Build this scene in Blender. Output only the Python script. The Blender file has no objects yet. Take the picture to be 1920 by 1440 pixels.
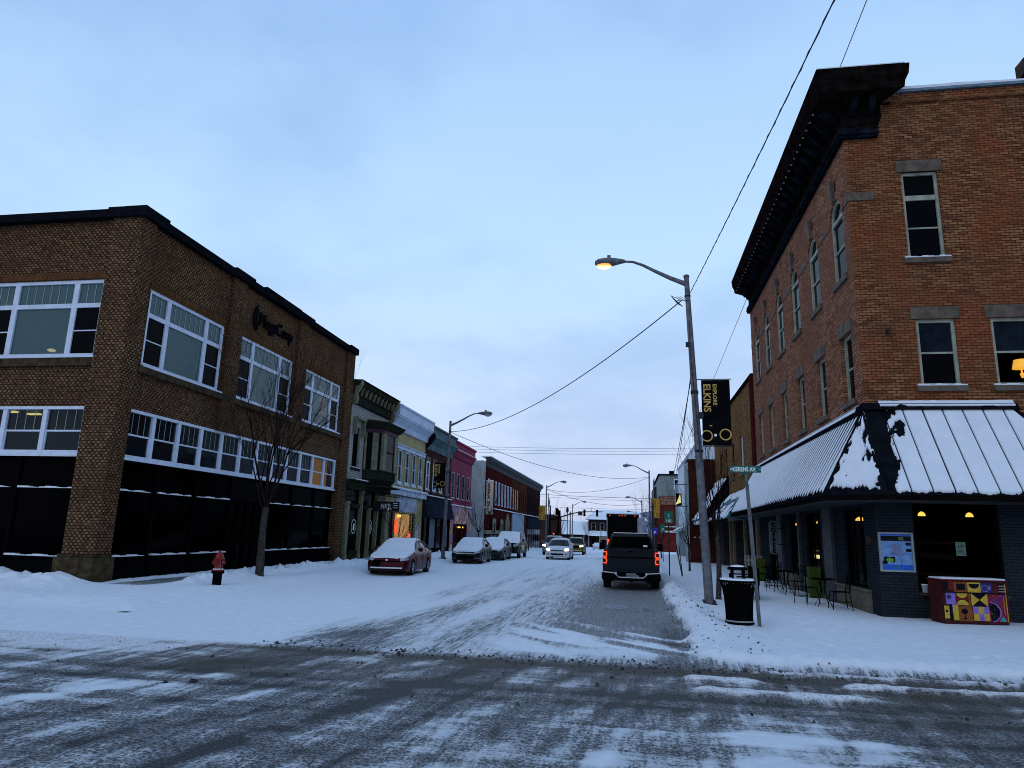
SKYC = [(.65, .73, .98, 1), (.63, .78, 1.06, 1), (.53, .78, 1.12, 1), (.35, .59, 1.0, 1)]
SKYD = [(.82, .86, .91, 1), (1.10, 1.07, 1.03, 1)]
SUNE = .35
EXPO = 0.0
import bpy, bmesh, math, random
import numpy as np
from mathutils import Vector, Matrix
random.seed(7)
S = bpy.context.scene
COL = S.collection
ORG = {}

# ---------------------------------------------------------------- helpers
def tag(o, label=None, cat=None, group=None, kind=None):
    if label: o['label'] = label
    if cat: o['category'] = cat
    if group: o['group'] = group
    if kind: o['kind'] = kind
    return o

def thing(name, label, cat, loc=(0, 0, 0), rotz=0, group=None):
    o = bpy.data.objects.new(name, None)
    COL.objects.link(o)
    o.empty_display_size = .2
    o.location = loc
    o.rotation_euler = (0, 0, rotz)
    ORG[o.name] = Vector(loc)
    return tag(o, label, cat, group)

EACH = {'shopfront_post', 'timber_post', 'porch_post', 'handrail_post', 'green_panel', 'window_light', 'blind', 'wall_plate', 'ceiling_light', 'string_course', 'shop_window', 'pilaster', 'stall_riser', 'bolt', 'entrance_post', 'clamp_band', 'band'}
class MB:
    def __init__(s):
        s.v = []; s.f = []; s.m = []; s.mi = 0
    def add(s, pts, faces):
        b = len(s.v)
        s.v += [tuple(p) for p in pts]
        for f in faces:
            s.f.append([b + i for i in f]); s.m.append(s.mi)
        return s
    def box(s, x0, x1, y0, y1, z0, z1):
        return s.hexa([(x0, y0, z0), (x1, y0, z0), (x1, y1, z0), (x0, y1, z0), (x0, y0, z1), (x1, y0, z1), (x1, y1, z1), (x0, y1, z1)])
    def hexa(s, p):
        return s.add(p, [(0, 3, 2, 1), (4, 5, 6, 7), (0, 1, 5, 4), (1, 2, 6, 5), (2, 3, 7, 6), (3, 0, 4, 7)])
    def pbox(s, P, u0, u1, z0, z1, d0, d1):
        return s.hexa([P(u0, z0, d1), P(u1, z0, d1), P(u1, z0, d0), P(u0, z0, d0), P(u0, z1, d1), P(u1, z1, d1), P(u1, z1, d0), P(u0, z1, d0)])
    def quad(s, a, b, c, d):
        return s.add([a, b, c, d], [(0, 1, 2, 3)])
    def poly(s, pts):
        return s.add(pts, [tuple(range(len(pts)))])
    def prism(s, ring0, ring1):
        n = len(ring0)
        return s.add(list(ring0) + list(ring1), [tuple(range(n))[::-1], tuple(range(n, 2 * n))] + [(i, (i + 1) % n, n + (i + 1) % n, n + i) for i in range(n)])
    def loft(s, secs, close=True, caps=True):
        n = len(secs[0]); b = len(s.v)
        for q in secs: s.v += [tuple(p) for p in q]
        rng = range(n if close else n - 1)
        for k in range(len(secs) - 1):
            for i in rng:
                j = (i + 1) % n
                s.f.append([b + k * n + i, b + k * n + j, b + (k + 1) * n + j, b + (k + 1) * n + i]); s.m.append(s.mi)
        if caps:
            s.f.append([b + i for i in range(n)][::-1]); s.m.append(s.mi)
            s.f.append([b + (len(secs) - 1) * n + i for i in range(n)]); s.m.append(s.mi)
        return s
    def tube(s, pts, r, n=8, caps=True):
        pts = [Vector(p) for p in pts]
        rs = r if isinstance(r, (list, tuple)) else [r] * len(pts)
        secs = []
        for i, p in enumerate(pts):
            t = (pts[min(i + 1, len(pts) - 1)] - pts[max(i - 1, 0)])
            if t.length < 1e-9: t = Vector((0, 0, 1))
            t.normalize()
            a = Vector((0, 0, 1)) if abs(t.z) < .9 else Vector((1, 0, 0))
            u = t.cross(a).normalized(); w = t.cross(u)
            secs.append([p + (u * math.cos(2 * math.pi * k / n) + w * math.sin(2 * math.pi * k / n)) * rs[i] for k in range(n)])
        return s.loft(secs, True, caps)
    def lathe(s, prof, c=(0, 0, 0), n=20, axis='z'):
        secs = []
        for (r, h) in prof:
            q = []
            for k in range(n):
                a = 2 * math.pi * k / n
                x, y = r * math.cos(a), r * math.sin(a)
                if axis == 'z': q.append((c[0] + x, c[1] + y, c[2] + h))
                elif axis == 'x': q.append((c[0] + h, c[1] + x, c[2] + y))
                else: q.append((c[0] + x, c[1] + h, c[2] + y))
            secs.append(q)
        return s.loft(secs)
    def islands(s):
        par = list(range(len(s.v)))
        def fd(i):
            while par[i] != i: par[i] = par[par[i]]; i = par[i]
            return i
        for f in s.f:
            for i in f[1:]: par[fd(i)] = fd(f[0])
        g = {}
        for k, f in enumerate(s.f): g.setdefault(fd(f[0]), []).append(k)
        L = []
        for fs in g.values():
            vs = [s.v[i] for k in fs for i in s.f[k]]
            L.append([fs, [min(v[a] for v in vs) - .015 for a in range(3)], [max(v[a] for v in vs) + .015 for a in range(3)]])
        ch = True
        while ch:
            ch = False
            for i in range(len(L)):
                for j in range(i + 1, len(L)):
                    if all(L[i][1][a] <= L[j][2][a] and L[j][1][a] <= L[i][2][a] for a in range(3)):
                        L[i] = [L[i][0] + L[j][0], [min(L[i][1][a], L[j][1][a]) for a in range(3)], [max(L[i][2][a], L[j][2][a]) for a in range(3)]]
                        L.pop(j); ch = True; break
                if ch: break
        return [q[0] for q in L]
    def build(s, name, mat, parent=None, smooth=False, bevel=0, local=False):
        if name in EACH:
            isl = s.islands()
            if len(isl) > 1:
                out = []
                for fs in isl:
                    m = MB(); mp = {}
                    for k in fs:
                        for i in s.f[k]:
                            if i not in mp: mp[i] = len(m.v); m.v.append(s.v[i])
                        m.f.append([mp[i] for i in s.f[k]]); m.m.append(s.m[k])
                    out.append(m._build(name, mat, parent, smooth, bevel, local))
                return out[0]
        return s._build(name, mat, parent, smooth, bevel, local)
    def _build(s, name, mat, parent=None, smooth=False, bevel=0, local=False):
        me = bpy.data.meshes.new(name)
        vs = s.v
        if parent is not None and not local:
            r = parent
            while r.parent: r = r.parent
            o = ORG.get(r.name, Vector((0, 0, 0)))
            if o.length > 0: vs = [(x - o.x, y - o.y, z - o.z) for x, y, z in vs]
        me.from_pydata(vs, [], s.f)
        mats = mat if isinstance(mat, (list, tuple)) else [mat]
        for m_ in mats: me.materials.append(m_)
        if len(mats) > 1: me.polygons.foreach_set('material_index', s.m)
        bm = bmesh.new(); bm.from_mesh(me)
        bmesh.ops.recalc_face_normals(bm, faces=bm.faces)
        if bevel:
            es = [e for e in bm.edges if len(e.link_faces) == 2 and e.calc_face_angle(0) > .5]
            bmesh.ops.bevel(bm, geom=es, offset=bevel, segments=2, affect='EDGES', clamp_overlap=True)
        bm.to_mesh(me); bm.free()
        if smooth:
            me.polygons.foreach_set('use_smooth', [True] * len(me.polygons))
            try: me.set_sharp_from_angle(angle=math.radians(42))
            except Exception: pass
        o = bpy.data.objects.new(name, me)
        COL.objects.link(o)
        if parent is not None: o.parent = parent
        return o

def kids(o): return [c for c in bpy.data.objects if c.parent == o]
def copy_tree(o, parent=None):
    c = o.copy(); COL.objects.link(c)
    c.parent = parent
    for ch in kids_map.get(o.name, kids(o)): copy_tree(ch, c)
    return c
kids_map = {}

def PX(xc, sg): return lambda u, z, d=0: (xc + sg * d, u, z)
def PY(yc): return lambda u, z, d=0: (u, yc - d, z)

def wall(mb, P, u0, u1, z0, z1, holes=(), depth=.25):
    us = sorted(set([u0, u1] + [h[0] for h in holes] + [h[1] for h in holes])); zs = sorted(set([z0, z1] + [h[2] for h in holes] + [h[3] for h in holes]))
    us = [u for u in us if u0 <= u <= u1]; zs = [z for z in zs if z0 <= z <= z1]
    for i in range(len(us) - 1):
        for j in range(len(zs) - 1):
            a, b, c, d = us[i], us[i + 1], zs[j], zs[j + 1]
            cu, cz = (a + b) / 2, (c + d) / 2
            if any(h[0] < cu < h[1] and h[2] < cz < h[3] for h in holes): continue
            mb.quad(P(a, c, 0), P(b, c, 0), P(b, d, 0), P(a, d, 0))
    for (a, b, c, d) in [h[:4] for h in holes]:
        mb.quad(P(a, c, 0), P(a, d, 0), P(a, d, -depth), P(a, c, -depth))
        mb.quad(P(b, c, 0), P(b, d, 0), P(b, d, -depth), P(b, c, -depth))
        mb.quad(P(a, c, 0), P(b, c, 0), P(b, c, -depth), P(a, c, -depth))
        mb.quad(P(a, d, 0), P(b, d, 0), P(b, d, -depth), P(a, d, -depth))

def text(parent, s, size, o, xd, yd, mat, ext=.01, name='lettering', align='LEFT', bold=0, local=False, sx=1.0):
    cu = bpy.data.curves.new('t', 'FONT'); cu.body = s; cu.size = size; cu.extrude = ext; cu.align_x = align; cu.offset = bold; cu.resolution_u = 3
    ob = bpy.data.objects.new('t', cu); COL.objects.link(ob)
    dg = bpy.context.evaluated_depsgraph_get()
    me = bpy.data.meshes.new_from_object(ob.evaluated_get(dg))
    bpy.data.objects.remove(ob)
    X = Vector(xd).normalized(); Y = Vector(yd).normalized(); Z = X.cross(Y)
    M = Matrix((X * sx, Y, Z)).transposed().to_4x4(); M.translation = Vector(o)
    if not local and parent is not None:
        r = parent
        while r.parent: r = r.parent
        M.translation = Vector(o) - ORG.get(r.name, Vector((0, 0, 0)))
    me.transform(M); me.name = name
    me.materials.clear(); me.materials.append(mat)
    t = bpy.data.objects.new(name, me); COL.objects.link(t); t.parent = parent
    return t

# ---------------------------------------------------------------- materials
class NT:
    def __init__(s, name):
        s.m = bpy.data.materials.new(name); s.m.use_nodes = True
        s.t = s.m.node_tree; s.n = s.t.nodes; s.l = s.t.links
        s.b = s.n['Principled BSDF']
        s.out = s.n['Material Output']
    def new(s, typ, ins=None, **kw):
        nd = s.n.new(typ)
        for k, v in kw.items(): setattr(nd, k, v)
        for k, v in (ins or {}).items(): s.set(nd.inputs[k], v)
        return nd
    def set(s, sock, v):
        if isinstance(v, bpy.types.NodeSocket): s.l.new(v, sock)
        else:
            if isinstance(v, (tuple, list)) and len(v) == 3 and sock.type == 'RGBA': v = (*v, 1)
            sock.default_value = v
    def math(s, op, a, b=0.0, c=None, clamp=False):
        nd = s.n.new('ShaderNodeMath'); nd.operation = op; nd.use_clamp = clamp
        s.set(nd.inputs[0], a); s.set(nd.inputs[1], b)
        if c is not None: s.set(nd.inputs[2], c)
        return nd.outputs[0]
    def mix(s, f, a, b, typ='MIX'):
        nd = s.n.new('ShaderNodeMix'); nd.data_type = 'RGBA'; nd.blend_type = typ
        s.set(nd.inputs[0], f); s.set(nd.inputs[6], a); s.set(nd.inputs[7], b)
        return nd.outputs[2]
    def ss(s, x, a, b):
        nd = s.n.new('ShaderNodeMapRange'); nd.interpolation_type = 'SMOOTHSTEP'
        s.set(nd.inputs[0], x); nd.inputs[1].default_value = a; nd.inputs[2].default_value = b
        return nd.outputs[0]
    def obj(s):
        return s.new('ShaderNodeTexCoord').outputs['Object']
    def mapping(s, v, scale, loc=(0, 0, 0), rot=(0, 0, 0)):
        nd = s.new('ShaderNodeMapping', {'Vector': v}); nd.inputs['Scale'].default_value = scale; nd.inputs['Location'].default_value = loc; nd.inputs['Rotation'].default_value = rot
        return nd.outputs[0]
    def noise(s, v, sc, det=4, rough=.55):
        nd = s.new('ShaderNodeTexNoise', {'Vector': v, 'Scale': sc, 'Detail': det, 'Roughness': rough})
        return nd.outputs[0]
    def bump(s, h, st=.3, dist=.02):
        nd = s.new('ShaderNodeBump', {'Height': h, 'Strength': st, 'Distance': dist})
        s.l.new(nd.outputs[0], s.b.inputs['Normal'])
    def p(s, **kw):
        for k, v in kw.items(): s.set(s.b.inputs[k], v)

def mat(name, col, rough=.7, metal=0, var=.25, sc=4, bump=.15, spec=.15, coat=0):
    if max(col) < .03 and not coat: spec = 0; rough = max(rough, .8)
    t = NT(name)
    co = t.obj()
    n1 = t.noise(co, sc, 5); n2 = t.noise(co, sc * 9, 3)
    k = t.math('ADD', t.math('MULTIPLY', n1, .7), t.math('MULTIPLY', n2, .3))
    dark = tuple(c * (1 - var * 1.5) for c in col); lite = tuple(min(1, c * (1 + var * 1.2)) for c in col)
    c = t.mix(t.ss(k, .3, .7), dark, lite)
    t.p(**{'Base Color': c, 'Roughness': rough, 'Metallic': metal, 'Specular IOR Level': spec, 'Coat Weight': coat})
    if bump: t.bump(n2, bump, .01)
    return t.m

def emit(name, col, st, rough=.5):
    t = NT(name)
    t.p(**{'Base Color': col, 'Emission Color': col, 'Emission Strength': st, 'Roughness': rough})
    return t.m

def glass(name, col=(.01, .013, .018), rough=.06, thru=0.0, wob=.05, spec=.35):
    t = NT(name)
    n = t.noise(t.obj(), .9, 2)
    t.p(**{'Base Color': col, 'Roughness': rough, 'Specular IOR Level': spec})
    t.bump(n, wob, .2)
    if thru > 0:
        tr = t.new('ShaderNodeBsdfTransparent', {'Color': (.75, .85, .85, 1)})
        g = t.new('ShaderNodeNewGeometry'); d = t.new('ShaderNodeVectorMath', {0: g.outputs['Normal'], 1: g.outputs['Incoming']}, operation='DOT_PRODUCT').outputs['Value']
        fr = t.math('ADD', .04, t.math('MULTIPLY', .96, t.math('POWER', t.math('SUBTRACT', 1., t.math('ABSOLUTE', d)), 5.)))
        f = t.math('ADD', t.math('MULTIPLY', fr, .9), 1 - thru, clamp=True)
        mx = t.new('ShaderNodeMixShader', {0: f, 1: tr.outputs[0], 2: t.b.outputs[0]})
        t.l.new(mx.outputs[0], t.out.inputs[0])
    return t.m

def brick(name, c1, c2, mortar, bw=.21, bh=.072, ms=.008, bias=0, tint=None, stain=.35, bump=.35):
    t = NT(name)
    co = t.obj()
    sp = t.new('ShaderNodeSeparateXYZ', {0: co})
    u = t.math('ADD', sp.outputs[0], sp.outputs[1])
    v = t.new('ShaderNodeCombineXYZ', {0: u, 1: sp.outputs[2]}).outputs[0]
    b = t.new('ShaderNodeTexBrick', {'Vector': v, 'Color1': (*c1, 1), 'Color2': (*c2, 1), 'Mortar': (*mortar, 1), 'Scale': 1, 'Mortar Size': ms, 'Mortar Smooth': .2, 'Bias': bias, 'Brick Width': bw, 'Row Height': bh})
    big = t.noise(co, .55, 5, .6)
    c = b.outputs[0]
    if tint:
        c = t.mix(t.math('MULTIPLY', t.ss(t.noise(co, .35, 3), .45, .6), .6), c, (*tint, 1), 'MIX')
        c = t.mix(t.math('MULTIPLY', b.outputs[1], .8), c, mortar)
    # weathering streaks and single odd bricks
    c = t.mix(t.math('MULTIPLY', t.ss(big, .62, .38), stain), c, tuple(x * .35 for x in c1))
    st = t.noise(t.mapping(v, (3.5, .35, 1)), 1, 4)
    c = t.mix(t.math('MULTIPLY', t.ss(st, .56, .75), stain * .9), c, tuple(x * .3 for x in c1))
    t.p(**{'Base Color': c, 'Roughness': .88, 'Specular IOR Level': 0})
    t.bump(t.math('SUBTRACT', t.math('MULTIPLY', t.noise(co, 60, 2), .4), b.outputs[1]), bump, .01)
    return t.m

def bond_brick(name, hdr, strc, mortar, unit=.30, bh=.085, hw=.34):
    # alternating light headers and dark stretchers
    t = NT(name)
    co = t.obj()
    sp = t.new('ShaderNodeSeparateXYZ', {0: co})
    u = t.math('DIVIDE', t.math('ADD', t.math('ADD', sp.outputs[0], sp.outputs[1]), 200.), unit)
    r = t.math('DIVIDE', t.math('ADD', sp.outputs[2], 1.), bh)
    row = t.math('FLOOR', r)
    u2 = t.math('ADD', u, t.math('MULTIPLY', t.math('MODULO', row, 2.), .5))
    fu = t.math('FRACT', u2); fr = t.math('FRACT', r)
    ish = t.math('LESS_THAN', fu, hw)
    e = .035
    mo = t.math('LESS_THAN', fr, .24)
    wn = t.new('ShaderNodeTexWhiteNoise', {'Vector': t.new('ShaderNodeCombineXYZ', {0: t.math('FLOOR', u2), 1: row, 2: ish}).outputs[0]}).outputs[0]
    k = t.math('ADD', t.math('MULTIPLY', wn, .9), .5)
    hc = t.new('ShaderNodeVectorMath', {0: tuple(hdr)}, operation='SCALE'); t.set(hc.inputs[3], k)
    sc_ = t.new('ShaderNodeVectorMath', {0: tuple(strc)}, operation='SCALE'); t.set(sc_.inputs[3], k)
    c = t.mix(ish, sc_.outputs[0], hc.outputs[0])
    c = t.mix(mo, c, mortar)
    big = t.noise(co, .5, 5, .6)
    c = t.mix(t.math('MULTIPLY', t.ss(big, .6, .35), .45), c, tuple(x * .5 for x in strc))
    t.p(**{'Base Color': c, 'Roughness': .88, 'Specular IOR Level': 0})
    t.bump(t.math('SUBTRACT', 1., mo), .1, .006)
    return t.m

def snowmat(name='snow', col=(.74, .76, .80)):
    t = NT(name)
    co = t.obj()
    n = t.noise(co, 3, 6, .6); n2 = t.noise(co, 45, 4, .6)
    c = t.mix(t.ss(n, .3, .7), tuple(x * .92 for x in col), col)
    t.p(**{'Base Color': c, 'Roughness': .75, 'Specular IOR Level': .3})
    t.bump(t.math('ADD', n, t.math('MULTIPLY', n2, .25)), .4, .03)
    return t.m

M = {}
M['snow'] = snowmat()
M['office_brick'] = bond_brick('office_brick', (.19, .115, .064), (.080, .038, .020), (.014, .010, .008), unit=.15, bh=.078, hw=.42)
M['office_brick_band'] = brick('office_soldier_brick', (.12, .05, .022), (.16, .07, .03), (.025, .015, .01), bw=.075, bh=.23)
M['stone_dark'] = mat('brown_stone', (.05, .033, .015), .85, var=.5, sc=5, bump=.6)
M['coping'] = mat('dark_metal_coping', (.008, .008, .011), .6, 0)
M['white_paint'] = mat('white_window_paint', (.60, .64, .74), .5, var=.08)
M['pale_frame'] = mat('cream_window_paint', (.30, .31, .24), .6, var=.2)
M['shop_black'] = glass('black_shop_glass', (.0006, .0007, .001), .08, spec=.012)
M['glass_dark'] = glass('dark_window_glass', (.0008, .001, .0016), .07, spec=.03)
M['glass_dull'] = glass('screened_window_glass', (.0008, .001, .0016), .25, spec=.03)
M['glass_teal'] = glass('office_window_glass', (.055, .115, .12), .06, thru=.3, spec=.4)  # pale teal base stands in for reflected sky and the room behind
M['glass_cafe'] = glass('cafe_window_glass', (.0005, .0005, .001), .05, thru=.9, spec=.03)
M['black_paint'] = mat('black_paint', (.0035, .0035, .004), .5)
M['brick_orange'] = brick('orange_brick', (.34, .145, .064), (.12, .043, .020), (.018, .011, .008), bw=.22, bh=.072, ms=.010, tint=(.26, .065, .025))
M['brick_side'] = brick('weathered_orange_brick', (.42, .20, .12), (.19, .075, .045), (.028, .018, .015), bw=.22, bh=.072, ms=.010, tint=(.25, .105, .07))
M['brick_tan'] = brick('tan_blotched_brick', (.27, .140, .062), (.045, .02, .012), (.05, .028, .018), bias=-.35, bw=.22, bh=.075)
M['lintel'] = mat('grey_sandstone', (.115, .088, .066), .85, var=.3, bump=.4)
M['cornice'] = mat('dark_cornice_paint', (.0085, .0058, .0055), .5, var=.5, bump=.3)
M['cornice_blue'] = mat('blue_black_moulding', (.007, .0095, .015), .6, var=.6, bump=.3)
M['gravel_roof'] = mat('slate_capping', (.13, .19, .23), .6)
M['awning_metal'] = mat('charcoal_metal_roofing', (.007, .008, .011), .5, 0)
M['shop_grey'] = brick('slate_painted_brick', (.021, .0245, .030), (.026, .030, .036), (.009, .011, .014), bw=.22, bh=.075, stain=.15)
M['shop_panel'] = mat('grey_shop_panel', (.055, .055, .062), .6)
M['tan_panel'] = mat('buff_stall_riser', (.12, .10, .07), .7)
M['olive'] = mat('olive_paint', (.024, .026, .019), .55)
M['olive_lite'] = mat('pale_olive_paint', (.17, .165, .10), .6)
M['white_brick'] = brick('white_painted_brick', (.46, .45, .41), (.38, .37, .34), (.10, .095, .09), bw=.24, bh=.09, ms=.014, stain=.2)
M['cream'] = mat('cream_stucco', (.36, .29, .14), .8, var=.15, sc=1.2)
M['cream_brick'] = brick('cream_painted_block', (.42, .36, .2), (.5, .43, .25), (.15, .12, .07), bw=.2, bh=.1, ms=.02)
M['pale_blue'] = mat('pale_metal_cornice', (.42, .50, .64), .45, var=.15, sc=1.5)
M['teal'] = mat('verdigris_cornice', (.035, .085, .10), .6, var=.45, sc=1.5)
M['brick_brown'] = brick('brown_brick', (.075, .035, .028), (.05, .022, .018), (.028, .017, .015))
M['shingle'] = brick('slate_shingle_band', (.022, .025, .042), (.030, .033, .052), (.012, .013, .02), bw=.3, bh=.16, ms=.012)
M['magenta'] = mat('magenta_painted_brick', (.19, .004, .040), .7, var=.15, sc=2)
M['plaster_grey'] = mat('grey_rendered_wall', (.27, .30, .30), .85, var=.15, sc=.8)
M['brick_oxblood'] = brick('oxblood_brick', (.080, .015, .014), (.06, .011, .011), (.03, .009, .009))
M['brick_rust'] = brick('rust_brick', (.095, .034, .020), (.07, .024, .015), (.04, .016, .011))
M['brick_umber'] = brick('umber_brick', (.038, .018, .020), (.028, .014, .016), (.018, .010, .011))
M['cornice_green'] = mat('grey_green_cornice', (.030, .032, .033), .7, var=.3)
M['steel'] = mat('galvanised_steel', (.13, .13, .145), .6, .3, var=.3, sc=6)
M['steel_dark'] = mat('weathered_steel', (.03, .027, .03), .7, .1, var=.5, sc=8)
M['bark'] = mat('grey_bark', (.045, .037, .034), .95, var=.5, sc=14, bump=1)
M['twig'] = mat('dark_twig_bark', (.018, .011, .010), .9, var=.3)
M['hydrant_red'] = mat('red_enamel', (.17, .005, .005), .4, var=.25, coat=.3)
M['tyre'] = mat('tyre_rubber', (.010, .010, .011), .85)
M['rim'] = mat('alloy_rim', (.25, .26, .28), .4, .6)
M['chrome'] = mat('chrome_trim', (.62, .62, .66), .18, 1, var=.05)
M['trim'] = mat('black_plastic_trim', (.004, .004, .0045), .6)
M['carglass'] = glass('car_window_glass', (.004, .007, .010), .05, spec=.12)
M['green_sign'] = mat('green_sign_sheeting', (.01, .15, .09), .4, var=.15)
M['teal_sign'] = mat('teal_green_sign_sheeting', (.008, .12, .10), .4, var=.15)
M['white_sheet'] = mat('white_sign_letters', (.75, .78, .75), .5, var=.05)
M['gold'] = mat('gold_banner_print', (.52, .33, .09), .7, var=.1)
M['banner_black'] = mat('black_banner_cloth', (.005, .005, .006), .8)
M['banner_yellow'] = mat('amber_banner_cloth', (.46, .22, .025), .8, var=.1)
M['wire'] = mat('cable_sheath', (.03, .03, .035), .7)
M['wood'] = mat('weathered_wood', (.19, .13, .08), .85, var=.3, sc=8)
def hot_lamp():
    t = NT('sodium_lamp_glow'); g = t.new('ShaderNodeNewGeometry'); sp = t.new('ShaderNodeSeparateXYZ', {0: g.outputs['Normal']})
    f = t.ss(t.math('MULTIPLY', sp.outputs[2], -1.), .35, .95)
    t.p(**{'Base Color': (1, .5, .2), 'Emission Color': t.mix(f, (1, .26, .025), (1, .55, .22)), 'Emission Strength': t.math('ADD', 1.5, t.math('MULTIPLY', f, 3.0))}); return t.m
M['lamp_on'] = hot_lamp()
M['lens_off'] = mat('frosted_lamp_lens', (.35, .38, .42), .3)
M['head_on'] = emit('headlight_glow', (1, .74, .45), 7)
M['head_yellow'] = emit('amber_headlight_glow', (1, .80, .28), 6)
M['tail_on'] = emit('taillight_glow', (1, .07, .012), 1.5)
M['tail_off'] = mat('red_tail_lens', (.20, .008, .006), .25)
M['lens_clear'] = mat('clear_headlight_lens', (.32, .34, .38), .12)
M['warm_lamp'] = emit('warm_bulb_glow', (1, .52, .08), 1.9)
M['orange_shade'] = emit('orange_lampshade_glow', (1, .42, .05), 1.2)
M['warm_room'] = emit('warm_lit_room', (1, .42, .09), .16)
M['strip_light'] = emit('ceiling_strip_glow', (1, .80, .30), 1.6)
M['soft_light'] = emit('soft_wall_glow', (1, .72, .5), .28)
M['red_glow'] = emit('red_neon_glow', (1, .10, .07), 1.5)
M['orange_glow'] = emit('orange_neon_glow', (1, .09, .01), .9)
M['blind_navy'] = mat('navy_roller_blind', (.011, .015, .022), .6)
M['room'] = mat('dim_office_wall', (.10, .17, .165), .9)
M['room_dark'] = mat('dark_room_wall', (.004, .004, .004), .9)
# ---------------------------------------------------------------- ground
rng = np.random.RandomState(3)
LAT = rng.rand(256, 256)
def vnoise(x, y):
    xi = np.floor(x).astype(int); yi = np.floor(y).astype(int)
    fx = x - xi; fy = y - yi
    fx = fx * fx * (3 - 2 * fx); fy = fy * fy * (3 - 2 * fy)
    g = lambda i, j: LAT[i % 256, j % 256]
    a = g(xi, yi) * (1 - fx) + g(xi + 1, yi) * fx
    b = g(xi, yi + 1) * (1 - fx) + g(xi + 1, yi + 1) * fx
    return a * (1 - fy) + b * fy
def fbm(x, y, o=4):
    s = 0; a = .5; t = 0
    for k in range(o):
        s = s + a * vnoise(x * 2 ** k + 17.3 * k, y * 2 ** k + 5.1 * k); t += a; a *= .55
    return s / t
def sm(x, a, b):
    t = np.clip((x - a) / (b - a), 0, 1); return t * t * (3 - 2 * t)
def road_z(y):
    return -.015 * np.clip(y - 55, 0, 175)
def gs(d, w): return np.exp(-(d / w) ** 2)

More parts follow.
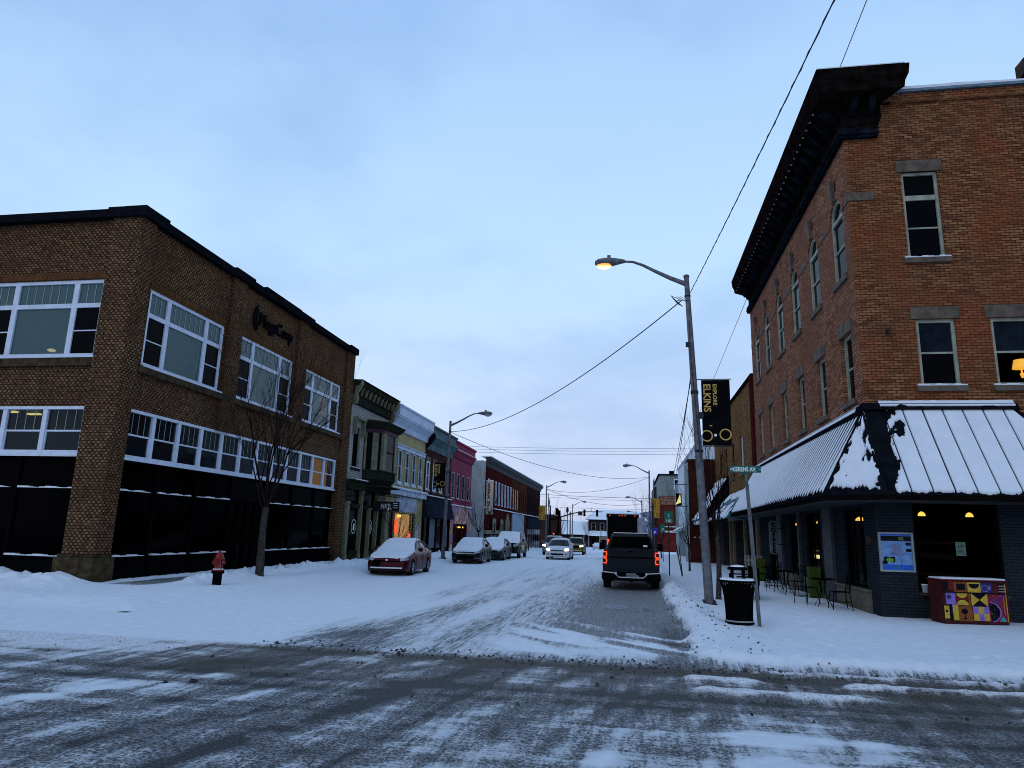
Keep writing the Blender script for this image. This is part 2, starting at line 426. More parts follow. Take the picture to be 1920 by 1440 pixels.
def ground(x, y):
    zr = road_z(y)
    n1 = fbm(x * .9, y * .9); n2 = fbm(x * 5, y * 5, 3); n3 = fbm(x * 14 + 50, y * 14, 3)
    sdR = np.minimum(x - 1.0, y - 11.45 - .25 * np.clip(2.2 - x, 0, 2)) + .22 * (n1 - .5) + .12 * (n2 - .5)
    sdL = np.minimum(-11.0 - x, y - 14.5) + .3 * (n1 - .5)
    mR = sm(sdR, -.08, .22); mL = sm(sdL, -.9, .5)
    far = sm(y, 24, 40)
    h = zr + mR * .15 + mL * .2
    # plough ridge along the right kerb
    ry = sm(y, 12.5, 15) * (1 - sm(y, 40, 60))
    h += gs(sdR - .42, .38) * (.02 + .14 * ry) * (.5 + n2)
    h += gs(sdR - .45, .9) * .06 * (n3 - .3) * (1 - sm(y, 30, 40))
    # ridge beside the swept strip, snow heaped at the office corner
    h += gs(x + 12.7 + .3 * (n1 - .5), .32) * sm(y, 18, 20) * .30 * (.2 + 1.4 * n2 ** 1.6) * mL
    h += gs(x + 14.62, .16) * sm(y, 18, 19) * .07 * (.4 + n2) * (1 - sm(y, 34, 36))
    pile = sm(-14.3 - x, 0, .7) * gs(y - 16.9 - .3 * (n1 - .5), .65) * (1 - .5 * sm(-x, 17.5, 24))
    h += pile * (.34 * (.4 + .8 * n1) + .30 * (n2 - .35) + .10 * (n3 - .5))
    h += mL * .05 * (n1 - .5) + mR * .03 * (n1 - .5) + (mR + mL) * .012 * (n2 - .5)
    # footprints on the right pavement
    for fx, fy in FEET:
        h -= .05 * gs(np.hypot((x - fx) * 1.1, (y - fy) * .8), .095)
    # ---- coverage
    onroad = np.clip(1 - mR - mL, 0, 1)
    st_y = fbm(x * 4.2 + 9, y * .28, 4); st_x = fbm(x * .30, y * 4.5 + 3, 4); big = fbm(x * .33 + 4, y * .33, 3)
    st_d = fbm((x - .45 * y) * 2.2, (x + y) * .28, 4)
    st_v = fbm((x - .10 * y) * 5.5 + 31, y * .5 + 3, 4); blot = fbm(x * 1.7 + 8, y * 2.6 + 1, 4)
    cross = 1 - sm(y - .35 * (n1 - .5) - .02 * x, 10.85, 11.4)
    # main street
    s = .89 + .50 * (st_y - .5) + .10 * sm(y, 22, 50)
    lane = sm(x + 1.2 * (st_y - .5), -3.1 + .035 * (y - 12), -1.0 + .03 * (y - 12)) * (1 - sm(y, 24, 38))
    s = s - lane * gs(x - .75, .35) * (1 - sm(y, 13, 18)) * .45 - lane * (.36 + .12 * sm(y, 12, 17) + .5 * (st_y - .55)) + lane * gs(y - 12.0, .55) * .35
    st_l = fbm((y + 1.1 * x) * 2.4 + 20, (x - y) * .4, 4)
    s = s + lane * np.clip(st_l - .50, 0, 1) * 3.2 * gs(y - 13.7, 1.7)
    trk = (gs(x + 4.6 - .06 * (y - 12), .42) + .8 * gs(x + 3.1 - .06 * (y - 12), .35)) * gs(y - 14.5, 6.5)
    s = s - trk * (.28 + 1.2 * (st_y - .5))
    s = s - gs(x + 5.0 + .25 * (y - 12), 1.0) * gs(y - 12.2, 2.2) * (.35 + 1.2 * (st_d - .5))
    s = s + sm(-x, 5.6, 7.2) * .28 * (1 - .5 * (1 - sm(y, 10, 12)))
    # cross street
    c = .51 + .5 * (st_x - .5) + .75 * (st_v - .5) + .35 * (big - .5) + .65 * (st_d - .5) + .45 * (blot - .5)
    c += sm(y, 6.5, 9.5) * sm(-x, 5.2, 8.5) * .22
    c -= (gs(y - 10.75 + .25 * (n1 - .5), .40) * sm(x, -7, -4)) * (.22 + .9 * (blot - .35))
    c -= gs(y - 10.2 + .05 * x, .25) * sm(x, 2.0, 3.5) * .4
    c -= gs(y - 9.15 - .04 * x, .22) * .28 + gs(y - 8.45 - .02 * x, .2) * .18
    c -= gs(y - 9.4, .5) * gs(x + 5.4, 1.3) * .35
    def ridge(x0, x1, yy, w, sl=0):
        return sm(x, x0 - .15, x0 + .2) * (1 - sm(x, x1 - .3, x1 + .3)) * gs(y - yy - sl * (x - x0) + .09 * (n2 - .5) + .1 * (n1 - .5), w)
    R = ridge(.75, 2.9, 9.48, .14, -.03) + .9 * ridge(.65, 1.7, 10.22, .13) + ridge(2.7, 9, 10.25, .10, .02) + .9 * ridge(1.6, 9, 10.85, .13, .03) + .8 * ridge(4.2, 9, 9.0, .09)
    R2 = ridge(.8, 2.6, 7.55, .40) + ridge(.9, 3.2, 6.75, .30) + .6 * ridge(.7, 2.2, 8.45, .25)
    c += R * .85 + R2 * (.5 + .9 * (st_x - .5))
    h += np.clip(R, 0, 1) * (.045 + .05 * n2) * cross + np.clip(R2, 0, 1) * .02 * n2
    c += gs(y - 7.6, 1.1) * gs(x + 1.4, 1.7) * .08 - .10 * sm(x, 2.5, 4)
    for (ax, ay, bx, by, w, k) in TRACKS:
        dx, dy = bx - ax, by - ay; L2 = dx * dx + dy * dy
        t = np.clip(((x - ax) * dx + (y - ay) * dy) / L2, 0, 1)
        d = np.hypot(x - ax - t * dx, y - ay - t * dy)
        c -= k * gs(d, w) * (.5 + n3)
    s = s * (1 - cross) + c * cross
    verge = .8 * sm(-x, 4.6, 8.5) * sm(y + .15 * (x + 8), 9.3, 10.4) * (1 - .0 * x)
    s = s + verge * .5
    s = s * onroad + (1 - onroad) * 1.2
    strip = sm(x, -14.45, -14.15) * (1 - sm(x, -13.35 + .25 * (n1 - .5), -13.0)) * sm(y, 17, 18.5)
    s = s - strip * (.95 + .35 * (n1 - .5)) * (1 - .5 * sm(y, 36, 44))
    s = s - sm(x, 3.6, 4.6) * gs(y - 24.5, 3.2) * .38 * (n1 + .2)
    hole = np.hypot((x + 10.46) * 1.0, (y - 13.66) * 1.5)
    s = s - gs(hole, .2) * 1.6; h = h + gs(hole, .16) * .05 - gs(hole - .3, .1) * .0
    h += onroad * np.clip(s, 0, 1) * .018 + onroad * .010 * (n3 - .5) * cross
    # ---- dirt
    d = cross * (gs(y - 10.75 + .02 * x, .5) * (.6 + .3 * sm(x, -8, -3)) + gs(y - 9.6, 1.4) * .35 + .25 * (fbm(x * .8, y * 3) - .4))
    d += cross * sm(x, 1.2, 3) * gs(y - 10.0, 1.3) * .5
    d += cross * gs(y - 9.5, .55) * gs(x + 5.3, 1.5) * .6
    d += gs(sdR - .35, .45) * .16 * np.clip(n3 * 2.4 - .8, 0, 1) * (1 - far)
    d = np.clip(d, 0, 1)
    B = np.clip(1 - cross, 0, 1)
    return h, np.clip(s, -.3, 1.3), d, B, (mR + mL)

FEET = []
fr = random.Random(5)
for k in range(16):
    FEET.append((2.9 + k * .42 + fr.uniform(-.05, .05), 13.2 - .06 * k + (.13 if k % 2 else -.13)))
for k in range(14):
    FEET.append((3.6 + k * .09 + (.14 if k % 2 else -.14), 15.2 + k * .62))
for k in range(10):
    FEET.append((6.2 + k * .36, 15.4 - .11 * k + (.12 if k % 2 else -.12)))
TRACKS = [(-1.3, 5.0, .1, 9.5, .11, .35), (-1.0, 5.0, .4, 9.5, .09, .3), (-6, 6.2, -2.2, 10.8, .12, .28), (-4.8, 5.8, -1.6, 10.6, .12, .25),
          (-3.2, 5.2, -.6, 10.4, .14, .25), (-9, 8.2, 8, 8.9, .12, .28), (-9, 7.2, 8, 8.1, .12, .2), (-3, 9.0, 3, 9.05, .1, .28), (1.2, 5, 2.2, 8, .1, .2), (-7.5, 5.5, -3.6, 11, .2, -.3), (-5.6, 5.2, -2.6, 11, .16, -.28), (-3.9, 5, -1.9, 10.8, .18, .3), (-2.1, 5, -1.2, 10.4, .2, -.25), (-8.5, 6.5, -4.5, 10.8, .15, .3), (-2.6, 5, -1.5, 10.6, .07, .35)]

def axis_vals(segs):
    out = []
    for a, b, st in segs:
        n = max(1, int(round((b - a) / st)))
        out += list(np.linspace(a, b, n, endpoint=False))
    out.append(segs[-1][1])
    return np.array(out)
xs = axis_vals([(-420, -60, 45), (-60, -24, 4), (-24, -13, .14), (-13, -7, .085), (-7, 6, .05), (6, 11, .08), (11, 24, 1), (24, 64, 8), (64, 420, 45)])
ys = axis_vals([(-60, 2, 6), (2, 5.5, .25), (5.5, 12.5, .05), (12.5, 20, .08), (20, 32, .14), (32, 60, .4), (60, 130, 1.5), (130, 260, 8), (260, 900, 60)])
XX, YY = np.meshgrid(xs, ys)
H_, S_, D_, B_, MM = ground(XX, YY)
nx, ny = len(xs), len(ys)
idx = np.arange(nx * ny).reshape(ny, nx)
fa = np.stack([idx[:-1, :-1], idx[:-1, 1:], idx[1:, 1:], idx[1:, :-1]], -1).reshape(-1, 4)
cx = ((XX[:-1, :-1] + XX[1:, 1:]) / 2).ravel(); cy = ((YY[:-1, :-1] + YY[1:, 1:]) / 2).ravel(); mm = ((MM[:-1, :-1] + MM[1:, 1:]) / 2).ravel()
inroad = (mm < .35) & ((cy < 16) | ((cx > -12.4) & (cx < 1.4)))
regions = {'road': inroad & (cy < 240) & (abs(cx) < 64) & (cy > -20)}
rest = ~regions['road']
regions['pavement_right'] = rest & (cx > 0) & (cx < 12) & (cy > 10) & (cy < 135)
regions['pavement_left'] = rest & (cx < 0) & (cx > -24) & (cy > 10) & (cy < 135) & ~regions['pavement_right']
regions['ground'] = rest & ~regions['pavement_right'] & ~regions['pavement_left']
VV = np.stack([XX.ravel(), YY.ravel(), H_.ravel()], -1)
CC = np.stack([np.clip(S_.ravel() * .5 + .25, 0, 1), D_.ravel(), B_.ravel(), 1 - .60 * (sm(XX, -2.6, -.6) * (1 - sm(XX, .9, 1.1)) * sm(YY, 11.4, 12.2) * (1 - sm(YY, 30, 36))).ravel()], -1).astype(np.float32)

def ground_mat():
    t = NT('packed_snow_and_asphalt')
    co = t.obj()
    at = t.new('ShaderNodeVertexColor'); at.layer_name = 'cov'
    sp = t.new('ShaderNodeSeparateColor', {0: at.outputs[0]})
    cov = t.math('MULTIPLY', t.math('SUBTRACT', sp.outputs[0], .25), 2.)
    dirt, B = sp.outputs[1], sp.outputs[2]
    nx_ = t.noise(t.mapping(co, (1.6, 15, 1)), 1, 5, .65)
    nd_ = t.noise(t.mapping(co, (9, 1.2, 1), rot=(0, 0, .12)), 1, 5, .65)
    ny_ = t.noise(t.mapping(co, (15, .9, 1)), 1, 5, .65)
    nf = t.noise(co, 34, 6, .75); nm = t.noise(co, 5, 5, .65)
    sx = t.math('ADD', t.math('ADD', t.math('MULTIPLY', nx_, .45), t.math('MULTIPLY', nd_, .4)), t.math('MULTIPLY', ny_, .4)); sx = t.math('SUBTRACT', sx, .125)
    st = t.math('ADD', t.math('MULTIPLY', sx, t.math('SUBTRACT', 1., B)), t.math('MULTIPLY', ny_, B))
    k = t.math('MULTIPLY', t.math('SUBTRACT', st, .5), 2.0)
    k = t.math('ADD', k, t.math('MULTIPLY', t.math('SUBTRACT', nf, .5), 1.7))
    k = t.math('ADD', k, t.math('MULTIPLY', t.math('SUBTRACT', nm, .5), .65))
    c2 = t.math('MULTIPLY', t.math('MULTIPLY', cov, t.math('SUBTRACT', 1., cov)), 4., clamp=True)
    amp = t.math('ADD', .18, t.math('MULTIPLY', c2, .82))
    v = t.math('ADD', cov, t.math('MULTIPLY', t.math('MULTIPLY', k, amp), at.outputs[1]))
    grit = t.ss(t.noise(co, 42, 5, .85), .42, .62)
    asph = t.mix(grit, (.010, .011, .014), (.118, .117, .120))
    slush = t.mix(t.ss(nf, .42, .60), (.085, .085, .090), (.36, .362, .375))
    c = t.mix(t.ss(v, .02, .42), asph, slush)
    dm = t.math('MULTIPLY', dirt, t.ss(t.math('ADD', nf, t.math('MULTIPLY', nm, .4)), .45, .85), clamp=True)
    c = t.mix(t.math('MULTIPLY', dm, .85), c, t.mix(grit, (.028, .021, .013), (.15, .118, .080)))
    snow = t.mix(t.ss(nm, .3, .7), (.68, .70, .745), (.77, .79, .82))
    snow = t.mix(t.math('MULTIPLY', t.ss(dirt, .05, .5), t.ss(nf, .45, .65)), snow, (.34, .26, .24))
    sm_ = t.ss(v, .46, .90)
    c = t.mix(sm_, c, snow)
    t.p(**{'Base Color': c, 'Roughness': t.math('ADD', .62, t.math('MULTIPLY', sm_, .2)), 'Specular IOR Level': .15})
    t.bump(t.math('ADD', t.math('MULTIPLY', v, .8), t.math('MULTIPLY', nf, .45)), .9, .035)
    return t.m
GM = ground_mat()
def region(name, label=None):
    F = fa[regions[name]]
    used = np.unique(F); remap = -np.ones(nx * ny, int); remap[used] = np.arange(len(used))
    me = bpy.data.meshes.new(name)
    F = remap[F]; V = VV[used]
    me.vertices.add(len(V)); me.vertices.foreach_set('co', V.ravel())
    me.loops.add(F.size); me.loops.foreach_set('vertex_index', F.ravel())
    me.polygons.add(len(F)); me.polygons.foreach_set('loop_start', np.arange(0, F.size, 4)); me.polygons.foreach_set('loop_total', np.full(len(F), 4))
    me.polygons.foreach_set('use_smooth', np.ones(len(F), bool))
    me.update(); me.validate()
    ca = me.color_attributes.new('cov', 'FLOAT_COLOR', 'POINT')
    ca.data.foreach_set('color', CC[used].ravel())
    me.materials.append(GM)
    o = bpy.data.objects.new(name, me); COL.objects.link(o); o['kind'] = 'structure'
    return o
for k in regions: region(k)

def gh(x, y):
    return float(ground(np.array([float(x)]), np.array([float(y)]))[0][0])

# lumps of slush thrown up along the edge of the cross street
def crumbs():
    mb = MB(); r = random.Random(11)
    for k in range(650):
        q = r.random()
        if q < .45: x, y = r.uniform(-6, 2.2), 11.05 + r.gauss(0, .22)
        elif q < .7: x, y = r.uniform(.9, 2.2) , r.uniform(11.6, 24)
        elif q < .85: x, y = r.uniform(-9, 5), r.uniform(8, 11)
        else: x, y = r.uniform(1.2, 8), 10.9 + r.gauss(0, .25)
        s = r.uniform(.008, .026) * (1 if r.random() < .92 else 1.8); z = gh(x, y)
        p = [(x + s * r.uniform(.5, 1.1) * a, y + s * r.uniform(.5, 1.1) * b, z - s * .3 + s * c * r.uniform(.4, 1)) for a, b, c in [(-1, -1, 0), (1, -1, 0), (1, 1, 0), (-1, 1, 0), (-.5, -.5, 1.6), (.5, -.5, 1.6), (.5, .5, 1.6), (-.5, .5, 1.6)]]
        mb.hexa(p)
    o = mb.build('slush_crumbs', mat('dirty_slush', (.06, .052, .05), .9, var=.6), None)
    tag(o, kind='stuff')
crumbs()

# faded white crossing line showing through the slush in the right lane
mb = MB()
for (a, b) in [(-1.5, .62), ]:
    for yy in (18.75, 20.35):
        n = 22
        for i in range(n):
            x0 = a + (b - a) * i / n; x1 = a + (b - a) * (i + 1) / n
            if random.random() < .12: continue
            z = max(gh(x0, yy), gh(x1, yy), gh(x0, yy + .1), gh(x1, yy + .1)) + .004
            mb.quad((x0, yy, z), (x1, yy, z), (x1, yy + .12, z), (x0, yy + .12, z))
for (x0, x1) in [(-.75, -.1), (.3, .6)]:
    n = 12
    for i in range(n):
        y0 = 18.95 + i * .11; z = max(gh(x0, y0), gh(x1, y0), gh((x0 + x1) / 2, y0)) + .005
        mb.quad((x0, y0, z), (x1, y0, z), (x1, y0 + .112, z), (x0, y0 + .112, z))
o = mb.build('road_marking', mat('worn_road_paint', (.24, .25, .28), .8, var=.5, sc=9), None)
tag(o, kind='structure')

# ---------------------------------------------------------------- windows
def frame_bars(mb, P, u0, u1, z0, z1, fw, d0, d1):
    mb.pbox(P, u0, u0 + fw, z0, z1, d0, d1); mb.pbox(P, u1 - fw, u1, z0, z1, d0, d1)
    mb.pbox(P, u0 + fw, u1 - fw, z1 - fw, z1, d0, d1); mb.pbox(P, u0 + fw, u1 - fw, z0, z0 + fw, d0, d1)

def window(root, P, u0, u1, z0, z1, fm, gm, rec=.12, fw=.07, style='dh', sill=None, sill_snow=False, lintel=None, label=None):
    mb = MB()
    frame_bars(mb, P, u0, u1, z0, z1, fw, -rec, -rec + .07)
    if style == 'dh':
        zm = (z0 + z1) / 2
        mb.pbox(P, u0 + fw, u1 - fw, zm - .025, zm + .025, -rec + .002, -rec + .045)
    elif style == 'transom':
        zt = z1 - (z1 - z0) * .29; zm = z0 + (zt - z0) * .5
        mb.pbox(P, u0 + fw, u1 - fw, zt - .08, zt + .06, -rec + .002, -rec + .06)
        mb.pbox(P, u0 + fw, u1 - fw, zm - .02, zm + .02, -rec + .002, -rec + .04)
    w = mb.build('window', fm, root)
    if label: w['label'] = label
    g = MB(); g.quad(P(u0 + fw * .5, z0 + fw * .5, -rec + .01), P(u1 - fw * .5, z0 + fw * .5, -rec + .01), P(u1 - fw * .5, z1 - fw * .5, -rec + .01), P(u0 + fw * .5, z1 - fw * .5, -rec + .01))
    g.build('pane', gm, w)
    if sill:
        s = MB(); s.pbox(P, u0 - .12, u1 + .12, z0 - .14, z0 - .003, -rec + .002, .08); s.build('sill', sill, w)
    if sill_snow:
        s = MB(); n = 8
        for i in range(n):
            a = u0 - .10 + (u1 - u0 + .2) * i / n; b = u0 - .10 + (u1 - u0 + .2) * (i + 1) / n
            hh = .035 + .015 * math.sin(i * 2.1 + u0)
            s.pbox(P, a, b, z0 - .001, z0 + hh, -rec + .072, .065)
        s.build('snow_cap', M['snow'], w)
    if lintel:
        s = MB(); s.pbox(P, u0 - .11, u1 + .11, z1 + .003, z1 + .33, -.05, .035); s.build('lintel', lintel, w)
    return w

# ---------------------------------------------------------------- office building (left foreground)
OX, OY = -14.9, 17.85
off = thing('office_building', 'two storey brown brick office with white framed windows over a black glass ground floor', 'building', (OX, OY, 0))
Ps = PX(OX, 1); Pf = PY(OY)
side_w = [(18.66, 22.8), (23.9, 28.24), (29.44, 33.55)]
front_w = [(-20.0, -15.84), (-25.6, -21.4), (-31.2, -27.0)]
SB = (18.4, 33.67, 3.76, 5.24)
FB = [(-20.0, -15.83, 3.8, 5.2), (-25.6, -21.4, 3.8, 5.2), (-31.2, -27, 3.8, 5.2)]
mb = MB()
wall(mb, Ps, OY, 34.95, -.3, 11.13, [(a, b, 6.64, 9.12) for a, b in side_w] + [SB, (18.4, 33.9, -.3, 3.70)], .22)
wall(mb, Pf, -34, OX, -.3, 11.13, [(a, b, 6.72, 9.18) for a, b in front_w] + FB + [(a, b, -.3, 3.74) for a, b, _, _ in FB], .22)
mb.quad((-34, 34.95, -.3), (OX, 34.95, -.3), (OX, 34.95, 11.13), (-34, 34.95, 11.13))
mb.quad((-34, OY, -.3), (-34, 34.95, -.3), (-34, 34.95, 11.13), (-34, OY, 11.13))
mb.quad((-34, OY, 11.12), (OX, OY, 11.12), (OX, 34.95, 11.12), (-34, 34.95, 11.12))
mb.build('wall', M['office_brick'], off)
# pilasters
for a, b in [(22.92, 23.82), (28.4, 29.32), (33.98, 34.93)]:
    m_ = MB(); m_.pbox(Ps, a, b, (5.26 if b < 30 else .55), 11.13, .002, .13); m_.build('pilaster', M['office_brick'], off)
m_ = MB(); m_.prism([(OX + .13, OY - .13, .95), (OX + .13, 18.38, .95), (OX - .002, 18.38, .95), (OX - .002, OY - .002, .95), (-15.80, OY - .002, .95), (-15.80, OY - .13, .95)],
                    [(OX + .13, OY - .13, 11.13), (OX + .13, 18.38, 11.13), (OX - .002, 18.38, 11.13), (OX - .002, OY - .002, 11.13), (-15.80, OY - .002, 11.13), (-15.80, OY - .13, 11.13)])
m_.build('corner_pilaster', M['office_brick'], off)
for a in (-21.2, -26.8):
    m_ = MB(); m_.pbox(Pf, a + .0, a + .95, .95, 11.13, .002, .12); m_.build('pilaster', M['office_brick'], off)
# plinths
m_ = MB()
m_.box(-15.95, OX + .22, OY - .25, 18.48, -.2, .88); m_.box(-15.9, OX + .17, OY - .2, 18.43, .881, .95)
m_.build('plinth', M['stone_dark'], off, bevel=.02)
m_ = MB(); m_.pbox(Ps, 33.9, 34.97, -.2, .55, -.1, .2); m_.build('plinth', M['stone_dark'], off, bevel=.02)
# coping
m_ = MB()
for a, b, r in [(OY - .25, 18.75, .06), (18.75, 22.75, 0), (22.75, 24.1, .05), (24.1, 25.0, 0), (25.0, 28.1, .08), (28.1, 29.5, .05), (29.5, 33.95, 0), (33.95, 35.0, .06)]:
    m_.box(-15.35, OX + .22 + (.06 if r else 0), a, b, 11.131, 11.40 + r)
for a, b, r in [(-15.95, -15.351, .06), (-21.3, -15.951, 0), (-34, -21.3, .0)]:
    m_.box(a, b, OY - .25, OY + .45, 11.133, 11.395 + r)
m_.build('coping', M['coping'], off)
m_ = MB(); m_.box(-33.9, -15.3, OY + .4, 34.9, 11.15, 11.2); m_.build('roof', M['snow'], off)
# soldier course above upper windows + stone sill
for a, b in side_w:
    m_ = MB(); m_.pbox(Ps, a - .05, b + .05, 9.125, 9.36, .002, .02); m_.build('soldier_course', M['office_brick_band'], off)
for i, (a, b) in enumerate([(18.42, 22.9), (22.9, 28.38), (28.38, 34.1)]):
    m_ = MB(); m_.pbox(Ps, a, b, 6.38, 6.60, .003, .145); m_.build('stone_sill', M['stone_dark'], off)
for a, b in front_w:
    m_ = MB(); m_.pbox(Pf, a - .15, b + .03, 6.42, 6.68, .003, .12); m_.build('stone_sill', M['stone_dark'], off)
    m_ = MB(); m_.pbox(Pf, a - .05, b + .05, 9.19, 9.42, .002, .02); m_.build('soldier_course', M['office_brick_band'], off)

def office_window(P, a, b, z0, z1, lit=None):
    W = b - a; fw = .11; sl = W * .245; zt = z0 + (z1 - z0) * .665
    mb = MB(); D0, D1 = -.14, -.03
    frame_bars(mb, P, a, b, z0, z1, fw, D0, D1)
    u1, u2 = a + sl, b - sl
    for u in (u1, u2): mb.pbox(P, u - .09, u + .09, z0 + fw, z1 - fw, D0 + .001, D1 - .006)
    for p, q in [(a + fw, u1 - .09), (u1 + .09, u2 - .09), (u2 + .09, b - fw)]:
        mb.pbox(P, p, q, zt - .07, zt + .07, D0 + .002, D1 - .003)
    for p, q in [(a + fw, u1 - .09), (u2 + .09, b - fw)]:
        zm = (z0 + fw + zt - .07) / 2
        mb.pbox(P, p, q, zm - .018, zm + .018, D0 + .01, D1 - .03)
    w = mb.build('window', M['white_paint'], off)
    g = MB()
    for p, q, c, d in [(a + fw, u1 - .09, zt + .07, z1 - fw), (u1 + .09, u2 - .09, zt + .07, z1 - fw), (u2 + .09, b - fw, zt + .07, z1 - fw), (u1 + .09, u2 - .09, z0 + fw, zt - .07)]:
        g.quad(P(p, c, -.09), P(q, c, -.09), P(q, d, -.09), P(p, d, -.09))
    g.build('pane', M['glass_teal'], w)
    g = MB()
    for p, q in [(a + fw, u1 - .09), (u2 + .09, b - fw)]:
        g = MB(); g.quad(P(p, z0 + fw, -.08), P(q, z0 + fw, -.08), P(q, zt - .07, -.08), P(p, zt - .07, -.08)); g.build('screened_pane', M['glass_dull'], w)
    g = MB()
    for p, q, n in [(a + fw, u1 - .09, 3), (u1 + .09, u2 - .09, 7), (u2 + .09, b - fw, 3)]:
        for k in range(1, n):
            u = p + (q - p) * k / n
            g.pbox(P, u - .009, u + .009, zt + .07, z1 - fw, -.088, -.075)
        g.build('glazing_bars', mat_bar, w); g = MB()
    s = MB(); s.pbox(P, a - .08, b + .08, z0 - .055, z0 - .003, -.1, .15); s.build('sill', M['white_paint'], w)
    return w
mat_bar = mat('pale_glazing_bar', (.30, .36, .35), .5, var=.05)
for a, b in side_w: office_window(Ps, a, b, 6.64, 9.12)
for a, b in front_w: office_window(Pf, a, b, 6.72, 9.18)

def ribbon(P, a, b, z0, z1, n, lit=()):
    fw = .09; mb = MB(); frame_bars(mb, P, a, b, z0, z1, fw, -.13, .0)
    w = mb.build('window_band', M['white_paint'], off)
    st = (b - a) / n; zm = (z0 + z1) / 2 - .03
    for k in range(n):
        p, q = a + st * k, a + st * (k + 1)
        m_ = MB()
        if k: m_.pbox(P, p - .075, p + .075, z0 + fw, z1 - fw, -.129, -.012)
        pp = p + (fw if k == 0 else .075); qq = q - (fw if k == n - 1 else .075)
        m_.pbox(P, pp, qq, zm - .025, zm + .025, -.12, -.05)
        m_.pbox(P, pp, pp + .03, z0 + fw, zm - .025, -.115, -.05); m_.pbox(P, qq - .03, qq, z0 + fw, zm - .025, -.115, -.05)
        s = m_.build('sash', M['white_paint'], w)
        m_ = MB()
        m_.quad(P(pp, z0 + fw, -.09), P(qq, z0 + fw, -.09), P(qq, z1 - fw, -.09), P(pp, z1 - fw, -.09))
        m_.build('pane', M['warm_glass'] if k in lit else M['glass_mid'], w)
        m_ = MB()
        for i in range(1, 4):
            u = pp + (qq - pp) * i / 4
            m_.pbox(P, u - .007, u + .007, zm + .025, z1 - fw, -.088, -.078)
        m_.build('glazing_bar', mat_bar, w)
    m_ = MB(); m_.pbox(P, a - .05, b + .05, z0 - .07, z0 - .003, -.1, .06); m_.build('sill', M['white_paint'], w)
M['glass_mid'] = glass('dim_office_glass', (.008, .010, .016), .06, thru=.5)
M['warm_glass'] = glass('warm_office_glass', (.03, .02, .01), .06, thru=.8)
ribbon(Ps, SB[0], SB[1], SB[2], SB[3], 12, (10, 11))
for f_ in FB: ribbon(Pf, *f_, 3)

# interior: floors, back walls, ceiling strips
m_ = MB()
m_.box(-33.5, OX - .3, OY + .3, 34.85, 5.5, 5.9); m_.box(-33.5, OX - .3, OY + .3, 34.85, 9.35, 9.6)
m_.box(-33.5, OX - .3, OY + .3, 34.85, 3.45, 3.55)
m_.box(-18.6, -18.5, OY + 3.6, 34.8, 3.6, 9.3); m_.box(-33, -18.5, OY + 3.5, OY + 3.6, 3.6, 9.3)
for yy in (23.3, 28.8): m_.box(-18.5, OX - .3, yy, yy + .1, 5.9, 9.3)
m_.build('interior', M['room'], off)
m_ = MB()
for x0, x1, y0, z in [(-22.1, -21.5, 20.1, 9.05), (-20.7, -20.3, 19.85, 5.42), (-20.3, -19.85, 20.3, 5.42)]:
    m_.box(x0, x1, y0, y0 + .16, z - .05, z)
m_.build('ceiling_light', M['strip_light'], off)
m_ = MB()
m_.lathe([(.10, 0), (.14, .05), (.05, .09)], (-19.45, 20, 7.5), 12)
m_.build('desk_lamp', M['strip_light'], off)
m_ = MB()
m_.box(-15.9, -15.85, 33.2, 34.8, 3.6, 5.3); m_.box(-16.0, -15.95, 33.6, 34.8, 7.5, 9.1)
m_.build('lit_partition', M['warm_room'], off)
m_ = MB(); m_.lathe([(.05, 0), (.09, .05), (.05, .1)], (-16.3, 32.0, 8.75), 10); m_.build('ceiling_light', M['strip_light'], off)

# black glass shopfront with snow on its ledges
def shopfront(P, a, b, bays, z_top, doors=None):
    m_ = MB(); m_.quad(P(a, .0, -.18), P(b, .0, -.18), P(b, z_top, -.18), P(a, z_top, -.18)); w = m_.build('shopfront', M['shop_black'], off)
    m_ = MB()
    m_.pbox(P, a, b, z_top - .05, z_top + .05, -.17, -.02)
    for p, q in bays:
        m_.pbox(P, p - .04, p + .04, .1, z_top, -.17, -.1)
        m_.pbox(P, p, q, 2.72, 2.79, -.17, -.06)
        if doors and doors[0] < (p + q) / 2 < doors[1]: continue
        m_.pbox(P, p, q, -.1, .80, -.17, -.05); m_.pbox(P, p, q, .80, .86, -.17, .0)
    if doors:
        for u in np.linspace(doors[0], doors[1], 5): m_.pbox(P, u - .05, u + .05, 0, 2.72, -.17, -.08)
        m_.pbox(P, doors[0], doors[1], 0, .25, -.17, -.09)
    m_.build('shopfront_frame', M['black_paint'], w)
    for p, q in bays:
        dr = doors and doors[0] < (p + q) / 2 < doors[1]
        for z in ([] if dr else [.862, 2.792]):
            s = MB(); n = 10; qq = q - .1; pp = p + .1
            for i in range(n):
                u = pp + (qq - pp) * i / n; v = pp + (qq - pp) * (i + 1) / n
                s.pbox(P, u, v, z, z + .035 + .02 * math.sin(i * 1.3 + p), -.165, -.005 if z < 1 else -.065)
            s.build('ledge_snow', M['snow'], w)
shopfront(Ps, 18.38, 33.92, [(18.38, 20.1), (20.3, 22.2), (22.4, 24.6), (24.6, 27.2), (27.2, 29.4), (29.5, 31.7), (31.8, 33.9)], 3.68, (24.65, 27.2))
for f_ in FB: shopfront(Pf, f_[0], f_[1], [(f_[0], f_[0] + 2.0), (f_[0] + 2.1, f_[1])], 3.70)
m_ = MB(); m_.pbox(Pf, -19.9, -15.85, 3.705, 3.76, .003, .05)
m_.build('ledge_snow', M['snow'], off)
m_ = MB()
for yy in (28.3, 30.4, 33.2):
    m_.tube([(OX + .45, yy, .15), (OX + .45, yy, .75)], .02, 6)
m_.build('handrail_post', M['black_paint'], off)
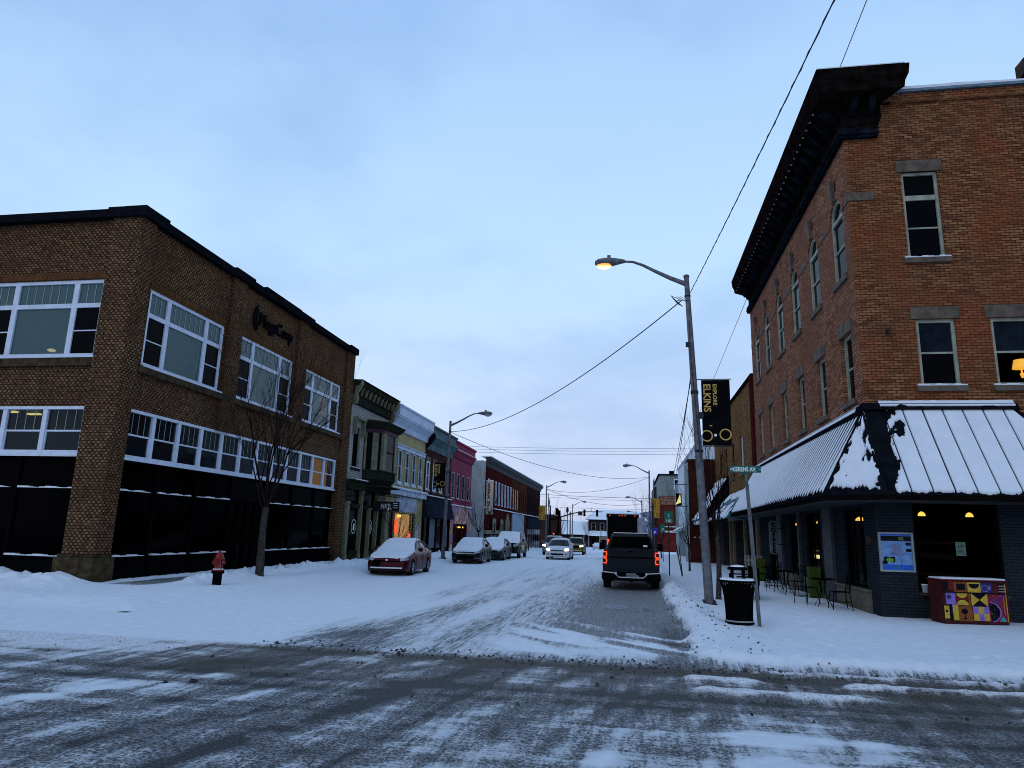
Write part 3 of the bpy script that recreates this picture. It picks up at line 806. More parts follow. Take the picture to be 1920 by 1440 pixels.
# sign on the parapet: bracket stroke and company lettering
sg = thing('company_sign', 'dark raised company lettering with a curved stroke on the office parapet', 'sign', (OX, 24.4, 10))
m_ = MB()
for R_, w_, y0 in [(.62, .11, 25.05), (.5, .05, 25.12)]:
    secs = []
    for k in range(15):
        a = math.radians(118 + 124 * k / 14); ww = w_ * math.sin(math.pi * (k + .6) / 15.2)
        c_ = (y0 + R_ * .8 * math.cos(a), 10.08 + R_ * math.sin(a)); c2 = (y0 + (R_ - ww) * .8 * math.cos(a) + .0, 10.08 + (R_ - ww * .2) * math.sin(a))
        secs.append([(OX + .03, c_[0], c_[1]), (OX + .03, c2[0], c2[1]), (OX + .12, c2[0], c2[1]), (OX + .12, c_[0], c_[1])])
    m_.loft(secs)
m_.build('curved_stroke', M['coping'], sg)
text(sg, 'MegaCorp', .78, (OX + .06, 24.98, 9.86), (0, 1, 0), (0, 0, 1), M['coping'], .05, 'lettering', bold=.0, sx=.86)
# ---------------------------------------------------------------- left row of shops
def shell(root, x, y0, y1, z, mat_, holes, depth=.22, back=-30, side_mat=None, zb=-.3):
    P = PX(x, 1); mb = MB(); wall(mb, P, y0, y1, zb, z, holes, depth)
    w = mb.build('wall', mat_, root)
    mb = MB()
    mb.quad((back, y0, zb), (x, y0, zb), (x, y0, z), (back, y0, z)); mb.quad((back, y1, zb), (x, y1, zb), (x, y1, z), (back, y1, z))
    mb.quad((back, y0, z), (x, y0, z), (x, y1, z), (back, y1, z)); mb.quad((back, y0, zb), (back, y1, zb), (back, y1, z), (back, y0, z))
    mb.build('side_wall', side_mat or mat_, root)
    mb = MB(); mb.box(back + .1, x - .35, y0 + .1, y1 - .1, z + .005, z + .1); mb.build('roof', M['snow'], root)
    return P

def cornice_prof(root, x, y0, y1, prof, mat_, name='cornice'):
    # prof: list of (projection, z) from bottom to top
    a = [(x + 0.003, y0, prof[0][1])] + [(x + p, y0, z) for p, z in prof] + [(x + .003, y0, prof[-1][1])]
    b = [(q[0], y1, q[2]) for q in a]
    m_ = MB(); m_.prism(a, b); return m_.build(name, mat_, root)

# 2: white brick italianate store with oriel
b2 = thing('italianate_store', 'narrow white brick store with bracketed green cornice and dark oriel window', 'building', (-14.9, 35.0, 0))
P = shell(b2, -14.9, 34.98, 41.45, 9.55, M['white_brick'], [(35.75, 36.75, 5.1, 7.35), (37.3, 40.9, 4.9, 7.6)], .25)
window(b2, P, 35.75, 36.75, 5.1, 7.35, M['black_paint'], M['glass_dark'], .2, .06, sill=M['olive'], sill_snow=True)
for u in (35.62, 36.82):
    m_ = MB(); m_.pbox(P, u - .06, u + .1, 6.9, 7.75, .003, .22); m_.build('window_bracket', M['olive_lite'], b2)
m_ = MB(); m_.pbox(P, 35.55, 36.95, 7.75, 7.86, .003, .26); m_.build('window_hood', M['olive_lite'], b2)
cornice_prof(b2, -14.9, 34.98, 41.45, [(.10, 8.55), (.14, 8.6), (.14, 9.0), (.22, 9.02), (.22, 9.42), (.44, 9.5), (.50, 9.58), (.54, 9.72), (.0, 9.75)], M['olive'])
for k in range(9):
    y = 35.75 + k * .63
    m_ = MB(); m_.prism([(-14.66, y, 9.03), (-14.60, y, 9.06), (-14.52, y, 9.3), (-14.46, y, 9.48), (-14.66, y, 9.48)], [(-14.66, y + .09, 9.03), (-14.60, y + .09, 9.06), (-14.52, y + .09, 9.3), (-14.46, y + .09, 9.48), (-14.66, y + .09, 9.48)])
    m_.build('bracket', M['olive_lite'], b2)
for y in (34.99, 41.2):
    q = [(-14.89, 8.45), (-14.6, 8.5), (-14.52, 8.8), (-14.60, 9.05), (-14.42, 9.3), (-14.32, 9.5), (-14.32, 9.74), (-14.89, 9.74)]
    m_ = MB(); m_.prism([(a, y, b) for a, b in q], [(a, y + .26, b) for a, b in q]); m_.build('end_bracket', M['olive_lite'], b2)
cornice_prof(b2, -14.9, 35.0, 41.5, [(.1, 9.755), (.60, 9.755), (.60, 9.80), (.1, 9.82)], M['coping'], 'cornice_cap')
# oriel
def oriel(o, x, y0, y1, d, z):
    c = .55
    return [(x, y0, z), (x + d, y0 + c, z), (x + d, y1 - c, z), (x, y1, z)]
orl = MB()
A = lambda g, z: oriel(0, -14.899, 37.35 - g, 40.85 + g, .95 + g, z)
orl.prism(A(-.02, 5.05), A(-.02, 7.45)); ow = orl.build('oriel', M['glass_dark'], b2)
m_ = MB()
m_.prism(A(.0, 4.60), A(.0, 5.05)); m_.prism(A(.06, 5.051), A(.06, 5.12)); m_.prism(A(-.25, 4.25), A(-.02, 4.599)); m_.prism(A(.25, 4.18), A(.25, 4.249))
m_.build('oriel_base', M['olive'], ow)
m_ = MB(); m_.prism(A(.04, 7.25), A(.04, 7.5)); m_.build('oriel_frieze', mat('plum_paint', (.055, .018, .035), .6), ow)
m_ = MB(); m_.prism(A(.14, 7.501), A(.34, 7.78)); m_.prism(A(.38, 7.781), A(.38, 7.85)); m_.prism(A(.3, 7.851), A(-.4, 8.05)); m_.build('oriel_roof', M['olive'], ow)
for (xa, ya, xb, yb) in [(-14.88, 37.37, -14.78, 37.44), (-14.05, 37.85, -13.93, 38.1), (-13.94, 37.9, -13.94, 38.35), (-13.94, 39.85, -13.94, 40.3), (-14.0, 40.32, -14.25, 40.5), (-14.5, 37.6, -14.2, 37.78)]:
    m_ = MB(); dx, dy = xb - xa, yb - ya; L = math.hypot(dx, dy); nx_, ny_ = dy / L * .035, -dx / L * .035
    q = [(xa + nx_, ya + ny_), (xb + nx_, yb + ny_), (xb - nx_, yb - ny_), (xa - nx_, ya - ny_)]
    m_.prism([(a, b, 5.121) for a, b in q], [(a, b, 7.249) for a, b in q]); m_.build('oriel_post', M['olive_lite'], ow)
for dz in (6.2,):
    m_ = MB(); m_.box(-13.955, -13.93, 38.36, 39.84, dz, dz + .05); m_.build('oriel_rail', M['black_paint'], ow)
# olive shopfront
m_ = MB(); m_.quad(P(35.0, 0, .02), P(41.4, 0, .02), P(41.4, 4.1, .02), P(35.0, 4.1, .02)); sf = m_.build('shopfront', M['glass_dark'], b2)
m_ = MB()
m_.pbox(P, 35.0, 41.44, 3.9, 4.35, .0, .32); m_.pbox(P, 35.0, 41.44, 4.351, 4.42, 0, .45)
m_.pbox(P, 35.95, 41.3, 2.95, 3.15, .0, .12)
for a, b in ((36.1, 37.15), (38.6, 39.6)): m_.pbox(P, a, b, .0, .62, .0, .12); m_.pbox(P, a, b, .62, .68, 0, .16)
m_.build('shopfront_frame', M['olive'], sf)
m_ = MB()
for u, w_, h_ in [(35.3, .24, 3.25), (37.2, .09, 3.9), (38.5, .08, 3.0), (39.65, .09, 3.9), (41.2, .2, 3.3)]:
    m_.pbox(P, u - w_, u + w_ * .4, .05, h_, .0, .24); m_.pbox(P, u - w_ - .03, u + w_ * .4 + .03, h_ - .12, h_, -.0, .28); m_.pbox(P, u - w_ - .03, u + w_ * .4 + .03, .05, .5, .0, .27)
m_.build('shopfront_post', M['olive_lite'], sf)
for u in (36.62, 39.05):
    m_ = MB(); n = 24; R1, R2 = .34, .30
    ring = lambda R, d: [P(u + R * math.cos(2 * math.pi * k / n), 1.95 + R * 1.15 * math.sin(2 * math.pi * k / n), d) for k in range(n)]
    a, b = ring(R1, .03), ring(R2, .03)
    m_.add(a + b, [(k, (k + 1) % n, n + (k + 1) % n, n + k) for k in range(n)])
    m_.pbox(P, u - .08, u + .12, 1.75, 2.1, .025, .03)
    m_.build('window_decal', M['white_sheet'], sf)
m_ = MB(); m_.pbox(P, 35.5, 37.3, 4.421, 4.47, .1, .44); m_.build('ledge_snow', M['snow'], b2)

# 3: cream building
b3 = thing('cream_store', 'cream two storey store with pale blue metal cornice and five tall windows', 'building', (-14.9, 41.5, 0))
W3 = [(41.85 + k * 1.52, 42.65 + k * 1.52) for k in range(5)]
P = shell(b3, -14.9, 41.5, 49.35, 9.3, M['cream'], [(a, b, 4.85, 7.0) for a, b in W3], .3, side_mat=M['brick_brown'])
for a, b in W3: window(b3, P, a, b, 4.85, 7.0, M['pale_blue'], M['glass_dark'], .05, .10, sill=M['pale_blue'], sill_snow=True)
m_ = MB(); m_.pbox(P, 41.7, 49.2, 7.02, 7.25, .003, .1); m_.pbox(P, 41.7, 49.2, 7.251, 7.31, .003, .18); m_.build('window_head_band', M['pale_blue'], b3)
for a, b in W3:
    for u in (a - .17, b + .04):
        m_ = MB(); m_.pbox(P, u, u + .13, 4.85, 7.02, .003, .04); m_.build('window_casing', M['cream_brick'], b3)
cornice_prof(b3, -14.9, 41.5, 49.35, [(.05, 8.15), (.16, 8.17), (.22, 8.5), (.48, 8.82), (.55, 8.86), (.55, 8.95), (.60, 8.97), (.60, 9.5), (.68, 9.55), (.68, 9.66), (.0, 9.7)], M['pale_blue'])
m_ = MB(); m_.pbox(P, 41.52, 49.3, 4.02, 4.36, .003, .30); m_.pbox(P, 41.52, 49.3, 4.361, 4.43, .003, .42); m_.build('shop_cornice', M['pale_blue'], b3)
m_ = MB(); m_.pbox(P, 41.52, 49.3, 4.431, 4.50, .05, .40); m_.build('ledge_snow', M['snow'], b3)
m_ = MB(); m_.pbox(P, 43.2, 47.6, 3.0, 3.95, .003, .12); m_.build('sign_panel', mat('frosted_sign_panel', (.35, .40, .5), .5), b3)
m_ = MB(); m_.quad(P(42.0, .5, .02), P(47.3, .5, .02), P(47.3, 2.9, .02), P(42.0, 2.9, .02)); sf = m_.build('shop_window', M['glass_dark'], b3)
m_ = MB(); m_.quad(P(43.1, .55, .03), P(46.4, .55, .03), P(46.4, 2.85, .03), P(43.1, 2.85, .03)); m_.build('lit_interior', M['warm_room'], sf)
m_ = MB(); m_.lathe([(.02, 0), (.11, .06), (.12, .13), (.03, .2)], (-14.78, 43.95, 2.6), 12); m_.build('ceiling_light', M['warm_lamp'], sf)
m_ = MB(); m_.box(-14.85, -14.80, 43.35, 43.75, 1.6, 2.5); m_.build('orange_hanging', M['orange_glow'], sf)
m_ = MB(); m_.box(-14.85, -14.80, 46.3, 46.6, 1.35, 1.6); m_.build('neon_shape', M['red_glow'], sf)
m_ = MB(); m_.box(-14.85, -14.80, 42.75, 42.95, .9, 1.05); m_.build('desk_lamp', M['warm_lamp'], sf)
m_ = MB()
for u, w_ in [(41.7, .2), (43.0, .06), (46.6, .08), (47.4, .12)]: m_.pbox(P, u - w_, u + w_, .0, 3.0, .0, .14)
m_.pbox(P, 41.6, 47.4, 2.9, 3.0, .0, .12); m_.pbox(P, 41.9, 47.3, .0, .5, .0, .1)
m_.build('shopfront_frame', M['cream_brick'], sf)
m_ = MB(); m_.pbox(P, 47.6, 48.4, .1, 2.2, .02, .08); m_.build('door', mat('pale_grey_door', (.35, .38, .46), .5), b3)

sgn = thing('hanging_shop_sign', 'dark projecting MKJL sign board with white letters under the dark oriel window', 'sign', (-13.9, 39.0, 3.1))
m_ = MB(); m_.box(-14.62, -13.15, 38.95, 39.05, 2.85, 3.42); m_.build('board', mat('charcoal_board', (.02, .02, .026), .6), sgn, bevel=.01)
text(sgn, 'MKJL', .44, (-14.25, 38.93, 2.98), (1, 0, 0), (0, 0, 1), M['white_sheet'], .01, bold=.01, sx=.7)
m_ = MB()
for z in (3.17, 3.30, 3.42): m_.box(-13.5, -13.22, 38.93, 38.949, z - .12, z - .085)
m_.build('small_lettering', M['white_sheet'], sgn)
m_ = MB(); m_.tube([(-14.87, 39.0, 3.82), (-13.0, 39.0, 3.62)], .02, 6)
for k in range(9):
    x = -14.75 + k * .21; z = 3.94 - k * .022
    m_.tube([(x + .1 * math.cos(a) , 39.0, z - .04 + .09 * math.sin(a)) for a in [i * .7 for i in range(9)]], .012, 5)
m_.tube([(-14.4, 39.0, 3.42), (-14.4, 39.0, 3.76)], .012, 5); m_.tube([(-13.3, 39.0, 3.42), (-13.3, 39.0, 3.65)], .012, 5)
m_.build('scroll_bracket', M['black_paint'], sgn)

# 4: brown brick with verdigris cornice
b4 = thing('brown_brick_store', 'brown brick store with verdigris green cornice and grey shingle band', 'building', (-14.9, 49.4, 0))
W4 = [(49.85, 50.75), (51.7, 52.6), (53.6, 54.5), (55.5, 56.4)]
P = shell(b4, -14.9, 49.4, 57.2, 9.2, M['brick_brown'], [(a, b, 4.75, 6.9) for a, b in W4], .3)
for a, b in W4: window(b4, P, a, b, 4.75, 6.9, M['white_paint'], M['glass_dark'], .05, .12, sill=M['lintel'], sill_snow=True, lintel=M['lintel'])
cornice_prof(b4, -14.9, 49.4, 57.2, [(.05, 7.75), (.10, 7.78), (.14, 8.2), (.46, 8.62), (.55, 8.66), (.55, 8.76), (.35, 8.80), (.35, 9.4), (.50, 9.44), (.50, 9.56), (.0, 9.6)], M['teal'])
m_ = MB(); q = [(-14.89, 7.7), (-14.6, 8.0), (-14.2, 8.5), (-14.2, 8.8), (-14.4, 9.0), (-14.4, 9.62), (-14.89, 9.62)]
m_.prism([(a, 49.38, b) for a, b in q], [(a, 49.55, b) for a, b in q]); m_.build('end_bracket', M['coping'], b4)
m_ = MB(); m_.prism([P(49.42, 2.75, .003), P(49.42, 2.75, .5), P(49.42, 4.35, .08), P(49.42, 4.35, .003)], [P(57.1, 2.75, .003), P(57.1, 2.75, .5), P(57.1, 4.35, .08), P(57.1, 4.35, .003)])
m_.build('shingle_band', M['shingle'], b4)
m_ = MB(); m_.pbox(P, 49.42, 57.1, 4.351, 4.42, .003, .2); m_.build('ledge_snow', M['snow'], b4)
m_ = MB(); m_.quad(P(49.5, .0, .02), P(57.1, .0, .02), P(57.1, 2.74, .02), P(49.5, 2.74, .02)); sf = m_.build('shop_window', M['glass_dark'], b4)
m_ = MB()
for u in (49.6, 51.0, 53.0, 54.9, 57.0): m_.pbox(P, u - .07, u + .07, 0, 2.74, .0, .12)
m_.pbox(P, 49.5, 57.1, .0, .5, 0, .1)
m_.build('shopfront_frame', M['black_paint'], sf)
m_ = MB(); m_.pbox(P, 51.1, 52.9, .55, 2.7, .025, .03); m_.pbox(P, 55.0, 56.6, .55, 2.2, .025, .03); m_.build('blind', mat('blue_grey_blind', (.10, .15, .18), .6), sf)

# 5: magenta
b5 = thing('magenta_store', 'magenta painted brick store above a mural covered shopfront', 'building', (-14.9, 57.2, 0))
W5 = [(57.5, 58.4), (59.3, 60.3), (61.2, 62.2), (63.2, 64.2)]
P = shell(b5, -14.9, 57.2, 65.0, 9.0, M['magenta'], [(a, b, 4.55, 6.75) for a, b in W5], .3)
for a, b in W5: window(b5, P, a, b, 4.55, 6.75, M['plaster_grey'], M['glass_dark'], .05, .1, sill=M['magenta'], sill_snow=True)
cornice_prof(b5, -14.9, 57.2, 65.0, [(.05, 8.0), (.15, 8.05), (.3, 8.45), (.42, 8.5), (.42, 8.65), (.30, 8.7), (.30, 9.2), (.42, 9.25), (.42, 9.4), (.0, 9.45)], M['magenta'])
m_ = MB(); m_.pbox(P, 57.2, 65.0, 8.662, 8.70, .25, .43); m_.build('ledge_snow', M['snow'], b5)
m_ = MB(); m_.pbox(P, 57.2, 65.0, 3.95, 4.03, .003, .25); m_.build('ledge_snow', M['snow'], b5)
m_ = MB(); m_.quad(P(57.3, 0, .02), P(64.9, 0, .02), P(64.9, 2.4, .02), P(57.3, 2.4, .02)); sf = m_.build('shop_window', M['glass_dark'], b5)
def mural():
    t = NT('painted_mural'); co = t.obj()
    v = t.new('ShaderNodeTexVoronoi', {'Vector': co, 'Scale': 1.1})
    n = t.noise(co, 1.3, 4)
    r = t.new('ShaderNodeValToRGB', {0: t.math('ADD', t.math('MULTIPLY', v.outputs['Distance'], .5), t.math('MULTIPLY', n, .6))})
    el = r.color_ramp.elements
    el[0].position = .25; el[0].color = (.02, .05, .25, 1); el[1].position = .75; el[1].color = (.35, .45, .62, 1)
    for p_, c_ in [(.38, (.10, .18, .45, 1)), (.47, (.42, .12, .10, 1)), (.55, (.18, .03, .05, 1)), (.63, (.5, .28, .12, 1))]:
        e = el.new(p_); e.color = c_
    t.p(**{'Base Color': r.outputs[0], 'Roughness': .7}); return t.m
MU = mural()
m_ = MB(); m_.pbox(P, 57.3, 64.9, 2.45, 3.94, .003, .1); m_.pbox(P, 57.2, 58.3, .0, 2.45, .003, .1); m_.pbox(P, 63.6, 64.95, .0, 2.45, .003, .1); m_.build('mural_panel', MU, b5)
m_ = MB(); m_.pbox(P, 58.4, 59.0, 0, 2.3, .025, .15); m_.pbox(P, 61.2, 61.35, 0, 2.4, .025, .15); m_.build('shopfront_post', M['brick_oxblood'], sf)
m_ = MB()
for k in range(4): m_.box(-14.85, -14.80, 60.2 + k * .55, 60.35 + k * .55, 2.1, 2.22)
m_.build('window_light', M['warm_lamp'], sf)

# 6: long brick block with three fronts
def sen(name, label, y0, y1, mat_, holes, **kw):
    r = thing(name, label, 'building', (-14.9, y0, 0))
    P = shell(r, -14.9, y0, y1, 9.1, mat_, holes, .25, zb=-1.5, **kw)
    cornice_prof(r, -14.9, y0, y1, [(.05, 8.55), (.12, 8.6), (.16, 8.9), (.45, 9.15), (.52, 9.22), (.55, 9.45), (.0, 9.55)], M['cornice_green'])
    m_ = MB(); m_.box(-15.4, -14.33, y0, y1, 9.551, 9.63); m_.build('cornice_snow', M['snow'], r)
    m_ = MB(); m_.pbox(P, y0, y1, 4.28, 4.37, .003, .2); m_.build('string_course', M['snow'], r)
    return r, P
W6 = [(73.0 + k * 2.0, 73.9 + k * 2.0) for k in range(8)]
b6, P = sen('mall_building', 'oxblood brick mall with grey rendered end wall and tall white framed windows', 71.5, 88.5, M['brick_oxblood'], [(a, b, 4.75, 7.4) for a, b in W6], side_mat=M['plaster_grey'])
for a, b in W6: window(b6, P, a, b, 4.75, 7.4, M['white_paint'], M['glass_dark'], .05, .13)
m_ = MB(); m_.pbox(P, 71.6, 83.5, 1.6, 2.0, .003, .3); m_.build('shop_fascia', M['olive_lite'], b6)
for u in (74.5, 79.0):
    m_ = MB(); m_.pbox(P, u, u + 1.6, 1.6, 3.1, .3, .4); m_.prism([P(u, 3.1, .3), P(u + 1.6, 3.1, .3), P(u + .8, 3.3, .3)], [P(u, 3.1, .4), P(u + 1.6, 3.1, .4), P(u + .8, 3.3, .4)]); g = m_.build('dormer_panel', M['olive_lite'], b6)
    m_ = MB(); m_.pbox(P, u + .35, u + 1.25, 1.7, 2.75, .401, .41); m_.build('pane', M['glass_dark'], g)
m_ = MB()
for u in range(5): m_.pbox(P, 72.2 + u * 2.3, 73.9 + u * 2.3, -.9, 1.5, .003, .05)
m_.build('shop_window', M['glass_dark'], b6)
m_ = MB(); q = [P(84.0, -1, .003), P(86.4, -1, .003), P(86.4, 3.0, .003), P(85.2, 4.1, .003), P(84.0, 3.0, .003)]; m_.prism(q, [(a + .15, b, c) for a, b, c in q]); g = m_.build('doorway_surround', M['olive_lite'], b6)
m_ = MB(); m_.prism([P(84.5, -1, .16), P(85.9, -1, .16), P(85.9, 2.4, .16), P(85.2, 3.4, .16), P(84.5, 2.4, .16)], [P(84.5, -1, .18), P(85.9, -1, .18), P(85.9, 2.4, .18), P(85.2, 3.4, .18), P(84.5, 2.4, .18)]); m_.build('doorway', mat('deep_green_door', (.01, .07, .05), .5), g)
ms = thing('mall_sign', 'tall cream blade sign reading SENECA MALL with a red arrow', 'sign', (-14.5, 71.9, 3.5))
m_ = MB(); m_.box(-14.86, -14.16, 71.9, 72.3, 3.6, 7.05); m_.build('board', mat('aged_cream_board', (.50, .46, .36), .6), ms, bevel=.02)
mr = mat('dark_red_letters', (.16, .02, .015), .6)
for i, ch in enumerate('SENECA MALL'):
    if ch != ' ': text(ms, ch, .36, (-14.56, 71.89, 6.60 - i * .272), (1, 0, 0), (0, 0, 1), mr, .01, 'letter', 'CENTER', bold=.02)
m_ = MB(); m_.tube([(-14.27, 71.88, 4.1), (-14.26, 71.88, 3.85), (-14.4, 71.88, 3.74)], .035, 6); m_.prism([(-14.62, 71.86, 3.74), (-14.38, 71.86, 3.90), (-14.38, 71.86, 3.62)], [(-14.62, 71.9, 3.74), (-14.38, 71.9, 3.90), (-14.38, 71.9, 3.62)]); m_.build('arrow', mr, ms)
m_ = MB(); m_.box(-14.86, -14.16, 71.9, 72.3, 7.051, 7.12); m_.build('snow_cap', M['snow'], ms)
W7 = [(89.3 + k * 1.75, 90.2 + k * 1.75) for k in range(7)]
b7, P = sen('rust_brick_store', 'rust brick store with slim arched windows beside the mall', 88.5, 101.5, M['brick_rust'], [(a, b, 4.75, 7.3) for a, b in W7])
for i, (a, b) in enumerate(W7): window(b7, P, a, b, 4.75, 7.3, M['white_paint'] if i < 3 else M['brick_rust'], M['glass_dark'], .12, .14)
m_ = MB(); m_.pbox(P, 88.7, 98.5, -1.0, 4.2, .003, .12); g = m_.build('shop_panel', mat('pale_blue_shopfront', (.22, .29, .38), .6), b7)
m_ = MB(); m_.pbox(P, 92.3, 94.3, -1.0, 1.8, .121, .14); m_.build('door', M['glass_dark'], g)
W8 = [(102.5 + k * 2.0, 103.5 + k * 2.0) for k in range(7)]
b8, P = sen('umber_brick_store', 'dark umber brick store at the far end of the block', 101.5, 117.0, M['brick_umber'], [(a, b, 4.75, 7.3) for a, b in W8])
for a, b in W8: window(b8, P, a, b, 4.75, 7.3, M['brick_umber'], M['glass_dark'], .12, .12)
m_ = MB()
for u in range(6): m_.pbox(P, 102 + u * 2.5, 104 + u * 2.5, -1.2, 2.4, .003, .06)
m_.build('shop_window', M['glass_dark'], b8)
m_ = MB(); m_.pbox(P, 101.6, 116.9, 2.5, 4.0, .003, .35); m_.build('shop_fascia', M['shingle'], b8)
# red brick house past the junction
b9 = thing('red_corner_building', 'plain red brick building beyond the traffic signals', 'building', (-17, 140, -1.5))
m_ = MB(); wall(m_, PY(138), -30, -15.2, -2, 5.4, [(-18.5 - k * 2.4, -17.6 - k * 2.4, 2.4, 4.2) for k in range(4)], .2); m_.quad((-15.2, 138, -2), (-15.2, 158, -2), (-15.2, 158, 5.4), (-15.2, 138, 5.4)); m_.quad((-30, 138, 5.4), (-15.2, 138, 5.4), (-15.2, 158, 5.4), (-30, 158, 5.4)); m_.build('wall', M['brick_brown'], b9)
m_ = MB(); m_.box(-30, -15.0, 138.2, 158, 5.41, 5.55); m_.build('roof', M['snow'], b9)
for k in range(4): window(b9, PY(138), -18.5 - k * 2.4, -17.6 - k * 2.4, 2.4, 4.2, M['white_paint'], M['glass_dark'], .1, .12)

# ---------------------------------------------------------------- station at the end of the street
st = thing('brick_depot', 'brick railway depot with wide snow covered roof closing the street', 'building', (-8, 230, -2.7))
Y = 230
m_ = MB(); W = [(-12.4, -11.0), (-9.7, -8.3), (-7.0, -5.6), (-4.3, -2.9), (-1.6, -.2), (1.1, 2.5)]
wall(m_, PY(Y), -13.4, 4.5, -3, 6.5, [(a, b, 2.9, 5.5) for a, b in W] + [(a, b, -1.9, .6) for a, b in W], .3)
m_.quad((-13.4, Y, -3), (-13.4, Y + 14, -3), (-13.4, Y + 14, 6.5), (-13.4, Y, 6.5)); m_.quad((4.5, Y, -3), (4.5, Y + 14, -3), (4.5, Y + 14, 6.5), (4.5, Y, 6.5))
m_.build('wall', M['brick_umber'], st)
for a, b in W:
    window(st, PY(Y), a, b, 2.9, 5.5, M['plaster_grey'], M['glass_dark'], .2, .16); window(st, PY(Y), a, b, -1.9, .6, M['brick_umber'], M['glass_dark'], .2, .1)
m_ = MB(); r0 = [(-14.6, Y - 1.2, 6.5), (5.7, Y - 1.2, 6.5), (5.7, Y + 15, 6.5), (-14.6, Y + 15, 6.5)]; r1 = [(-11.2, Y + 6, 9.8), (2, Y + 6, 9.8), (2, Y + 8, 9.8), (-11.2, Y + 8, 9.8)]
m_.prism(r0, r1); m_.build('roof', M['snow'], st)
m_ = MB(); m_.prism([(-13.39, Y - 3, 1.3), (4.5, Y - 3, 1.3), (4.5, Y - .01, 1.3), (-13.39, Y - .01, 1.3)], [(-13.39, Y - 3, 1.4), (4.5, Y - 3, 1.4), (4.5, Y - .01, 2.9), (-13.39, Y - .01, 2.9)]); m_.build('porch_roof', M['snow'], st)
m_ = MB(); m_.quad((-50, Y + .5, -3), (-13.4, Y + .5, -3), (-13.4, Y + .5, 1.7), (-50, Y + .5, 1.7)); m_.build('low_wing', M['brick_umber'], st)
m_ = MB(); m_.prism([(-52, Y - 2, 1.6), (-13.41, Y - 2, 1.6), (-13.41, Y + 16, 1.6), (-52, Y + 16, 1.6)], [(-48, Y + 7, 5.9), (-13.41, Y + 7, 5.9), (-13.41, Y + 8, 5.9), (-48, Y + 8, 5.9)]); m_.build('low_roof', M['snow'], st)
m_ = MB()
for k in range(9): m_.box(-50 + k * 4.4, -49.8 + k * 4.4, Y - 1.7, Y - 1.5, -2.8, 1.6)
for k in range(6): m_.box(-13.2 + k * 3.4, -13.0 + k * 3.4, Y - 2.9, Y - 2.7, -2.8, 1.3)
m_.build('porch_post', M['plaster_grey'], st)
m_ = MB(); m_.box(-9.7, -6.5, Y - 3.1, Y - 3.0, .2, 1.1); m_.build('entrance_sign', M['wood'], st)
hill = MB()
hx = np.linspace(-500, 500, 60); pts = [(x, 620 + 40 * math.sin(x * .01), -3) for x in hx] + [(x, 700, -3 + 16 + 9 * math.sin(x * .013 + 1) + 5 * math.sin(x * .05)) for x in hx]
hill.add(pts, [(i, i + 1, 61 + i, 60 + i) for i in range(59)])
o = hill.build('hill', mat('wooded_winter_hill', (.16, .17, .22), .95, var=.5, sc=.05), None, smooth=True); o['kind'] = 'structure'
# ---------------------------------------------------------------- right corner building
RX, RY = 5.95, 18.7
rb = thing('corner_brick_building', 'three storey orange brick corner building with heavy dark cornice above a slate painted cafe', 'building', (RX, RY, 0))
Ps = PX(RX, -1); Pf = PY(RY)
YE = 34.4
AC = [19.87, 22.52, 25.18, 27.84, 30.5, 32.9]
AW, SPR, ASL = .55, 10.97, 9.12
Bw = [(c - .48, c + .48, 5.62, 7.50) for c in AC]
holes = [(c - AW, c + AW, ASL, SPR + AW) for c in AC] + Bw
cafe = [(19.55, 21.35, .72, 2.75), (23.9, 25.75, .72, 2.75), (26.9, 28.4, .72, 2.75), (30.3, 32.4, .05, 2.6)]
mb = MB(); wall(mb, Ps, RY, YE, 3.3, 12.9, holes, .18)
for c in AC:   # arch spandrels
    n = 10
    for sg_ in (-1, 1):
        arc = [(c + sg_ * AW * math.cos(a), SPR + AW * math.sin(a)) for a in np.linspace(0, math.pi / 2, n)]
        for i in range(n - 1):
            mb.quad(Ps(arc[i][0], arc[i][1]), Ps(arc[i + 1][0], arc[i + 1][1]), Ps(arc[i + 1][0], SPR + AW), Ps(arc[i][0], SPR + AW))
            mb.quad(Ps(arc[i][0], arc[i][1]), Ps(arc[i + 1][0], arc[i + 1][1]), Ps(arc[i + 1][0], arc[i + 1][1], -.25), Ps(arc[i][0], arc[i][1], -.25))
mb.build('side_wall', M['brick_side'], rb)
FW3 = [(7.32, 8.23, 9.25, 11.73), (12.2, 13.1, 9.25, 11.73)]
FW2 = [(7.33, 8.27, 5.80, 7.57), (9.09, 10.03, 5.80, 7.57), (12.0, 12.94, 5.8, 7.57)]
mb = MB(); wall(mb, Pf, RX, 17, 3.3, 13.8, FW3 + FW2, .22); mb.build('front_wall', M['brick_orange'], rb)
mb = MB(); mb.quad((RX, YE, 0), (17, YE, 0), (17, YE, 14.3), (RX, YE, 14.3)); mb.quad((17, RY, 0), (17, YE, 0), (17, YE, 13.8), (17, RY, 13.8)); mb.quad((RX + .02, RY + .02, 13.79), (17, RY + .02, 13.79), (17, YE, 13.79), (RX + .02, YE, 13.79))
mb.quad((RX, RY, 12.9), (RX, YE, 12.9), (RX, YE, 14.3), (RX, RY, 14.3))
mb.build('rear_wall', M['brick_tan'], rb)
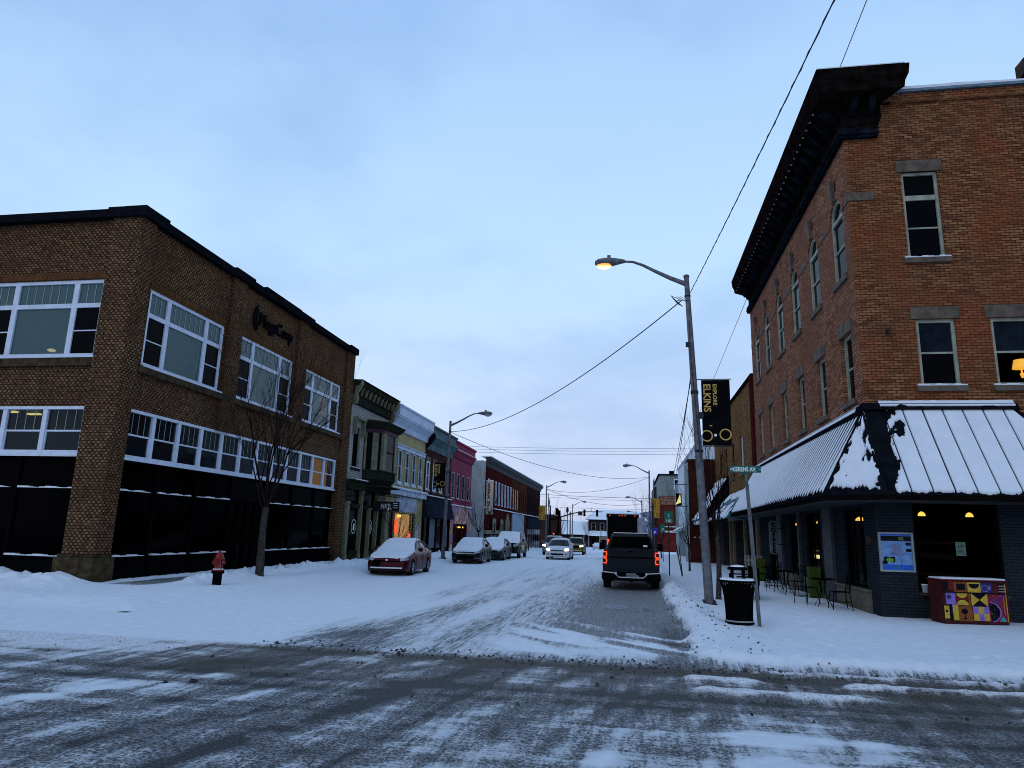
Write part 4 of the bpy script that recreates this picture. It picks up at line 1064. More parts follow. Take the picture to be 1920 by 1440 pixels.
for c in AC:
    a, b = c - AW, c + AW; D = -.10
    m_ = MB(); fw = .075
    for (p, q) in ((a, a + fw), (b - fw, b)): m_.pbox(Ps, p, q, ASL, SPR, D, D + .08)
    m_.pbox(Ps, a + fw, b - fw, ASL, ASL + fw, D, D + .08); m_.pbox(Ps, a + fw, b - fw, SPR - .08, SPR + .02, D, D + .08); m_.pbox(Ps, a + fw, b - fw, (ASL + SPR) / 2 - .02, (ASL + SPR) / 2 + .03, D + .001, D + .05)
    secs = []
    for t_ in np.linspace(0, math.pi, 15):
        cu, su = math.cos(t_), math.sin(t_)
        secs.append([Ps(c + R * cu, SPR + R * su, d) for R, d in ((AW, D), (AW, D + .08), (AW - fw, D + .08), (AW - fw, D))])
    m_.loft(secs)
    w = m_.build('window', M['pale_frame'], rb)
    g = MB(); g.quad(Ps(a, ASL, D + .01), Ps(b, ASL, D + .01), Ps(b, SPR, D + .01), Ps(a, SPR, D + .01)); g.poly([Ps(c + AW * math.cos(t_), SPR + AW * math.sin(t_), D + .01) for t_ in np.linspace(0, math.pi, 15)]); g.build('pane', M['glass_dark'], w)
    s = MB(); s.pbox(Ps, a - .1, b + .1, ASL - .16, ASL - .003, -.1, .07); s.build('sill', M['lintel'], w)
    s = MB(); secs = []
    for t_ in np.linspace(0, math.pi, 19):
        cu, su = math.cos(t_), math.sin(t_)
        secs.append([Ps(c + R * cu, SPR + R * su, d) for R, d in ((AW + .02, .002), (AW + .02, .03), (AW + .26, .03), (AW + .26, .002))])
    s.loft(secs); s.build('arch_ring', M['brick_side'], w)
    s = MB(); s.prism([Ps(c - .08, SPR + AW + .0, .031), Ps(c + .08, SPR + AW + .0, .031), Ps(c + .14, SPR + AW + .62, .031), Ps(c - .14, SPR + AW + .62, .031)], [Ps(c - .08, SPR + AW + .0, .10), Ps(c + .08, SPR + AW + .0, .10), Ps(c + .14, SPR + AW + .62, .16), Ps(c - .14, SPR + AW + .62, .16)]); s.build('keystone', M['lintel'], w)
# impost band between arches
prev = RY
for c in AC + [YE + .76]:
    if c - AW - .27 > prev:
        s = MB(); s.pbox(Ps, prev, c - AW - .265, 10.97, 11.2, .002, .02); s.build('impost_band', M['lintel'], rb)
    prev = c + AW + .265
s = MB(); s.pbox(Pf, RX - .02, 6.60, 10.97, 11.2, .002, .022); s.build('impost_band', M['lintel'], rb)
for (a, b, c, d) in Bw: window(rb, Ps, a, b, c, d, M['pale_frame'], M['glass_dark'], .17, .085, sill=M['lintel'], lintel=M['lintel'])
for (a, b, c, d) in FW3: window(rb, Pf, a, b, c, d, M['pale_frame'], M['glass_dark'], .13, .075, style='transom', sill=M['lintel'], sill_snow=True, lintel=M['lintel'])
for (a, b, c, d) in FW2:
    w_ = window(rb, Pf, a, b, c, d, M['pale_frame'], M['glass_cafe'] if 9 < a < 10 else M['glass_dark'], .13, .085, sill=M['lintel'], sill_snow=True, lintel=M['lintel'])
    g = MB(); g.quad(Pf(a + .085, (c + d) / 2 + .03, -.112), Pf(b - .085, (c + d) / 2 + .03, -.112), Pf(b - .085, d - .085, -.112), Pf(a + .085, d - .085, -.112)); g.build('blind', M['blind_navy'], w_)
m_ = MB(); m_.box(8.9, 10.5, RY + .3, RY + 1.8, 5.7, 5.75); m_.box(8.9, 10.5, RY + 1.8, RY + 1.85, 5.7, 7.8); m_.build('upper_room', M['room_dark'], rb)
m_ = MB(); m_.lathe([(.20, 0), (.15, .22)], (9.86, RY + .38, 6.32), 20); m_.build('lampshade', M['orange_shade'], rb)
m_ = MB(); m_.lathe([(.02, 0), (.05, .1), (.02, .14), (.02, .26)], (9.86, RY + .38, 6.07), 10); m_.build('lamp_base', M['orange_shade'], rb)
# corbelled parapet on the front
m_ = MB()
m_.pbox(Pf, 7.2, 17, 13.801, 13.88, -.2, .06); m_.pbox(Pf, 7.0, 17, 13.881, 14.12, -.2, .02)
m_.build('parapet', M['brick_orange'], rb)
m_ = MB(); m_.prism([Pf(7.4, 14.121, .10), Pf(7.4, 14.20, .10), Pf(7.4, 14.42, -.25), Pf(7.4, 14.121, -.25)], [Pf(17, 14.121, .10), Pf(17, 14.20, .10), Pf(17, 14.42, -.25), Pf(17, 14.121, -.25)]); m_.build('parapet_capping', M['gravel_roof'], rb)
m_ = MB(); n = 60
for i in range(n):
    a = 7.45 + i * .15; hh = .02 + .05 * float(fbm(np.array([a * 1.7]), np.array([3.1]))[0]) * 1.8
    m_.prism([Pf(a, 14.19, .098), Pf(a, 14.21 + hh, .098), Pf(a, 14.24 + hh, .0), Pf(a, 14.19, .0)], [Pf(a + .151, 14.19, .098), Pf(a + .151, 14.21 + hh, .098), Pf(a + .151, 14.24 + hh, .0), Pf(a + .151, 14.19, .0)])
m_.build('parapet_snow', M['snow'], rb)
# cornice: profile swept round the corner
prof = [(.03, 12.82), (.10, 12.85), (.12, 12.90), (.06, 12.94), (.10, 12.99), (.16, 13.04), (.05, 13.08), (.05, 13.50), (.14, 13.56), (.20, 13.72), (.62, 13.86), (.70, 13.88), (.72, 14.05), (.80, 14.22), (.83, 14.5)]
def ring(p, z): return [(RX - p, YE + .0, z), (RX - p, RY - p, z), (6.70 + p * .95, RY - p, z)]
m_ = MB(); secs = [ring(*q) for q in prof]
for k in range(len(secs) - 1):
    for i in range(2): m_.quad(secs[k][i], secs[k][i + 1], secs[k + 1][i + 1], secs[k + 1][i])
t_ = secs[-1]; m_.poly([t_[0], t_[1], t_[2], (7.45, RY + .3, 14.52), (RX + .4, RY + .3, 14.52), (RX + .4, YE, 14.52)])
m_.poly([q[0] for q in secs] + [(RX + .4, YE, 14.52), (RX + .4, YE, 12.82)]); m_.poly([q[2] for q in secs] + [(7.4, RY + .1, 14.5), (6.72, RY + .1, 12.82)])
m_.build('cornice', M['cornice'], rb)
m_ = MB()
for z0_, z1_, p in [(12.80, 12.88, .13), (12.885, 12.95, .17), (12.955, 13.07, .15)]:
    m_.box(RX - p - .01, RX - .003, RY - p, YE, z0_, z1_); m_.box(RX - .002, 6.66 + p, RY - p, RY - .003, z0_, z1_)
m_.build('architrave', M['cornice_blue'], rb)
for k in range(26):
    y = RY + .1 + k * .6
    m_ = MB(); m_.prism([(RX - .15, y, 13.48), (RX - .3, y, 13.5), (RX - .58, y, 13.78), (RX - .15, y, 13.78)], [(RX - .15, y + .15, 13.48), (RX - .3, y + .15, 13.5), (RX - .58, y + .15, 13.78), (RX - .15, y + .15, 13.78)]); m_.build('modillion', M['cornice_blue'], rb)
for x in (6.1, 6.55):
    m_ = MB(); m_.prism([(x, RY - .1, 13.48), (x, RY - .3, 13.5), (x, RY - .58, 13.78), (x, RY - .1, 13.78)], [(x + .15, RY - .1, 13.48), (x + .15, RY - .3, 13.5), (x + .15, RY - .58, 13.78), (x + .15, RY - .1, 13.78)]); m_.build('modillion', M['cornice_blue'], rb)
for k in range(38):
    y = RY + .3 + k * .4
    m_ = MB(); m_.box(RX - .685, RX - .64, y, y + .05, 13.84, 13.872); m_.build('cornice_stud', M['plaster_grey'], rb)
m_ = MB(); m_.box(RX - .80, 7.38, RY - .80, RY + .2, 14.53, 14.56); m_.box(RX - .80, RX + .3, RY + .2, YE, 14.53, 14.56); m_.build('cornice_snow', M['snow'], rb)
# chimney
m_ = MB(); m_.box(12.6, 13.6, 21.2, 21.7, 13.8, 15.9); m_.box(12.5, 13.7, 21.1, 21.8, 15.9, 16.15); m_.box(12.4, 13.8, 21.0, 21.9, 16.15, 16.4); m_.box(12.3, 13.9, 20.9, 22.0, 16.4, 16.9); m_.build('chimney', M['stone_dark'], rb)
m_ = MB(); m_.tube([(6.62, RY - .0, 7.25), (6.62, RY - .13, 7.25), (6.62, RY - .16, 7.15)], [.04, .05, .03], 8); m_.build('wall_fitting', M['steel_dark'], rb)
# ---- ground floor shop walls
mb = MB()
wall(mb, Ps, RY, YE, -.1, 3.3, cafe, .25)
wall(mb, Pf, RX, 17, -.1, 3.3, [(6.83, 8.75, .75, 2.93)], .25)
mb.build('shop_wall', M['shop_grey'], rb)
m_ = MB()
for a, b in ((22.3, 23.2), (29.3, 30.1), (26.35, 26.55)): m_ = MB(); m_.pbox(Ps, a, b, .1, 2.9, .003, .10); m_.build('pilaster', M['shop_panel'], rb)
m_ = MB(); m_.pbox(Ps, 19.3, 22.25, .05, .66, .003, .05); m_.pbox(Ps, 23.3, 29.2, .05, .66, .003, .05); m_.pbox(Ps, 19.3, 22.25, .662, .72, .003, .10); m_.build('stall_riser', M['tan_panel'], rb)
for i, h in enumerate(cafe):
    a, b, c, d = h; mb = MB(); frame_bars(mb, Ps, a, b, c, d, .06, -.16, -.08)
    n = 3 if i < 3 else 2
    for k in range(1, n): mb.pbox(Ps, a + (b - a) * k / n - .018, a + (b - a) * k / n + .018, c + .06, d - .06, -.15, -.11)
    for k in range(1, 5 if i < 3 else 2): mb.pbox(Ps, a + .06, b - .06, c + (d - c) * k / 5 - .012, c + (d - c) * k / 5 + .012, -.149, -.112)
    w = mb.build('cafe_window', M['black_paint'], rb)
    g = MB(); g.quad(Ps(a, c, -.13), Ps(b, c, -.13), Ps(b, d, -.13), Ps(a, d, -.13)); g.build('pane', M['glass_cafe'], w)
mb = MB(); frame_bars(mb, Pf, 6.83, 8.75, .75, 2.93, .06, -.16, -.08); mb.pbox(Pf, 6.9, 8.7, 2.86, 2.92, -.07, .02); w = mb.build('cafe_window', M['black_paint'], rb)
g = MB(); g.quad(Pf(6.83, .75, -.13), Pf(8.75, .75, -.13), Pf(8.75, 2.93, -.13), Pf(6.83, 2.93, -.13)); g.build('pane', M['glass_cafe'], w)
m_ = MB(); m_.box(7.78, 8.0, RY + .115, RY + .12, 1.62, 1.95); m_.build('paper_notice', mat('pale_green_notice', (.16, .25, .20), .7), w)
m_ = MB()
for z in np.linspace(1.66, 1.9, 9): m_.box(7.80, 7.97 - .05 * ((z * 37) % 1), RY + .110, RY + .1145, z, z + .008)
m_.build('notice_text', M['black_paint'], w)
m_ = MB(); m_.box(6.3, 16.8, RY + .45, YE - .3, .0, .12); m_.box(10.2, 10.3, RY + .45, YE - .3, 0, 3.2);  m_.box(6.25, 16.8, RY + .4, YE - .3, 3.2, 3.28); m_.build('interior', M['room_dark'], rb)
m_ = MB(); m_.box(9.2, 10.1, 24, 28, .9, 1.0); m_.box(9.9, 10.1, 24, 29, 1.4, 1.45); m_.box(9.9, 10.1, 24, 29, 1.9, 1.95)
for k in range(16): m_.box(9.9, 10.0, 24.1 + k * .28, 24.2 + k * .28, 1.451, 1.6)
m_.build('counter_shelf', mat('cafe_shelving', (.15, .10, .06), .8), rb)
def pendant(x, y, z, r=.10, m='warm_lamp'):
    q = MB(); q.lathe([(r, 0), (r * 1.05, .02), (r * .75, .08), (r * .2, .11)], (x, y, z), 14); o = q.build('pendant_lamp', M[m], rb)
    q = MB(); q.tube([(x, y, z + .11), (x, y, 3.2)], .008, 5); q.build('lamp_flex', M['black_paint'], o)
for x in (7.38, 8.50): pendant(x, 19.6, 2.58, .085)
for x, y, z in [(6.75, 22.45, 2.50), (6.8, 31.3, 2.48), (6.8, 28.75, 2.38), (6.85, 27.4, 2.50)]: pendant(x, y, z, .13)
m_ = MB(); m_.box(6.8, 6.9, 27.5, 29.1, 1.24, 1.36); m_.build('lit_display', M['strip_light'], rb); m_ = MB(); m_.box(6.8, 6.85, 27.4, 29.2, 1.50, 1.52); m_.build('display_shelf', M['soft_light'], rb)
# round alarm bell
m_ = MB(); m_.lathe([(.11, 0), (.09, -.05), (.02, -.07)], (RX - .005, 19.15, 1.95), 16, 'x'); m_.build('alarm_bell', mat('dull_red_bell', (.07, .015, .015), .5), rb)

# ---- awning: dark standing seam metal with a snow layer
ZT, ZE = 5.17, 2.97
e0, e1 = (4.65, 18.15), (5.75, 17.2)
tp = (RX - .05, RY - .05)
aw = thing('metal_awning', 'sloping charcoal standing seam awning loaded with snow round the cafe corner', 'awning', (RX, RY, 3))
side = [(4.65, YE, ZE), (e0[0], e0[1], ZE), (tp[0], tp[1], ZT), (tp[0], YE, ZT - .1)]
cham = [(e0[0], e0[1], ZE), (e1[0], e1[1], ZE), (tp[0], tp[1], ZT)]
front = [(e1[0], e1[1], ZE), (10.6, e1[1], ZE), (9.4, tp[1], ZT), (tp[0], tp[1], ZT)]
rgt = [(10.6, e1[1], ZE), (10.6, RY, ZE), (9.4, tp[1], ZT)]
m_ = MB()
for pl in (side, cham, front, rgt): m_.poly(pl)
ow = m_.build('metal_roofing', M['awning_metal'], aw)
m_ = MB()
def seam(a, b, r=.018): m_.tube([a, b], r, 4)
for k in range(54):
    y = e0[1] + .1 + k * .3
    t_ = 1
    a = (4.65, y, ZE + .015)
    if y < tp[1]: continue
    b = (tp[0], y, ZT - .1 * (y - tp[1]) / (YE - tp[1]) + .015); seam(a, b)
for k in range(11):
    x = e1[0] + .12 + k * .46; b = (x, tp[1], ZT + .015) if x < 9.4 else (x, tp[1] - (x - 9.4) * 1.2, ZT - (x - 9.4) * 1.83 + .015)
    if x < 10.5: seam((x, e1[1], ZE + .015), b)
for f in (.3, .65):
    a = (e0[0] + (e1[0] - e0[0]) * f, e0[1] + (e1[1] - e0[1]) * f, ZE + .015); seam(a, (tp[0], tp[1], ZT + .01), .014)
m_.build('standing_seam', M['awning_metal'], ow)
m_ = MB()
for a, b in (((e0[0], e0[1], ZE), (tp[0], tp[1], ZT)), ((e1[0], e1[1], ZE), (tp[0], tp[1], ZT)), ((10.6, e1[1], ZE), (9.4, tp[1], ZT))):
    A_, B_2 = Vector(a), Vector(b); d = Vector((-(B_2 - A_).y, (B_2 - A_).x, 0)).normalized() * .07; up = Vector((0, 0, .05))
    m_ = MB(); m_.prism([A_ - d, A_ + d, A_ + d * .5 + up, A_ - d * .5 + up], [B_2 - d, B_2 + d, B_2 + d * .5 + up, B_2 - d * .5 + up]); m_.build('hip_cap', M['awning_metal'], ow)
m_ = MB()
for a, b in (((4.65, YE), e0), (e0, e1), (e1, (10.6, e1[1]))):
    m_.hexa([(a[0], a[1], ZE - .11), (b[0], b[1], ZE - .11), (b[0] + .06, b[1] + .06, ZE - .11), (a[0] + .06, a[1] + .06, ZE - .11), (a[0], a[1], ZE - .005), (b[0], b[1], ZE - .005), (b[0] + .06, b[1] + .06, ZE - .005), (a[0] + .06, a[1] + .06, ZE - .005)])
m_.build('fascia', mat('dark_brown_fascia', (.006, .004, .004), .7), aw)
m_ = MB(); m_.poly([(4.68, YE, ZE - .12), (e0[0] + .03, e0[1] + .03, ZE - .12), (e1[0] + .03, e1[1] + .03, ZE - .12), (10.58, e1[1] + .03, ZE - .12), (10.58, RY - .002, ZE - .12), (RX - .002, RY - .002, ZE - .12), (RX - .002, YE, ZE - .12)]); m_.build('soffit', mat('grey_soffit', (.03, .032, .036), .7), aw)
m_ = MB(); m_.hexa([(RX - .16, RY - .16, ZT + .0), (9.45, RY - .16, ZT + .0), (9.45, RY - .003, ZT), (RX - .003, RY - .003, ZT), (RX - .13, RY - .13, ZT + .16), (9.4, RY - .13, ZT + .16), (9.4, RY - .003, ZT + .2), (RX - .003, RY - .003, ZT + .2)]); m_.hexa([(RX - .16, RY - .003, ZT - .1), (RX - .003, RY - .003, ZT - .1), (RX - .003, YE, ZT - .1), (RX - .16, YE, ZT - .1), (RX - .1, RY - .003, ZT + .16), (RX - .003, RY - .003, ZT + .2), (RX - .003, YE, ZT + .1), (RX - .1, YE, ZT + .05)]); m_.build('head_flashing', M['awning_metal'], aw)
def snow_sheet(name, o, ux, vy, nu, nv, thick, mask, par, skip=None):
    # o + u*ux + v*vy, u,v in 0..1 ; mask(u,v)-> <0 bare, >0 snow
    o = Vector(o); ux = Vector(ux); vy = Vector(vy); N = ux.cross(vy).normalized()
    if N.z < 0: N = -N
    U, V = np.meshgrid(np.linspace(0, 1, nu), np.linspace(0, 1, nv))
    mk = mask(U, V); h = np.where(mk > 0, thick * np.clip(mk / .25, 0, 1) ** .6, -.03)
    mb = MB(); b = []
    for j in range(nv):
        for i in range(nu):
            b.append(tuple(o + ux * U[j, i] + vy * V[j, i] + N * float(h[j, i])))
    F = []
    for j in range(nv - 1):
        for i in range(nu - 1):
            if max(mk[j, i], mk[j + 1, i], mk[j, i + 1], mk[j + 1, i + 1]) > -.0: F.append((j * nu + i, j * nu + i + 1, (j + 1) * nu + i + 1, (j + 1) * nu + i))
    mb.add(b, F); return mb.build(name, M['snow'], par, smooth=True)
L = 10.6 - e1[0]
def mf(U, V):
    x = e1[0] + U * L; z = V
    xl = e1[0] + (tp[0] - e1[0]) * V + .10; xr = 10.6 - 1.2 * V - .08
    n = fbm(x * 3.1, z * 6.0, 4) - .5; n2 = fbm(x * 11, z * 3.2 + 7, 3) - .5
    m = np.minimum(np.minimum((x - xl) * 3.2, (xr - x) * 5), 1)
    near = sm(1.15 - (x - xl), 0, 1.1)
    patch = .75 * gs((x - 6.62) + .0 * z, .22) * gs(z - .80, .16) * 2.2 + gs(x - 6.15, .20) * sm(z, .1, .5) * 1.5
    m = m - near * (.42 + 2.4 * np.clip(n + .08, 0, 1)) - patch * (.7 + 1.6 * n)
    fr_ = ((x - e1[0] - .12) / .46) % 1
    m = np.minimum(m, (V - .002 - .03 * (n2 + .45) - .03 * np.abs(fr_ - .5)) * 16)
    m = np.minimum(m, np.minimum(fr_, 1 - fr_) * 5 - .10 - .0 * V)
    return np.minimum(m, 1)
snow_sheet('snow_layer', (e1[0], e1[1], ZE + .012), (L, 0, 0), (0, tp[1] - e1[1], ZT - ZE), 300, 110, .045, mf, aw)
def ms_(U, V):
    y = e0[1] + U * (YE - e0[1]); yl = e0[1] + (tp[1] - e0[1]) * V + .1
    n = fbm(y * 3, V * 5, 4) - .5
    m = np.minimum((y - yl) * 3, 1) - .9 * sm(.5 - (y - yl), 0, .5) * np.clip(n + .3, 0, 1)
    fr_ = ((y - e0[1] - .1) / .3) % 1
    m = np.minimum(m, (V - .02 - .03 * (n + .5) - .10 * np.abs(fr_ - .5) * (y < 26)) * 12)
    m = np.minimum(m, np.minimum(fr_, 1 - fr_) * 6 - .55)
    return np.minimum(m, 1)
dx = tp[0] - 4.65
snow_sheet('snow_layer', (4.65, e0[1], ZE + .012), (0, YE - e0[1], -.0), (dx, 0, ZT - ZE - .04), 560, 50, .022, ms_, aw)
def mc(U, V):
    # chamfer triangle: U across (0..1), V up, width shrinks
    n = fbm(U * 6 + 3, V * 9 + 2, 4) - .5; n2 = fbm(U * 16, V * 4, 3) - .5
    w = 1 - V; d = np.minimum(U, 1 - U) * w * 1.45
    m = np.minimum(d * 6 - .3, 1) + 2.9 * n - .22 - .5 * gs(U - .7, .12) * gs(V - .5, .3)
    m = np.minimum(m, (V - .03 - .14 * (n2 + .35)) * 9)
    return np.minimum(m, 1)
o_ = Vector((e0[0], e0[1], ZE + .012)); N_ = 60
U, V = np.meshgrid(np.linspace(0, 1, N_), np.linspace(0, .97, 100)); mk = mc(U, V)
A_ = Vector((e0[0], e0[1], ZE)); B_3 = Vector((e1[0], e1[1], ZE)); T_ = Vector((tp[0], tp[1], ZT)); Nn = (B_3 - A_).cross(T_ - A_).normalized(); Nn = Nn if Nn.z > 0 else -Nn
pts = []; F = []
for j in range(100):
    for i in range(N_):
        p = (A_ * (1 - U[j, i]) + B_3 * U[j, i]) * (1 - V[j, i]) + T_ * V[j, i]; h = .035 * min(1, mk[j, i] / .25) ** .6 if mk[j, i] > 0 else -.03
        pts.append(tuple(p + Nn * (h + .012)))
for j in range(99):
    for i in range(N_ - 1):
        if max(mk[j, i], mk[j + 1, i], mk[j, i + 1], mk[j + 1, i + 1]) > 0: F.append((j * N_ + i, j * N_ + i + 1, (j + 1) * N_ + i + 1, (j + 1) * N_ + i))
m_ = MB(); m_.add(pts, F); m_.build('snow_layer', M['snow'], aw, smooth=True)
# snow along the head flashing, with a few bare gaps
def mh(U, V):
    x = RX + .3 + U * 3.1; n = fbm(x * 3.3, V * 2, 3) - .5
    return np.minimum(1, np.minimum((1 - np.abs(V - .5) * 2) * 3, (U + .02) * 20) + n * 1.2 - 1.5 * gs(x - 6.75, .12) * gs(V - .3, .4))
snow_sheet('snow_layer', (RX + .3, RY - .15, ZT + .08), (3.1, 0, 0), (0, .14, .16), 150, 16, .03, mh, aw)
m_ = MB(); m_.hexa([(RX - .17, RY + .4, ZT + .02), (RX - .02, RY + .4, ZT + .02), (RX - .02, YE, ZT - .03), (RX - .17, YE, ZT - .03), (RX - .12, RY + .4, ZT + .12), (RX - .02, RY + .4, ZT + .22), (RX - .02, YE, ZT + .12), (RX - .12, YE, ZT + .05)]); m_.build('snow_layer', M['snow'], aw)

# ---------------------------------------------------------------- tan blotched brick building behind
tb = thing('tan_brick_building', 'tan blotched brick building with plain parapet behind the corner cafe', 'building', (RX, YE, 0))
hs = [(38.3, 39.2, 5.3, 7.3), (41.6, 42.5, 5.3, 7.3), (44.6, 45.5, 5.3, 7.3), (47.2, 48.0, 5.3, 7.3)]
mb = MB(); wall(mb, Ps, YE + .01, 50.9, 3.3, 9.65, hs, .25)
mb.quad((RX, YE + .01, 3.3), (16, YE + .01, 3.3), (16, YE + .01, 9.65), (RX, YE + .01, 9.65)); mb.quad((RX, YE + .01, 9.64), (16, YE + .01, 9.64), (16, 50.9, 9.64), (RX, 50.9, 9.64)); mb.quad((RX, 50.9, 0), (16, 50.9, 0), (16, 50.9, 9.65), (RX, 50.9, 9.65))
mb.build('wall', M['brick_tan'], tb)
for i, h in enumerate(hs): window(tb, Ps, *h, M['white_paint'] if i == 0 else M['black_paint'], M['glass_dark'], .15, .1, sill=M['lintel'])
m_ = MB(); m_.pbox(Ps, YE + .02, 50.9, 9.651, 9.78, -.3, .12); m_.build('coping', M['coping'], tb)
m_ = MB(); m_.pbox(Ps, YE + .02, YE + .55, 3.4, 9.65, .002, .12); m_.build('pilaster', M['brick_oxblood'], tb)
# shops below
mb = MB(); wall(mb, Ps, YE + .01, 50.9, -.2, 3.3, [(34.9, 38.2, 0, 2.9), (39.0, 42.2, 0, 2.9), (44.2, 47.8, 0, 2.9)], .9); mb.build('shop_wall', mat('dark_shop_wall', (.03, .028, .028), .7), tb)
m_ = MB(); m_.quad(Ps(34.9, 0, -.85), Ps(38.2, 0, -.85), Ps(38.2, 2.9, -.85), Ps(34.9, 2.9, -.85)); m_.quad(Ps(39.0, 0, -.85), Ps(42.2, 0, -.85), Ps(42.2, 2.9, -.85), Ps(39.0, 2.9, -.85)); m_.build('shop_window', M['glass_dark'], tb)
m_ = MB(); m_.quad(Ps(44.2, 0, -.6), Ps(47.8, 0, -.6), Ps(47.8, 2.9, -.6), Ps(44.2, 2.9, -.6)); m_.pbox(Ps, 42.35, 42.6, 0, 3.0, .0, .12); m_.pbox(Ps, 38.35, 38.6, 0, 3.0, .0, .12); m_.pbox(Ps, 34.6, 34.9, 0, 3.0, .0, .12); m_.pbox(Ps, 43.8, 44.1, 0, 3.0, .0, .12); m_.pbox(Ps, 34.6, 44.1, 2.85, 3.05, .121, .16); m_.build('timber_post', M['wood'], tb)
m_ = MB(); m_.pbox(Ps, 39.1, 40.6, .05, 2.7, -.8, -.2); m_.pbox(Ps, 34.95, 35.6, .05, 2.7, -.8, -.3); m_.build('green_panel', mat('leaf_green_panel', (.035, .09, .025), .6), tb)
ta = thing('canvas_awning', 'dark teal canvas awning partly snowed over beyond the metal awning', 'awning', (RX, 35, 3))
m_ = MB(); n = 24
for i in range(n):
    y0 = 34.9 + i * .36; y1 = y0 + .36; s0 = .06 * math.sin(i * 1.7); s1 = .06 * math.sin((i + 1) * 1.7)
    m_.quad((4.5, y0, 2.8 + s0 * .5), (4.5, y1, 2.8 + s1 * .5), (5.3, y1, 3.75 + s1), (5.3, y0, 3.75 + s0)); m_.quad((5.3, y0, 3.75 + s0), (5.3, y1, 3.75 + s1), (RX - .01, y1, 4.3), (RX - .01, y0, 4.3))
m_.poly([(4.5, 34.9, 2.8), (5.3, 34.9, 3.75), (RX - .01, 34.9, 4.3), (RX - .01, 34.9, 2.75)])
m_.build('canvas', mat('teal_canvas', (.03, .075, .095), .6, var=.5, sc=2), ta)
def mt(U, V):
    n = fbm(U * 14, V * 5, 4) - .5; return np.minimum(1, n * 4 - .25 + .9 * (V > .93) * 1.0)
snow_sheet('snow_patch', (4.5, 34.95, 2.84), (0, 8.5, 0), (1.42, 0, 1.52), 120, 40, .07, mt, ta)
ta2 = thing('snowy_canopy', 'dark pitched canopy with patchy snow beside the red brick pier', 'awning', (RX, 44.5, 3))
m_ = MB(); m_.prism([(4.3, 44.2, 2.95), (RX - .01, 44.2, 2.95), (RX - .01, 44.2, 5.6)], [(4.3, 50.8, 2.95), (RX - .01, 50.8, 2.95), (RX - .01, 50.8, 5.6)]); m_.build('canopy_roof', M['black_paint'], ta2)
def mt2(U, V):
    n = fbm(U * 7, V * 9, 4) - .5; return np.minimum(1, n * 5 + .25)
snow_sheet('snow_patch', (4.3, 44.2, 2.96), (0, 6.6, 0), (1.64, 0, 2.64), 90, 60, .08, mt2, ta2)
m_ = MB(); m_.box(4.35, 4.45, 44.2, 50.8, 2.7, 2.94); m_.build('gutter', M['snow'], ta2)

# ---------------------------------------------------------------- further buildings on the right
rc = thing('red_brick_pier_building', 'narrow dark red brick building projecting towards the street', 'building', (4.1, 51, 0))
m_ = MB(); m_.box(4.1, 14, 51, 53.5, -.2, 7.2); m_.build('wall', brick('dark_red_pier_brick', (.085, .022, .016), (.06, .016, .012), (.03, .012, .010)), rc)
m_ = MB(); m_.box(4.05, 14, 50.95, 53.55, 7.21, 7.32); m_.build('coping', M['stone_dark'], rc)
m_ = MB(); m_.box(4.0, 4.09, 50.9, 53.6, -.2, 7.1); m_.build('corner_strip', M['plaster_grey'], rc)
m_ = MB()
for x in (4.35, 4.7): m_.box(x, x + .14, 50.9, 50.99, 1.85, 1.9)
m_.build('wall_plate', M['white_sheet'], rc)
bs = thing('lit_blade_sign', 'black blade sign with a lit yellow triangle on iron brackets', 'sign', (3.4, 51.4, 4))
m_ = MB(); m_.tube([(4.1, 51.4, 5.55), (3.1, 51.4, 5.55)], .03, 6); m_.tube([(4.1, 51.4, 4.0), (3.1, 51.4, 4.0)], .03, 6); m_.build('bracket', M['black_paint'], bs)
m_ = MB(); m_.box(3.25, 3.62, 51.3, 51.75, 4.05, 4.9); m_.build('housing', M['black_paint'], bs)
m_ = MB(); m_.prism([(3.20, 51.29, 4.1), (3.56, 51.29, 4.25), (3.52, 51.29, 4.85)], [(3.20, 51.26, 4.1), (3.56, 51.26, 4.25), (3.52, 51.26, 4.85)]); m_.build('lit_face', mat_y := emit('pale_yellow_sign_glow', (.9, .75, .25), .75), bs)
wb = thing('white_hall', 'tall white walled hall with a steep snow covered roof', 'building', (RX, 54, 0))
m_ = MB(); m_.box(RX, 16, 58, 90, 3.2, 10.0); m_.build('wall', mat('white_rendered_wall', (.62, .66, .72), .8, var=.08), wb)
m_ = MB(); m_.prism([(RX - .2, 57.8, 10.01), (16, 57.8, 10.01), (11, 57.8, 13.4)], [(RX - .2, 90, 10.01), (16, 90, 10.01), (11, 90, 13.4)]); m_.build('roof', M['snow'], wb)
m_ = MB(); m_.prism([(RX - 1.0, 54, 2.95), (RX, 54, 2.95), (RX, 54, 3.5)], [(RX - 1.0, 90, 2.4), (RX, 90, 2.4), (RX, 90, 3.1)]); m_.build('shop_canopy', M['snow'], wb)
m_ = MB(); m_.box(RX, 16, 53.6, 90, -1, 3.19); m_.build('shopfront', mat('grey_green_shopfront', (.09, .12, .10), .4), wb)
m_ = MB(); m_.box(RX - .03, RX - .003, 60.5, 61.1, 1.7, 2.9); m_.build('lit_window', emit('pale_strip_window', (.8, .85, .4), .6), wb)
m_ = MB(); m_.box(RX - .25, RX - .05, 63, 63.35, .95, 1.25); m_.build('open_light', M['red_glow'], wb)
m_ = MB(); m_.box(RX - .0, 16, 90.1, 96, -1.5, 8.6); gb = thing('grey_annex', 'plain pale grey annex between the white hall and the mill tower', 'building', (RX, 90, 0)); m_.build('wall', M['plaster_grey'], gb)
